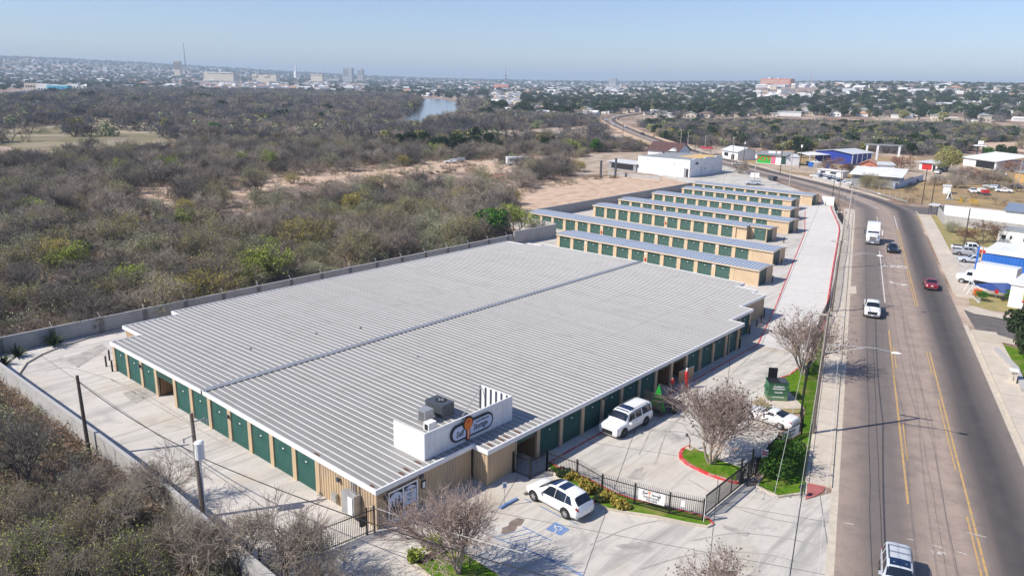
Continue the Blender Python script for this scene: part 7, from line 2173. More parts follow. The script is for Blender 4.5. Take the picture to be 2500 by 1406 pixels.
# bridge over the creek: parapets, girder and piers
br = thing('road_bridge', 'low concrete bridge carrying the curving road over the brushy creek', 'bridge', (0, 0, 0))
s0, s1 = s_of(335, 190), s_of(560, 378)
for off, nm in ((6.1, 'parapet'), (-6.1, 'parapet')):
 mb = ribbon(s0, s1, off, .4, -1.1, h=2.0); mb.build(nm, simple('bridge_concrete', (.52, .38, .27), .85, (.44, .33, .25), .4), br)
structure(ribbon(s_of(230, 76), s_of(420, 268), -7.6, 2.0, 0.02).build('pavement', M['kerb']))
for px in ((1505, 325), (1520, 332), (1534, 338), (1494, 318)):
 x, y = g(*px); s = s_of(x, y); c0, n0, z0 = road_at(s)
 for o in (4.5, 0, -4.5):
  q = c0 + n0 * o
  mb = MB(); mb.cyl((q[0], q[1], -9), (q[0], q[1], z0 - .8), .6, .6, 10); mb.build('bridge_pier', M['conc_pole'], br)
# ------------------------------------------------------------------ the far town: landmarks
def far_tower(label, px0, px1, py_base, py_top, mat, name, cat, depth=.7, parts=(), dist=None):
 pm = (px0 + px1) / 2
 if dist is None:
  x, y, z = gz(pm, py_base)
 else:
  d = ray(pm, py_base); k = dist / math.hypot(d[0], d[1]); x, y, z = d[0] * k, d[1] * k, EYE + d[2] * k
 r = math.hypot(x, y)
 W = (px1 - px0) * r / FPX * .88; depth *= .6; Hh = (py_base - py_top) * r / FPX
 t = thing(name, label, cat, (x, y, z), math.atan2(y, x) - PI / 2 - .6)
 MB().box(-W / 2, 0, -20, W / 2, W * depth, Hh).build('wall', M[mat], t, local=True)
 for nm, u0, u1, v0, v1, m_, e in parts:
  MB().box(-W / 2 + W * u0, -e, Hh * v0, -W / 2 + W * u1, -.01 if e > 0 else W * depth * .6, Hh * v1).build(nm, M[m_], t, local=True)
 return t, W, Hh
stripes = [('window', i / 7 + .03, i / 7 + .09, .05, .93, 'dark_metal', .5) for i in range(7)]
far_tower('round looking white tower block with dark vertical stripes on the left skyline', 424, 440, 172, 153, 'cream', 'tower_block', 'tower block', 1, stripes, 3300)
far_tower('grey stepped office block, taller of the two in the middle of the skyline', 834, 862, 188, 168, 'grey_metal', 'office_block', 'office block', .6, [('window', .05, .6, .1 + .16 * i, .16 + .16 * i, 'dark_metal', .6) for i in range(5)], 3400)
far_tower('grey office block with a stair tower right of the taller grey one', 870, 888, 186, 172, 'grey_metal', 'office_block', 'office block', .6, [('stair_tower', .7, .98, .2, 1.15, 'grey_roof', .8), ('window', .05, .6, .3, .4, 'dark_metal', .6), ('window', .05, .6, .6, .7, 'dark_metal', .6)], 3450)
far_tower('white hotel slab alone on the right middle skyline', 1484, 1506, 203, 193, 'grey_metal', 'hotel', 'hotel', .5, [('window', i / 8 + .04, i / 8 + .08, .1, .9, 'grey_roof', .6) for i in range(8)] + [('stair_tower', .86, 1.0, 0, 1.08, 'grey_roof', .8)], 3600)
far_tower('wide red brick hospital with rows of windows on the right skyline', 1848, 1935, 212, 195, 'pink', 'hospital', 'hospital', .35, [('window', .03, .6, .12 + .15 * i, .17 + .15 * i, 'cream', .8) for i in range(5)] + [('window', .66, .95, .12 + .15 * i, .17 + .15 * i, 'cream', .8) for i in range(5)] + [('roof_unit', .25, .32, 1, 1.15, 'white', -1), ('roof_unit', .55, .6, 1, 1.1, 'white', -1)], 2500)
far_tower('cream arena hall with a low white roof on the left skyline', 492, 575, 184, 178, 'cream', 'arena', 'arena', .5, [('roof', .1, .45, .8, 1.1, 'white', 2), ('roof', .5, .95, .7, 1.0, 'white', 2)], 3100)
far_tower('white civic building cluster right of the cream arena', 610, 680, 188, 184, 'cream', 'civic_building', 'civic building', .4, [('block', .0, .2, 0, 1.4, 'cream', 3), ('block', .5, .7, 0, 1.2, 'cream', 3)], 3200)
far_tower('red brick school hall right of the river bend', 1200, 1246, 221, 208, 'pink', 'school', 'school', .4, [('roof', 0, 1, 1, 1.1, 'grey_roof', -1)])
far_tower('dark flat office box among trees below the grey office blocks', 795, 830, 206, 196, 'grey_roof', 'office_block', 'office block', .5, [('window', .1, .9, .4, .7, 'dark', .5), ('roof', 0, 1, 1, 1.1, 'pale_roof', -1)])
far_tower('low white hall above the dark wood in the middle', 832, 868, 219, 212, 'pale_roof', 'hall', 'hall', .5, ())
far_tower('pale three storey block at the left of the middle skyline', 755, 790, 187, 182, 'cream', 'civic_building', 'civic building', .5, [('window', .05 + .12 * i, .1 + .12 * i, .3, .7, 'dark', .5) for i in range(8)], 3300)
far_tower('large cream church with a white bell tower in the right town', 2130, 2182, 249, 240, 'stucco', 'church', 'church', .6, [('roof', 0, 1, 1, 1.25, 'white', -1)])
far_tower('white chapel spire among the trees of the right town', 2064, 2072, 240, 226, 'white', 'chapel', 'chapel', 1, [('window', .3, .7, .5, .7, 'dark', .3)])
# turquoise terrace at the far left
tq = simple('turquoise_wall', (.06, .42, .52), .7); M['turquoise'] = tq
far_tower('cream two storey house at the left end of the turquoise terrace', 62, 92, 226, 208, 'cream', 'terrace_house', 'terrace house', .6, [('window', .1 + .2 * i, .2 + .2 * i, .55, .75, 'dark', .3) for i in range(4)])
far_tower('white terrace house left of the turquoise wall', 92, 117, 227, 209, 'white', 'terrace_house', 'terrace house', .6, [('window', .1 + .3 * i, .25 + .3 * i, .3, .5, 'dark', .3) for i in range(3)])
far_tower('turquoise painted house in the far left terrace', 116, 167, 228, 213, 'turquoise', 'terrace_house', 'terrace house', .5, [('window', .1 + .2 * i, .18 + .2 * i, .5, .8, 'blue_wall', .3) for i in range(4)] + [('roof', 0, 1, 1, 1.1, 'white', -1)])
far_tower('white house with small windows at the right end of the turquoise terrace', 166, 193, 226, 209, 'white', 'terrace_house', 'terrace house', .5, [('window', .1 + .25 * i, .2 + .25 * i, .5, .7, 'dark', .3) for i in range(4)])
lb_ = thing('viaduct', 'pale road viaduct on piers at the far left edge', 'bridge', (0, 0, 0))
pa_, pb_ = np.array(g(-90, 262)), np.array(g(60, 244)); pc_ = np.array(g(136, 233))
mb = MB()
for a, b in ((pa_, pb_), (pb_, pc_)): mb.bar((a[0], a[1], 7.0), (b[0], b[1], 7.0), 9, 1.2)
mb.build('deck', M['grey_roof'], lb_)
mb = MB()
for a, b in ((pa_, pb_), (pb_, pc_)):
 mb.bar((a[0] - 4, a[1] - 3, 8.2), (b[0] - 4, b[1] - 3, 8.2), .4, 1.0)
mb.build('parapet', M['white'], lb_)
for t_ in (.1, .4, .7, .95):
 for a, b in ((pa_, pb_), (pb_, pc_)):
  q = a + (b - a) * t_; MB().cyl((q[0], q[1], -1), (q[0], q[1], 7), 1.0, 1.0, 10).build('bridge_pier', M['conc_pole'], lb_)
# masts and towers on the skyline
def mast(px, py_base, py_top, label, dist, r0=2.0, mat='grey_roof', kind='mast'):
 d = ray(px, py_base); k = dist / math.hypot(d[0], d[1]); x, y, z = d[0] * k, d[1] * k, EYE + d[2] * k
 h = (py_base - py_top) * dist / FPX
 t = thing(kind, label, kind, (x, y, z - 5))
 mb = MB(); mb.cyl((0, 0, 0), (0, 0, h + 5), r0, r0 * .4, 6); mb.build('shaft', M[mat], t, local=True)
 return t, h
mast(453, 168, 116, 'very tall thin mast beside the striped white tower block', 3400, 2.6, 'grey_roof')
t, h = mast(1234, 197, 163, 'grey lattice mast with platforms in the middle of the skyline', 3000, 1.6)
for z in (.1, .3): MB().box(-4, -4, h * z + 5, 4, 4, h * z + 8).build('platform', M['grey_roof'], t, local=True)
mast(1019, 194, 167, 'thin pale mast right of the grey office blocks', 3000, 1.2, 'white')
mast(610, 200, 168, 'thin mast above the left wood', 2200, .8)
mast(404, 172, 155, 'short mast left of the striped tower block', 3300, 1.2); mast(15, 158, 142, 'cell mast at the far left skyline', 2600, 1.5); mast(46, 156, 141, 'second thin cell mast at the far left skyline', 2600, .9)
mast(793, 186, 166, 'thin mast left of the taller grey office block', 3300, 1.0); mast(1978, 209, 184, 'leaning red and white radio mast right of the hospital', 2500, 1.0, 'pink')
t, h = mast(723, 187, 163, 'white church spire on the left middle skyline', 3200, 5.0, 'white', 'church_spire')
MB().box(-6, -6, 0, 6, 6, h * .55).build('bell_tower', M['white'], t, local=True)
for px, lb in ((1955, 'left one of the two pale water tanks right of the hospital'), (1971, 'right one of the two pale water tanks right of the hospital')):
 d = ray(px, 212); k = 2450 / math.hypot(d[0], d[1]); x, y, z = d[0] * k, d[1] * k, EYE + d[2] * k
 t = thing('water_tank', lb, 'water tank', (x, y, z)); mb = MB(); mb.cyl((0, 0, -6), (0, 0, 9), 11, 11, 20); mb.cyl((0, 0, 9), (0, 0, 11), 11, 2, 20); mb.build('tank', M['pale_roof'], t, local=True)
# ------------------------------------------------------------------ trees and shrubs
class TreeGen:
 def __init__(self, seed):
  self.r = random.Random(seed)
  self.segs = []; self.ends = []
 def rv(self):
  r = self.r
  return Vector((r.gauss(0, 1), r.gauss(0, 1), r.gauss(0, 1)))
 def grow(self, p, d, L, rad, lvl, mx, par):
  r = self.r
  k = 3 if lvl <= 1 else 2
  for i in range(k):
   d = (d + self.rv() * par['bend'] + Vector((0, 0, par['up'] if lvl < mx else par['up_end']))).normalized()
   q = p + d * (L / k)
   self.segs.append((p, q, max(rad * (1 - .32 * i / k), par['rmin']), max(rad * (1 - .32 * (i + 1) / k), par['rmin'] * .7), lvl))
   p = q
   if lvl < mx and (lvl > 0 or i > 0 or par['low']):
    n = par['nch'][min(lvl, len(par['nch']) - 1)]
    n = int(n) + (1 if r.random() < n - int(n) else 0)
    if i == k - 1: n = max(2, n + 1)
    for c in range(n):
     ax = d.cross(self.rv()).normalized()
     a = RAD(r.uniform(*par['ang']))
     d2 = (Matrix.Rotation(a, 3, ax) @ d)
     self.grow(p, d2, L * r.uniform(*par['lr']), rad * .58, lvl + 1, mx, par)
  if lvl >= mx:
   self.ends.append((p, d, L))
def segs_mesh(segs, n):
 if not segs: return np.zeros((0, 3)), np.zeros((0, 4), int)
 p0 = np.array([s[0][:] for s in segs]); p1 = np.array([s[1][:] for s in segs]); r0 = np.array([s[2] for s in segs]); r1 = np.array([s[3] for s in segs])
 d = p1 - p0; L = np.linalg.norm(d, axis=1)[:, None]; d = d / np.maximum(L, 1e-6)
 ref = np.where(np.abs(d[:, 2:3]) > .9, np.array([[1., 0, 0]]), np.array([[0, 0, 1.]]))
 a = np.cross(d, ref); a /= np.linalg.norm(a, axis=1)[:, None]; b = np.cross(d, a)
 V = []
 for P_, R_ in ((p0, r0), (p1, r1)):
  for i in range(n):
   t = 2 * PI * i / n
   V.append(P_ + (a * math.cos(t) + b * math.sin(t)) * R_[:, None])
 V = np.stack(V, 1)
 N = len(segs)
 base = (np.arange(N) * 2 * n)[:, None, None]
 F = np.array([[i, (i + 1) % n, n + (i + 1) % n, n + i] for i in range(n)])[None] + base
 return V.reshape(-1, 3), F.reshape(-1, 4)
def leaf_quads(cent, size, rs, flat=0.0, aspect=0.6):
 N = len(cent)
 u = rs.normal(size=(N, 3)); u[:, 2] *= (1 - flat); u /= np.linalg.norm(u, axis=1)[:, None]
 w = rs.normal(size=(N, 3)); v = np.cross(u, w); v /= np.linalg.norm(v, axis=1)[:, None]
 s = size * rs.uniform(.6, 1.3, (N, 1))
 V = np.stack([cent - u * s, cent + v * s * aspect, cent + u * s, cent - v * s * aspect], 1)
 F = np.arange(N * 4).reshape(N, 4)
 return V.reshape(-1, 3), F
def np_mesh(name, parts, mats):
 """parts: list of (V, F, material index)"""
 o = 0; VV = []; FF = []; MM = []
 for V, F, m_ in parts:
  if len(V) == 0: continue
  VV.append(V); FF.append(F + o); MM.append(np.full(len(F), m_)); o += len(V)
 V = np.concatenate(VV); F = np.concatenate(FF); Mi = np.concatenate(MM)
 me = bpy.data.meshes.new(name)
 me.vertices.add(len(V)); me.vertices.foreach_set('co', V.astype(np.float32).ravel())
 me.loops.add(F.size); me.loops.foreach_set('vertex_index', F.astype(np.int32).ravel())
 me.polygons.add(len(F)); me.polygons.foreach_set('loop_start', (np.arange(len(F)) * F.shape[1]).astype(np.int32))
 me.polygons.foreach_set('material_index', Mi.astype(np.int32))
 for q in mats: me.materials.append(q)
 me.update(calc_edges=True)
 return me
BASEPAR = dict(bend=.16, up=.10, up_end=.05, nch=(1.2, 1.3, 1.3, 1.2), ang=(22, 52), lr=(.62, .82), low=False, rmin=.012)
def tree_kind(seed, H, trunks, tilt, mx, rad, twig, leaf=None, bark='bark', nleaf=0, lsize=.12, twigs=4, twl=.5, par=None, leaf_top=0.0, seed_heads=0):
 """returns (trunk mesh, crown mesh); tree about H high at scale 1"""
 P_ = dict(BASEPAR); P_.update(par or {})
 T = TreeGen(seed); r = T.r
 for i in range(trunks):
  a = 2 * PI * (i + r.random() * .5) / trunks
  tl = RAD(r.uniform(*tilt))
  d = Vector((math.cos(a) * math.sin(tl), math.sin(a) * math.sin(tl), math.cos(tl)))
  T.grow(Vector((math.cos(a) * .06, math.sin(a) * .06, -.1)), d, H * r.uniform(.40, .5), rad, 0, mx, P_)
 top_ = max(s[1].z for s in T.segs)
 k = H / top_
 segs = [(a * k, b * k, r0, r1, l) for a, b, r0, r1, l in T.segs]
 ends = [(p * k, d, L * k) for p, d, L in T.ends]
 rs = np.random.default_rng(seed)
 fine = []
 for p, d, L in ends:
  for c in range(twigs):
   dd_ = (d + T.rv() * .55 + Vector((0, 0, .15))).normalized()
   p0 = p - d * (L * r.random() * .5)
   fine.append((p0, p0 + dd_ * twl * r.uniform(.5, 1.2), P_['rmin'] * .9, P_['rmin'] * .4, 9))
 tv, tf = segs_mesh([s for s in segs if s[4] <= 1], 6)
 trunk = np_mesh('trunk', [(tv, tf, 0)], [M[bark]])
 cv, cf = segs_mesh([s for s in segs if s[4] > 1], 3)
 fv, ff = segs_mesh(fine, 3)
 parts = [(cv, cf, 0), (fv, ff, 0)]
 mats = [M[twig]]
 if leaf:
  ce = np.array([s[1][:] for s in fine]); zc = ce[:, 2]
  w = np.clip((zc / H - leaf_top) * 3, 0.02, 1); w /= w.sum()
  idx = rs.choice(len(ce), nleaf, p=w)
  cent = ce[idx] + rs.normal(scale=.16, size=(nleaf, 3))
  lv, lf = leaf_quads(cent, lsize, rs)
  parts.append((lv, lf, 1)); mats.append(M[leaf])
 if seed_heads:
  ce = np.array([s[1][:] for s in fine]); idx = rs.choice(len(ce), seed_heads)
  lv, lf = leaf_quads(ce[idx], .07, rs, 0, .8)
  parts.append((lv, lf, len(mats))); mats.append(M['seed'])
 crown = np_mesh('crown', parts, mats)
 return trunk, crown
def leafy_kind(seed, H, rad_c, leaf, bark='bark', n=2600, lsize=.2, lobes=9, z0=.25):
 """dense evergreen: leaf clumps round several lobes, gaps between them"""
 rs = np.random.default_rng(seed)
 cen = np.stack([rs.uniform(-.62, .62, lobes) * rad_c, rs.uniform(-.62, .62, lobes) * rad_c, H * rs.uniform(z0 + .15, .86, lobes)], 1)
 cen[0] = (0, 0, H * .82)
 R_ = rad_c * rs.uniform(.34, .62, lobes)
 pts = []
 for c, q in zip(cen, R_):
  m_ = int(n / lobes)
  d = rs.normal(size=(m_, 3)); d /= np.linalg.norm(d, axis=1)[:, None]
  pts.append(c + d * (q * rs.uniform(.55, 1.08, (m_, 1)) ** .6) * np.array([1, 1, .85]))
 pts = np.concatenate(pts); pts = pts[pts[:, 2] > H * .06]
 lv, lf = leaf_quads(pts, lsize, rs, 0, .7)
 segs = []
 for c, q in zip(cen, R_):
  m_ = Vector((c[0] * .3, c[1] * .3, H * .3))
  segs.append((Vector((0, 0, -.1)), m_, .05 * H / 3 + .05, .07, 0)); segs.append((m_, Vector(c), .07, .03, 1))
 tv, tf = segs_mesh(segs, 5)
 return np_mesh('trunk', [(tv, tf, 0)], [M[bark]]), np_mesh('crown', [(lv, lf, 0)], [M[leaf]])
KINDS = {}
WIDE = dict(bend=.20, up=.02, up_end=.0, ang=(25, 60))
near = dict(mx=4, rad=.13, twigs=3, twl=.55)
for i in range(3):
 KINDS['bare%d' % i] = tree_kind(100 + i, 5.0, 4, (25, 62), 3, .12, 'twig', 'leaf_dry', nleaf=900, lsize=.07, twigs=5, twl=.7, par=dict(WIDE, rmin=.02, nch=(1.4, 1.7, 1.8, 1.5)))
 KINDS['dark%d' % i] = tree_kind(110 + i, 5.0, 4, (25, 62), 3, .12, 'twig_dark',  twigs=5, twl=.7, par=dict(WIDE, rmin=.02, nch=(1.4, 1.7, 1.8, 1.5)))
for i in range(2):
 KINDS['olive%d' % i] = tree_kind(120 + i, 4.6, 4, (20, 60), 3, .10, 'twig', 'leaf_olive', nleaf=2300, lsize=.085, twigs=4, twl=.7, par=dict(WIDE, rmin=.014, nch=(1.3, 1.5, 1.6, 1.4)))
 KINDS['sage%d' % i] = tree_kind(130 + i, 4.4, 4, (20, 60), 3, .10, 'twig', 'leaf_sage', nleaf=2500, lsize=.085, twigs=4, twl=.7, par=dict(WIDE, rmin=.014, nch=(1.3, 1.5, 1.6, 1.4)))
 KINDS['lime%d' % i] = tree_kind(140 + i, 4.8, 3, (15, 50), 3, .11, 'twig', 'leaf_lime', nleaf=3200, lsize=.12, twigs=4, twl=.7, par=dict(WIDE, rmin=.014, nch=(1.3, 1.6, 1.6, 1.4)), leaf_top=.25)
 KINDS['yellow%d' % i] = tree_kind(150 + i, 4.2, 4, (20, 60), 3, .10, 'twig', 'leaf_yellow', nleaf=2900, lsize=.09, twigs=4, twl=.7, par=dict(WIDE, rmin=.014, nch=(1.3, 1.5, 1.6, 1.4)))
 KINDS['ever%d' % i] = leafy_kind(160 + i, 6.0, 2.9, 'leaf_dark', n=2400, lsize=.26)
 KINDS['green%d' % i] = leafy_kind(170 + i, 5.0, 2.4, 'leaf_green', n=2000, lsize=.2)
 KINDS['rust%d' % i] = tree_kind(180 + i, 5.0, 3, (15, 45), 3, .12, 'twig', 'leaf_rust', nleaf=2600, lsize=.13, twigs=4, twl=.6, par=dict(WIDE, rmin=.015, nch=(1.3, 1.6, 1.6, 1.4)))
# light versions for the far woods: thick twigs, few of them
for i in range(3):
 KINDS['farbare%d' % i] = tree_kind(200 + i, 5.4, 4, (25, 62), 2, .16, 'twig_far', twigs=7, twl=1.0, par=dict(WIDE, rmin=.045, nch=(1.6, 2.0, 2.0)))
 KINDS['fargrey%d' % i] = tree_kind(210 + i, 5.4, 4, (25, 62), 2, .16, 'twig', twigs=7, twl=1.0, par=dict(WIDE, rmin=.045, nch=(1.6, 2.0, 2.0)))
KINDS['farever0'] = leafy_kind(220, 7.0, 3.4, 'leaf_dark', n=520, lsize=.6)
KINDS['farever1'] = leafy_kind(221, 6.0, 4.0, 'leaf_dark', n=520, lsize=.6, z0=.1)
KINDS['farolive0'] = leafy_kind(222, 4.6, 3.2, 'leaf_olive', n=420, lsize=.42, z0=.05)
KINDS['fargreen0'] = leafy_kind(223, 5.0, 3.2, 'leaf_sage', n=420, lsize=.42, z0=.05)
KINDS['scrub0'] = tree_kind(230, 1.3, 6, (30, 75), 1, .02, 'twig', twigs=8, twl=.45, par=dict(WIDE, rmin=.012, nch=(1.6, 1.6), low=True))
KINDS['scrub1'] = tree_kind(231, 1.1, 6, (30, 75), 1, .02, 'straw', 'straw', nleaf=160, lsize=.11, twigs=7, twl=.4, par=dict(WIDE, rmin=.012, nch=(1.6, 1.6), low=True))
KINDS['scrub2'] = tree_kind(232, 1.3, 6, (30, 75), 1, .02, 'twig_dark', 'leaf_sage', nleaf=220, lsize=.1, twigs=7, twl=.45, par=dict(WIDE, rmin=.012, nch=(1.6, 1.6), low=True))
KINDS['ycanopy'] = leafy_kind(190, 6.0, 4.6, 'leaf_olive', n=3000, lsize=.19, z0=.35)
def tree(kind, x, y, s, label, name='brush_tree', cat='tree', group=None, rot=None, z=None, wide=1.0):
 tr_, cr = KINDS[kind]
 rot = random.uniform(0, 2 * PI) if rot is None else rot
 t = thing(name, label, cat, (x, y, float(hf(x, y)) if z is None else z), rot, group)
 t.scale = (s * wide * random.uniform(.95, 1.08), s * wide * random.uniform(.95, 1.08), s)
 inst('trunk', tr_, t); inst('crown', cr, t)
 return t
# crape myrtles of the storage court
CR = dict(bend=.10, up=.06, up_end=.03, ang=(14, 36), lr=(.66, .86), rmin=.013, nch=(1.4, 1.4, 1.25, 1.1))
KINDS['crape0'] = tree_kind(301, 6.8, 5, (6, 26), 4, .085, 'twig_pink', bark='bark_pale', twigs=2, twl=.5, par=CR)
KINDS['crape1'] = tree_kind(305, 6.6, 5, (8, 30), 4, .085, 'twig_pink', bark='bark_pale', twigs=2, twl=.5, par=CR, seed_heads=1500)
KINDS['crape2'] = tree_kind(309, 7.0, 5, (8, 32), 4, .10, 'twig_pink', bark='bark_pale', twigs=2, twl=.5, par=CR, seed_heads=1200)
g1 = 'bare crape myrtles of the storage court'
tree('crape0', 28.34, 28.55, 1.0, 'bare rosy crape tree on the small lawn right of the glass shop door', 'crape_myrtle', group=g1, rot=1.2, wide=1.15)
tree('crape1', 51.78, 23.79, 1.02, 'bare crape tree with dark seed heads on the red kerbed island', 'crape_myrtle', group=g1, rot=2.0, wide=1.4)
tree('crape2', 76.2, 25.8, 1.05, 'bare crape tree between the green dumpster and the road pole', 'crape_myrtle', group=g1, rot=4.4, wide=1.25)
p = g(1765, 1545); tree('crape1', p[0], p[1], .66, 'top of a small bare crape tree at the bottom edge below the arrow sign', 'crape_myrtle', group=g1, rot=5.2, wide=1.4)
# hedge, shrubs and bedding plants near the court
def shrub_mesh(seed, sx, sy, h, leaf, n, lsize, lobes=14):
 rs = np.random.default_rng(seed)
 pts = []
 for q in range(lobes):
  c = np.array([rs.uniform(-.7, .7) * sx, rs.uniform(-.7, .7) * sy, h * rs.uniform(.3, .68)])
  d = rs.normal(size=(n // lobes, 3)); d /= np.linalg.norm(d, axis=1)[:, None]
  pts.append(c + d * rs.uniform(.5, 1.05, (n // lobes, 1)) ** .5 * np.array([.42 * sx, .42 * sy, .36 * h]))
 pts = np.concatenate(pts); pts[:, 2] = np.abs(pts[:, 2])
 lv, lf = leaf_quads(pts, lsize, rs, 0, .7)
 return np_mesh('foliage', [(lv, lf, 0)], [M[leaf]])
def shrub(me, px, label, name='shrub', rot=0.0, s=1.0, group=None, z=.1, at=None):
 x, y = at or g(*px)
 t = thing(name, label, 'shrub', (x, y, z), rot, group); inst('foliage', me, t, scale=s)
 return t
hm = shrub_mesh(401, 3.2, 1.25, 1.75, 'leaf_hedge', 5600, .12, 40)
shrub(hm, None, 'big dark green clipped hedge beside the sliding gate', 'hedge', .06, at=(55.2, 19.35))
gm_ = shrub_mesh(402, .5, .5, .7, 'leaf_gold', 700, .10)
gy = 'golden shrubs along the iron fence'
for px, lb, s in (((1397, 1175), 'golden shrub farthest left, just behind the white crossover roof', 1.0), ((1420, 1190), 'golden shrub second from the left behind the white crossover', 1.05), ((1445, 1208), 'golden shrub behind the rear window of the white crossover', 1.1),
     ((1482, 1228), 'golden round shrub, left of the pair before the fence post', 1.15), ((1512, 1240), 'golden round shrub, right of the pair before the fence post', 1.2)):
 shrub(gm_, px, lb, 'golden_shrub', random.uniform(0, 6), s, gy)
ym = shrub_mesh(403, .6, .6, .95, 'leaf_lime', 700, .11)
shrub(ym, (1014, 1368), 'lime green shrub at the left corner of the little lawn', 'lime_shrub', 1, .9); shrub(ym, (1056, 1342), 'larger lime green shrub at the upper corner of the little lawn', 'lime_shrub', 2, 1.1)
dm_ = shrub_mesh(404, .6, .6, .7, 'leaf_dark', 500, .11)
shrub(dm_, (1375, 1165), 'dark low shrub under the golden shrubs by the white crossover', 'dark_shrub', 0, .9); shrub(dm_, (1462, 1225), 'dark low shrub between the golden shrubs', 'dark_shrub', 0, .8)
def yucca(px, s, label):
 rs = np.random.default_rng(int(px[0])); n = 70
 az = rs.uniform(0, 2 * PI, n); el = rs.uniform(.15, 1.4, n); L = rs.uniform(.7, 1.2, n)
 d = np.stack([np.cos(az) * np.cos(el), np.sin(az) * np.cos(el), np.sin(el)], 1); sd_ = np.stack([-np.sin(az), np.cos(az), np.zeros(n)], 1) * .05
 V = np.stack([-sd_, sd_, d * L[:, None] * .6 + sd_ * .8 + np.array([0, 0, .05]), d * L[:, None]], 1).reshape(-1, 3)
 F = np.arange(n * 4).reshape(n, 4)
 t = thing('yucca', label, 'plant', (*g(*px), .1), 0, 'yucca plants of the gravel corner'); inst('leaves', np_mesh('leaves', [(V, F, 0)], [M['leaf_dark']]), t, scale=s)
yucca((42, 872), 1.5, 'dark spiky yucca plant at the left end of the white gravel'); yucca((132, 845), 1.7, 'dark spiky yucca plant against the grey wall on the white gravel'); yucca((10, 892), 1.2, 'olive spiky yucca plant nearest the left edge')
# special trees that the photograph shows singly
SP = [('lime0', (1255, 572), 1.15, 'small bright green tree at the corner of the pale block wall'), ('green0', (1200, 580), 1.15, 'dark green leafy tree left of the small bright tree by the wall'),
  ('lime1', (80, 545), 1.05, 'bright lime tree spreading over the pale track at the left edge'), ('lime0', (330, 718), .85, 'round yellow green tree by itself behind the left part of the grey wall'),
  ('lime1', (655, 690), 1.15, 'tall lime green tree behind the grey wall, middle of the green group'), ('lime0', (610, 700), .95, 'lime green tree behind the grey wall, left of the taller lime one'), ('yellow0', (500, 735), 1.0, 'mustard yellow tree behind the grey wall right of the round lime tree'),
  ('yellow1', (455, 530), 1.0, 'yellow olive tree right of the two walkers'), ('sage0', (370, 540), 1.2, 'pale sage green tree left of the two walkers'), ('lime1', (100, 575), .9, 'pale green tree below the bright lime tree at the left'),
  ('yellow0', (1245, 500), .9, 'olive yellow bush at the left edge of the tan dirt lot'), ('sage1', (1090, 590), 1.2, 'pale olive tree left of the dark green leafy tree'), ('olive0', (1130, 600), 1.2, 'olive bushy tree close to the grey wall before the tan lot'),
  ('yellow1', (1412, 420), 1.0, 'yellow green tree alone by the tyre pile near the tan lot'), ('green1', (1450, 372), 1.1, 'rounded green bush near the bridge end'), ('ever0', (1328, 370), 1.0, 'dark green tree left of the rounded green bush'), ('green0', (1600, 350), .9, 'green bush at the near end of the bridge'),
  ('green1', (525, 340), 1.5, 'green and yellow tree at the right end of the meadow'), ('lime0', (590, 405), .95, 'lime green tree in the middle of the grey brush'), ('lime1', (440, 405), .9, 'lime green tree left of the other lime tree in the grey brush'), ('sage1', (320, 432), 1.2, 'pale sage tree in the grey brush left of the lime trees'),
  ('rust0', (2045, 420), 1.0, 'rust brown tree behind the crossarm pole by the blue shed'), ('rust1', (2198, 418), 1.15, 'rust red tree right of the pink cottage'), ('ycanopy', (2310, 420), 1.35, 'large olive green spreading tree right of the red fronted house'),
  ('rust0', (2390, 448), .9, 'reddish bare tree in the yard right of the yellow green tree'), ('bare0', (2345, 446), 1.1, 'brown bare tree before the red fronted house yard'), ('rust1', (2470, 420), .9, 'rust red tree near the striped canopy'), ('bare1', (2420, 452), 1.0, 'pale bare tree at the end of the dark block wall'),
  ('rust0', (2395, 596), .85, 'reddish brown shrub tree behind the parked pickups'), ('sage0', (2322, 566), .6, 'thin palm like plant in the dry yard corner'), ('ever1', (2488, 852), .75, 'dark evergreen tree over the low garden wall at the right edge'), ('ever0', (2520, 890), .8, 'dark evergreen tree cut by the right edge'),
  ('bare1', (1806, 424), 1.0, 'bare tree by the road pole right of the white arched shop'), ('bare0', (2490, 470), .8, 'bare brown shrub at the right edge of the dry field'), ('ever1', (2225, 380), .9, 'small dark green tree behind the rust red tree'), ('ever0', (1956, 385), .9, 'dark green bush beside the white tank pole'),
  ('green1', (2462, 735), .35, 'small green shrub in the grass corner by the white kiosk'), ('green0', (2395, 735), .3, 'small bush beside the timber pallets'), ('olive1', (2140, 460), .9, 'green hedge bush under the wide white roof, left one'), ('olive0', (2115, 457), .9, 'green hedge bush under the wide white roof, right one')]
SP += [('bare2', (2330, 458), .9, 'grey bare shrub tree below the yellow green canopy tree'), ('rust0', (2366, 438), .8, 'rust tinted tree right of the yellow green canopy tree'), ('dark1', (2430, 440), .9, 'dark bare tree before the small red roofed hut'), ('olive0', (2455, 455), .7, 'olive shrub tree near the yellow painted house'),
  ('bare1', (2290, 452), .7, 'thin bare tree beside the blue sloping wall end'), ('ever0', (2462, 392), 1.0, 'dark evergreen tree behind the striped canopy, right one'), ('ever1', (2442, 388), 1.0, 'dark evergreen tree behind the striped canopy, left one'), ('green0', (2410, 383), .9, 'green tree behind the white tank stand'), ('dark0', (2080, 424), .8, 'dark bare tree left of the pink cottage'), ('olive1', (2500, 365), 1.3, 'olive tree at the right edge of the tan hillside clearing')]
for i, px in enumerate(((975, 362), (1000, 360), (1030, 366), (1060, 372), (1085, 375), (1110, 372), (1135, 372), (1160, 375), (1190, 368), (1215, 378))):
 SP.append(('ever%d' % (i % 2), px, 1.0 + .12 * (i % 3), 'dark evergreen tree in the row behind the dirt clearing'))
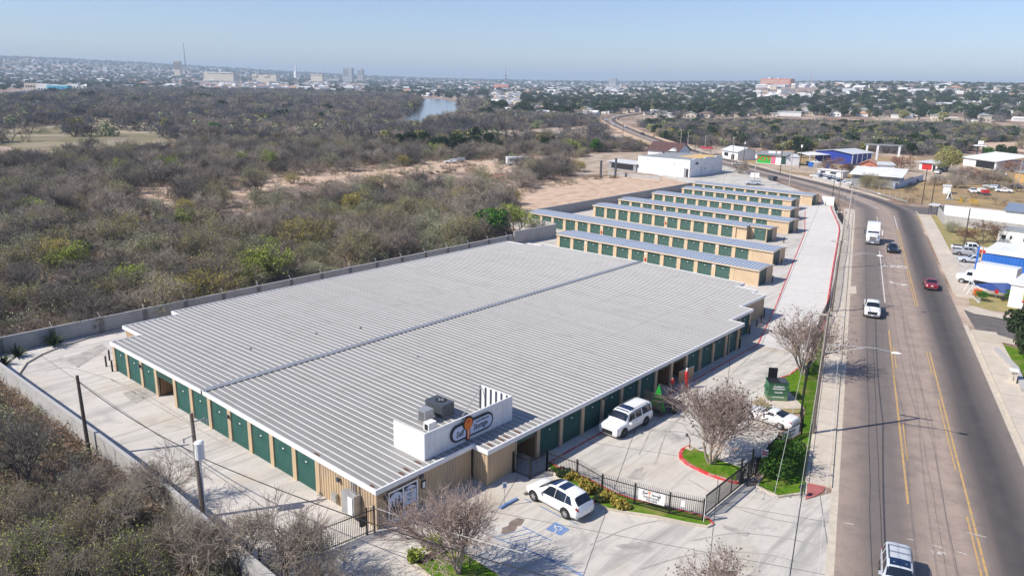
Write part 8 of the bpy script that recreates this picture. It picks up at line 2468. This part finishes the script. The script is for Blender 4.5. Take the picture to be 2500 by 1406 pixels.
for k_, px, s, lb in SP:
 x, y = g(*px)
 tree(k_, x, y, s, lb, {'e': 'evergreen_tree', 'g': 'green_tree', 'r': 'rusty_tree'}.get(k_[0], 'brush_tree'), group='dark evergreens behind the clearing' if 'in the row' in lb else None)
# big dark trees nearest the camera, bottom left
NB = dict(bend=.17, up=.05, up_end=.02, ang=(20, 50), lr=(.68, .9), rmin=.012, nch=(1.2, 1.3, 1.2, 1.1))
KINDS['near0'] = tree_kind(501, 6.0, 3, (20, 45), 4, .15, 'twig_dark', twigs=3, twl=.6, par=NB)
KINDS['near1'] = tree_kind(505, 5.2, 4, (15, 50), 4, .09, 'twig', twigs=3, twl=.6, par=NB)
KINDS['near2'] = tree_kind(508, 4.4, 5, (15, 55), 4, .06, 'twig', 'leaf_olive', nleaf=2000, lsize=.06, twigs=2, twl=.6, par=NB)
KINDS['near3'] = tree_kind(511, 4.2, 5, (15, 55), 4, .06, 'twig', 'leaf_lime', nleaf=1700, lsize=.06, twigs=2, twl=.6, par=NB)
NEAR = [('near0', (62, 1205), 1.05, 'dark forked tree nearest the left edge of the picture'), ('near1', (395, 1225), .95, 'bare branching tree leaning over the wall left of the transformer pole'), ('near1', (700, 1430), 1.2, 'pale trunked bare tree over the iron gate at the bottom'),
  ('near1', (590, 1410), 1.05, 'grey bare tree at the wall end left of the iron gate'), ('near2', (250, 1330), .85, 'olive leafy bush tree at the bottom left'), ('near3', (110, 1400), .9, 'yellow green bush tree in the bottom left corner'), ('near3', (340, 1420), .85, 'yellow green bush tree at the bottom edge right of the corner'),
  ('near2', (20, 1290), .8, 'olive bush tree at the left edge below the dark forked tree'), ('near1', (200, 1235), .85, 'small bare tree right of the dark forked tree'), ('near1', (470, 1400), .95, 'bare tree at the bottom edge left of the transformer pole foot'), ('near2', (440, 1330), .7, 'olive bush below the transformer pole'), ('near3', (20, 1440), .8, 'lowest yellow bush cut by the bottom left corner'),
  ('near1', (800, 1490), .85, 'bare tree cut by the bottom edge right of the pale trunked tree'), ('near1', (930, 1560), .9, 'bare tree cut by the bottom edge left of the little lawn'), ('near2', (180, 1470), .8, 'olive bush cut by the bottom edge'), ('near1', (330, 1290), .85, 'grey bare bush between the olive bush and the wall'), ('near3', (300, 1275), .5, 'low yellowish bush close to the wall foot'), ('near1', (130, 1300), .6, 'thin bare tree beside the dark forked trunk')]
for k_, px, s, lb in NEAR:
 x, y = g(*px)
 tree(k_, x, y, s, lb, 'brush_tree', z=-.3)
# ------------------------------------------------------------------ the brush, the woods and the town
def grid_pts(r0, r1, cell, az0=-4, az1=88):
 m = r1 * 1.02
 n = int(m / cell) + 1
 gx, gy = np.meshgrid(np.arange(-int(.2 * n), n), np.arange(-int(.2 * n), n))
 x = (gx + rng.uniform(0, 1, gx.shape)) * cell; y = (gy + rng.uniform(0, 1, gx.shape)) * cell
 x, y = x.ravel(), y.ravel()
 r = np.hypot(x, y); a = np.degrees(np.arctan2(y, x))
 k = (r > r0) & (r <= r1) & (a > az0) & (a < az1)
 return x[k], y[k]
BRUSH = [(-500, 246), (60, 246), (140, 236), (210, 232), (300, 226), (700, 228), (985, 240), (1026, 250), (1006, 275), (925, 305), (900, 316), (1000, 318), (1060, 308), (1110, 298), (1135, 278), (1152, 285), (1190, 286), (1300, 291), (1440, 299), (1472, 318), (1490, 350), (1560, 362), (1575, 372), (1440, 374), (1398, 395), (1400, 425), (1290, 446), (1255, 475), (1245, 540), (1262, 572), (1262, 640), (-500, 1000)]
RBRUSH = [(1575, 352), (1612, 334), (1560, 306), (1640, 302), (1850, 302), (2130, 308), (2330, 310), (2600, 330), (2600, 345), (2380, 350), (2370, 372), (2260, 380), (2060, 370), (1900, 370), (1830, 360), (1760, 362), (1650, 350)]
CLEAR = [[(1255, 520), (1262, 478), (1300, 452), (1380, 438), (1480, 432), (1700, 440), (1700, 450), (1310, 524)], [(318, 480), (340, 458), (415, 455), (440, 461), (440, 545), (390, 545), (345, 505)],
   [(560, 470), (640, 440), (720, 429), (850, 420), (1000, 407), (1040, 394), (1240, 390), (1262, 405), (1210, 448), (1000, 455), (900, 466), (720, 490), (560, 500)], [(-60, 352), (-40, 318), (60, 312), (140, 302), (150, 284), (200, 283), (300, 292), (420, 300), (480, 318), (480, 345), (430, 372), (200, 386), (140, 392), (-60, 384)],
   [(1090, 330), (1250, 318), (1430, 310), (1440, 326), (1300, 345), (1240, 356), (1150, 348)], [(1400, 428), (1400, 395), (1440, 376), (1560, 370), (1600, 395), (1500, 425)], [(1180, 392), (1280, 376), (1400, 385), (1400, 404), (1250, 412)], [(300, 552), (440, 526), (640, 515), (650, 548), (470, 565), (330, 590)], [(50, 535), (170, 526), (310, 526), (315, 556), (160, 566), (50, 570)], [(80, 676), (240, 660), (250, 694), (100, 706)], [(1095, 232), (1180, 244), (1184, 280), (1155, 280), (1158, 258), (1115, 250)]]
def scatter_zone(x, y, poly, sparse=.06):
 z = hf(x, y); px, py = to_px(x, y, z)
 k = in_poly(px, py, poly)
 c = np.zeros(len(x), bool)
 for q in CLEAR: c |= in_poly(px, py, q)
 k &= ~c | (rng.random(len(x)) < sparse)
 k &= ~((y < 93.2) & (x < 118)) & ~((x > 112) & (y < 106.5) & (x < 260))
 k &= seg_dist(x, y, [tuple(v) for v in RC[60:]]) > 10.5
 return x[k], y[k], z[k], px[k], py[k]
def pick(n, kinds):
 names = [q[0] for q in kinds]; w = np.array([q[1] for q in kinds], float)
 return rng.choice(len(names), n, p=w / w.sum()), names
LIB = {}
def scatter(name, label, cat, x, y, z, scl, idx, names, mesh_sel=1):
 """one object of countless plants: the kinds set out on the points by geometry nodes"""
 me = bpy.data.meshes.new(name)
 n = len(x)
 me.vertices.add(n); me.vertices.foreach_set('co', np.stack([x, y, z], 1).astype(np.float32).ravel())
 for nm, ty, arr in (('scl', 'FLOAT', scl), ('idx', 'INT', idx)):
  a = me.attributes.new(nm, ty, 'POINT'); a.data.foreach_set('value', np.asarray(arr, np.float32 if ty == 'FLOAT' else np.int32))
 a = me.attributes.new('rot', 'FLOAT_VECTOR', 'POINT')
 rv = np.zeros((n, 3), np.float32); rv[:, 2] = rng.uniform(0, 2 * PI, n); a.data.foreach_set('vector', rv.ravel())
 me.update()
 o = bpy.data.objects.new(name, me); COL.objects.link(o)
 key = tuple(names)
 if key not in LIB:
  c = bpy.data.collections.new('plants_%02d' % len(LIB))
  for i, k in enumerate(names):
   src = KINDS[k] if isinstance(k, str) else k
   if isinstance(src, tuple):
    # join trunk and crown in one source mesh
    bm = bmesh.new(); mats = []
    for q in src:
     off = len(mats); n0 = len(bm.faces); bm.from_mesh(q)
     bm.faces.ensure_lookup_table()
     for f in bm.faces[n0:]: f.material_index += off
     mats += list(q.materials)
    m2 = bpy.data.meshes.new('plant'); bm.to_mesh(m2); bm.free()
    for q in mats: m2.materials.append(q)
   else: m2 = src
   so = bpy.data.objects.new('%02d_plant' % i, m2); c.objects.link(so)
  LIB[key] = c
 ng = bpy.data.node_groups.new(name, 'GeometryNodeTree')
 ng.interface.new_socket('Geometry', in_out='INPUT', socket_type='NodeSocketGeometry')
 ng.interface.new_socket('Geometry', in_out='OUTPUT', socket_type='NodeSocketGeometry')
 N = ng.nodes; gi = N.new('NodeGroupInput'); go = N.new('NodeGroupOutput'); ip = N.new('GeometryNodeInstanceOnPoints'); ci = N.new('GeometryNodeCollectionInfo')
 ci.inputs['Collection'].default_value = LIB[key]; ci.inputs['Separate Children'].default_value = True; ci.inputs['Reset Children'].default_value = True
 ng.links.new(gi.outputs[0], ip.inputs['Points']); ng.links.new(ci.outputs[0], ip.inputs['Instance']); ip.inputs['Pick Instance'].default_value = True
 for nm, ty, sock in (('idx', 'INT', 'Instance Index'), ('rot', 'FLOAT_VECTOR', 'Rotation'), ('scl', 'FLOAT', 'Scale')):
  a = N.new('GeometryNodeInputNamedAttribute'); a.data_type = ty; a.inputs['Name'].default_value = nm
  out = [s for s in a.outputs if s.enabled and s.name == 'Attribute'][0]
  ng.links.new(out, ip.inputs[sock])
 ng.links.new(ip.outputs[0], go.inputs[0])
 md = o.modifiers.new('scatter', 'NODES'); md.node_group = ng
 return tag(o, label, cat, None, 'stuff')
# --- brush trees near enough to tell apart
x, y = grid_pts(60, 360, 5.5)
x, y, z, px, py = scatter_zone(x, y, BRUSH)
r = np.hypot(x, y)
keep = (r < 190) | (rng.random(len(x)) < .85)
keep &= ~(in_poly(px, py, [(500, 415), (1260, 380), (1265, 470), (900, 500), (620, 545), (430, 545)]) & (rng.random(len(x)) < .6))
x, y, z, px, py, r = [v[keep] for v in (x, y, z, px, py, r)]
patchn = np.sin(x * .045 + 1.3) * np.cos(y * .038 - .7) + .5 * np.sin(x * .11 + y * .07)
kinds = [('bare0', .17), ('bare1', .17), ('bare2', .17), ('dark0', .10), ('dark1', .10), ('olive0', .08), ('olive1', .06), ('sage0', .06), ('sage1', .05), ('yellow0', .02), ('yellow1', .015), ('lime0', .01)]
idx, names = pick(len(x), kinds)
lf = patchn > .3
gi_, _ = pick(len(x), [(n_, w_) for n_, w_ in zip(names, (.08, .08, .08, .03, .03, .18, .17, .13, .12, .05, .04, .02))])
idx = np.where(lf, gi_, idx)
idx = np.where((r > 230) & (rng.random(len(x)) < .5), rng.choice([3, 4], len(x)), idx)
scl = rng.uniform(.62, 1.28, len(x)) * np.where(r < 130, .88, 1.0)
inview = (px > -60) & (px < 2560) & (py > 0)
order = np.argsort(-(scl / r) * inview)
sel = order[:250]
LBL = {'b': ('bare grey brown mesquite tree in the brush behind the grey wall', 'bare mesquites of the near brush'), 'd': ('dark bare mesquite tree in the brush behind the grey wall', 'dark mesquites of the near brush'),
  'o': ('olive leaved brush tree behind the grey wall', 'olive trees of the near brush'), 's': ('pale sage leaved brush tree behind the grey wall', 'sage trees of the near brush'),
  'y': ('mustard yellow leaved brush tree behind the grey wall', 'yellow trees of the near brush'), 'l': ('lime leaved brush tree behind the grey wall', 'lime trees of the near brush')}
for i in sel:
 k = names[idx[i]]
 tree(k, float(x[i]), float(y[i]), float(scl[i]), LBL[k[0]][0], 'brush_tree', group=LBL[k[0]][1], z=float(z[i]) - .1)
rest = np.setdiff1d(np.arange(len(x)), sel)
scatter('brush_woods', 'grey brown mesquite brush reaching back from the near trees', 'brush', x[rest], y[rest], z[rest] - .1, scl[rest], idx[rest], names)
# --- undergrowth
x, y = grid_pts(55, 170, 1.7); x, y, z, px, py = scatter_zone(x, y, BRUSH, .25)
x2, y2 = grid_pts(170, 330, 3.2); x2, y2, z2, px2, py2 = scatter_zone(x2, y2, BRUSH, .3)
x3, y3 = np.meshgrid(np.arange(6, 18.8, 1.05), np.arange(24, 90, 1.05)); x3 = x3.ravel() + rng.uniform(-.5, .5, x3.size); y3 = y3.ravel() + rng.uniform(-.5, .5, y3.size)
X = np.concatenate([x, x2, x3]); Y = np.concatenate([y, y2, y3]); Z = hf(X, Y) - np.where(X < 19, .1, .05)
idx, names = pick(len(X), [('scrub0', .45), ('scrub1', .3), ('scrub2', .25)])
idx = np.where((X < 19.5) & (Y < 91), rng.choice([0, 1, 1, 2], len(X)), idx)
scatter('undergrowth', 'dry low scrub and weeds between the brush trees', 'undergrowth', X, Y, Z, rng.uniform(.6, 1.35, len(X)) * np.where(X < 19.5, .75, 1.0), idx, names)
# --- scrub at the edges of the dry field, yards and the dirt lot
x, y = grid_pts(150, 330, 2.6); px, py = to_px(x, y, hf(x, y))
k = in_poly(px, py, [(1270, 470), (1310, 449), (1480, 431), (1510, 436), (1400, 452), (1330, 462), (1290, 490)]) & (rng.random(len(x)) < .4)
k |= in_poly(px, py, [(2200, 497), (2080, 460), (2240, 440), (2500, 470), (2500, 515), (2300, 495)]) & (rng.random(len(x)) < .10)
k |= in_poly(px, py, [(1420, 376), (1560, 372), (1640, 352), (1575, 358), (1480, 362), (1400, 385)])
k &= ~((x > 112) & (y < 106.5) & (x < 205))
x, y = x[k], y[k]; idx, names = pick(len(x), [('scrub0', .3), ('scrub1', .6), ('scrub2', .1)])
scatter('dry_weeds', 'straw coloured weeds in the fields and along the dirt lot', 'weeds', x, y, hf(x, y) - .05, rng.uniform(.5, 1.2, len(x)), idx, names)
# --- far woods
x, y = grid_pts(360, 760, 6.0); a = scatter_zone(x, y, BRUSH, .10)
x, y = grid_pts(760, 1700, 8.5); b = scatter_zone(x, y, BRUSH, .10)
x, y = grid_pts(240, 900, 4.6); c = scatter_zone(x, y, RBRUSH, .3)
x, y = grid_pts(500, 1000, 7.5); bk_ = scatter_zone(x, y, [(1045, 234), (1120, 240), (1190, 236), (1192, 294), (1140, 294), (1132, 262), (1118, 246)], .3); b = tuple(np.concatenate([u, v]) for u, v in zip(b, bk_))
X = np.concatenate([a[0], b[0], c[0]]); Y = np.concatenate([a[1], b[1], c[1]]); Z = hf(X, Y)
R_ = np.hypot(X, Y)
idx, names = pick(len(X), [('farbare0', .2), ('farbare1', .2), ('farbare2', .2), ('fargrey0', .1), ('fargrey1', .1), ('fargrey2', .06), ('farolive0', .08), ('fargreen0', .06), ('farever1', .004)])
keepc = np.ones(len(X), bool); idx[len(a[0]) + len(b[0]):] = np.where(rng.random(len(c[0])) < .06, 8, np.where(rng.random(len(c[0])) < .12, 6, idx[len(a[0]) + len(b[0]):]))
X, Y, Z, idx, R_ = [v[keepc] for v in (X, Y, Z, idx, R_)]
scatter('river_woods', 'dark leafless woods along the river and the creek', 'woods', X, Y, Z - .2, rng.uniform(.8, 1.3, len(X)) * np.where(R_ > 760, 1.55, np.where((X > 300) & (Y < 330), .8, 1.2)), idx, names)
# reeds by the creek
x, y = grid_pts(240, 420, 2.0); px, py = to_px(x, y, hf(x, y))
k = in_poly(px, py, [(1560, 312), (1640, 318), (1700, 338), (1640, 345), (1600, 330)]) | in_poly(px, py, [(1430, 340), (1510, 330), (1560, 352), (1480, 356)]) | in_poly(px, py, [(1255, 352), (1310, 340), (1310, 362), (1270, 368)])
k &= seg_dist(x, y, [tuple(v) for v in RC[60:]]) > 8
x, y = x[k], y[k]; idx = np.zeros(len(x), int)
scatter('reeds', 'straw yellow reeds beside the creek and the bridge', 'reeds', x, y, hf(x, y), rng.uniform(1.6, 2.6, len(x)), idx, ['scrub1', 'scrub2'])
# --- the town
def house_meshes(w, d, h, rise, rt, wall, roof):
 mb = MB(); mb.box(-w / 2, -d / 2, -1.5, w / 2, d / 2, h)
 for q in (-.3, .05, .3): mb.box(w * q, -d / 2 - .05, 1.0, w * q + 1.3, -d / 2, 2.2, 1); mb.box(-w / 2 - .05, d * q, 1.0, -w / 2, d * q + 1.2, 2.2, 1)
 if rt == 'gable': mb.add([(-w / 2, -d / 2, h), (-w / 2, d / 2, h), (-w / 2, 0, h + rise), (w / 2, -d / 2, h), (w / 2, d / 2, h), (w / 2, 0, h + rise)], [(0, 2, 1), (3, 4, 5)], 0)
 o = mb.build('wall', [M[wall], M['dark']]); a = o.data; bpy.data.objects.remove(o)
 mb = MB(); e = .5
 if rt == 'gable':
  v = [(-w / 2 - e, -d / 2 - e, h - .2), (w / 2 + e, -d / 2 - e, h - .2), (w / 2 + e, 0, h + rise), (-w / 2 - e, 0, h + rise), (w / 2 + e, d / 2 + e, h - .2), (-w / 2 - e, d / 2 + e, h - .2)]
  mb.add(v + [(p[0], p[1], p[2] + .15) for p in v], [(6, 7, 8, 9), (9, 8, 10, 11), (0, 1, 7, 6), (4, 5, 11, 10), (0, 3, 2, 1), (3, 5, 4, 2)])
 elif rt == 'hip':
  k = d * .42; mb.add([(-w / 2 - e, -d / 2 - e, h), (w / 2 + e, -d / 2 - e, h), (w / 2 + e, d / 2 + e, h), (-w / 2 - e, d / 2 + e, h), (-w / 2 + k, 0, h + rise), (w / 2 - k, 0, h + rise)], [(0, 1, 5, 4), (1, 2, 5), (2, 3, 4, 5), (3, 0, 4), (3, 2, 1, 0)])
 else: mb.box(-w / 2 - e, -d / 2 - e, h + .01, w / 2 + e, d / 2 + e, h + .3)
 o = mb.build('roof', M[roof]); b = o.data; bpy.data.objects.remove(o)
 return a, b
HS = [('white house with a low white gable roof', house_meshes(13, 9, 3.2, 1.7, 'gable', 'stucco', 'white_roof')), ('cream house with a pale grey gable roof', house_meshes(14, 10, 3.2, 2.0, 'gable', 'cream', 'pale_roof')), ('house with a brown hip roof', house_meshes(14, 11, 3.2, 2.2, 'hip', 'cream', 'brown_roof')),
  ('house with a salmon tiled hip roof', house_meshes(13, 11, 3.3, 2.0, 'hip', 'stucco', 'salmon')), ('long flat roofed white building', house_meshes(22, 11, 4.2, 0, 'flat', 'stucco', 'white_roof')), ('house with a dark grey gable roof', house_meshes(13, 9, 3.2, 1.9, 'gable', 'stucco', 'grey_roof')),
  ('flat roofed cream house', house_meshes(12, 10, 3.6, 0, 'flat', 'cream', 'pale_roof')), ('two storey pale house with a grey hip roof', house_meshes(11, 10, 6.0, 2.0, 'hip', 'cream', 'grey_roof'))]
TOWN = [(-500, 80), (3000, 80), (3000, 330), (2500, 300), (2330, 300), (2100, 286), (1850, 286), (1640, 290), (1535, 282), (1490, 286), (1440, 300), (1300, 292), (1190, 284), (1185, 240), (1120, 242), (1040, 236), (1000, 238), (985, 237), (700, 227), (300, 222), (-500, 220)]
def town_filter(x, y):
 z = hf(x, y); px, py = to_px(x, y, z)
 k = in_poly(px, py, TOWN) & (seg_dist(x, y, [tuple(v) for v in RC[60:]]) > 16)
 return x[k], y[k], z[k], px[k], py[k]
x, y = grid_pts(430, 1500, 24); x, y, z, px, py = town_filter(x, y)
k = rng.random(len(x)) < np.where(px < 1100, .5, .9); x, y, z, px, py = [v[k] for v in (x, y, z, px, py)]
idx, _ = pick(len(x), [(i, w) for i, w in enumerate((.24, .18, .12, .07, .12, .11, .10, .06))])
r = np.hypot(x, y); vis = (px > -40) & (px < 2540)
order = np.argsort(np.where(vis, r, 1e9))[:230]
SIDE = lambda q: 'on the right hillside' if q > 1900 else ('beyond the bridge road' if q > 1400 else ('in the town beyond the river bend' if q > 900 else 'in the far left town'))
for i in order:
 nm, (wa, ro) = HS[idx[i]]
 t = thing('house', nm + ' ' + SIDE(px[i]), 'house', (float(x[i]), float(y[i]), float(z[i])), random.choice((0, PI / 2)) + .35 + random.uniform(-.15, .15), nm + 's ' + SIDE(px[i]))
 s = random.uniform(.75, 1.15); t.scale = (s, s, s)
 inst('wall', wa, t); inst('roof', ro, t)
rest = np.setdiff1d(np.arange(len(x)), order)
x2, y2 = grid_pts(1500, 6500, 42); x2, y2, z2, px2, py2 = town_filter(x2, y2)
k = rng.random(len(x2)) < np.where(px2 < 1100, .26, .42); x2, y2, z2 = x2[k], y2[k], z2[k]
i2, _ = pick(len(x2), [(i, w) for i, w in enumerate((.2, .17, .13, .06, .18, .12, .10, .04))])
hsrc = [h[1] for h in HS]
for i, h in enumerate(hsrc): KINDS['house%d' % i] = h
scatter('distant_houses', 'pale roofs of the distant town spread to the horizon', 'town', np.concatenate([x[rest], x2]), np.concatenate([y[rest], y2]), np.concatenate([z[rest], z2]), np.concatenate([np.full(len(rest), 1.0), rng.uniform(.9, 2.0, len(x2))]), np.concatenate([idx[rest], i2]), ['house%d' % i for i in range(8)])
a = town_filter(*grid_pts(420, 1500, 13.5)); b = town_filter(*grid_pts(1500, 4200, 27)); c = town_filter(*grid_pts(4200, 10000, 70))
X = np.concatenate([a[0], b[0], c[0]]); Y = np.concatenate([a[1], b[1], c[1]]); Z = np.concatenate([a[2], b[2], c[2]])
R_ = np.hypot(X, Y)
idx, names = pick(len(X), [('farbare0', .15), ('farbare1', .14), ('fargrey0', .08), ('fargrey1', .07), ('farever0', .24), ('farever1', .22), ('farolive0', .06), ('fargreen0', .04)])
PX, PY = to_px(X, Y, Z)
kk = rng.random(len(X)) < .8
for a_, b_, d_ in ((423, 441, 3300), (830, 890, 3400), (1480, 1510, 3600), (1845, 1990, 2500), (485, 700, 3150), (55, 200, 1700), (1195, 1270, 1700), (718, 728, 3200), (748, 802, 3300)): kk &= ~((PX > a_ - 3) & (PX < b_ + 3) & (R_ > .5 * d_) & (R_ < d_ + 60))
scatter('town_trees', 'dark trees between the roofs of the distant town', 'trees', X[kk], Y[kk], Z[kk] - .2, (rng.uniform(.8, 1.5, len(X)) * np.where(R_ > 4200, 2.0, np.where(R_ > 1500, 1.2, 1.1)))[kk], idx[kk], names)
# palms that stand out in the town
KP = None
def palm(px, py, dist, label):
 d = ray(px, py); k = dist / math.hypot(d[0], d[1]); xx, yy = d[0] * k, d[1] * k; zz = float(hf(xx, yy))
 t = thing('palm_tree', label, 'palm', (xx, yy, zz))
 h = 13
 mb = MB(); mb.cyl((0, 0, 0), (0, 0, h), .35, .25, 6); mb.build('trunk', M['bark'], t, local=True)
 rs = np.random.default_rng(int(px)); n = 60; d_ = rs.normal(size=(n, 3)); d_ /= np.linalg.norm(d_, axis=1)[:, None]
 lv, lf = leaf_quads(d_ * 1.6 + np.array([0, 0, h]), .9, rs, 0, .3)
 inst('crown', np_mesh('crown', [(lv, lf, 0)], [M['leaf_dark']]), t)
for px, py, lb in ((2034, 222, 'left palm of the pair on the right skyline'), (2040, 222, 'right palm of the pair on the right skyline'), (2092, 226, 'lone palm on the right skyline'), (2218, 228, 'lone palm above the right middle town')):
 palm(px, py, 1500, lb)
# ------------------------------------------------------------------ haze
hz, ht, hb_ = new_mat('haze_air')
ht.nodes.remove(hb_)
pv = ht.nodes.new('ShaderNodeVolumePrincipled')
pv.inputs['Color'].default_value = (0.68, 0.84, 1.0, 1)
pv.inputs['Density'].default_value = 0.00017
pv.inputs['Anisotropy'].default_value = 0.0
lk(ht, pv.outputs[0], ht.nodes['Material Output'].inputs['Volume'])
hz_o = MB().box(-15300, -15300, -35, 15300, 15300, 215).build('haze', hz)
tag(hz_o, 'pale blue haze lying over the distant town', 'haze', None, 'stuff')
print('objects', len(SC.objects))
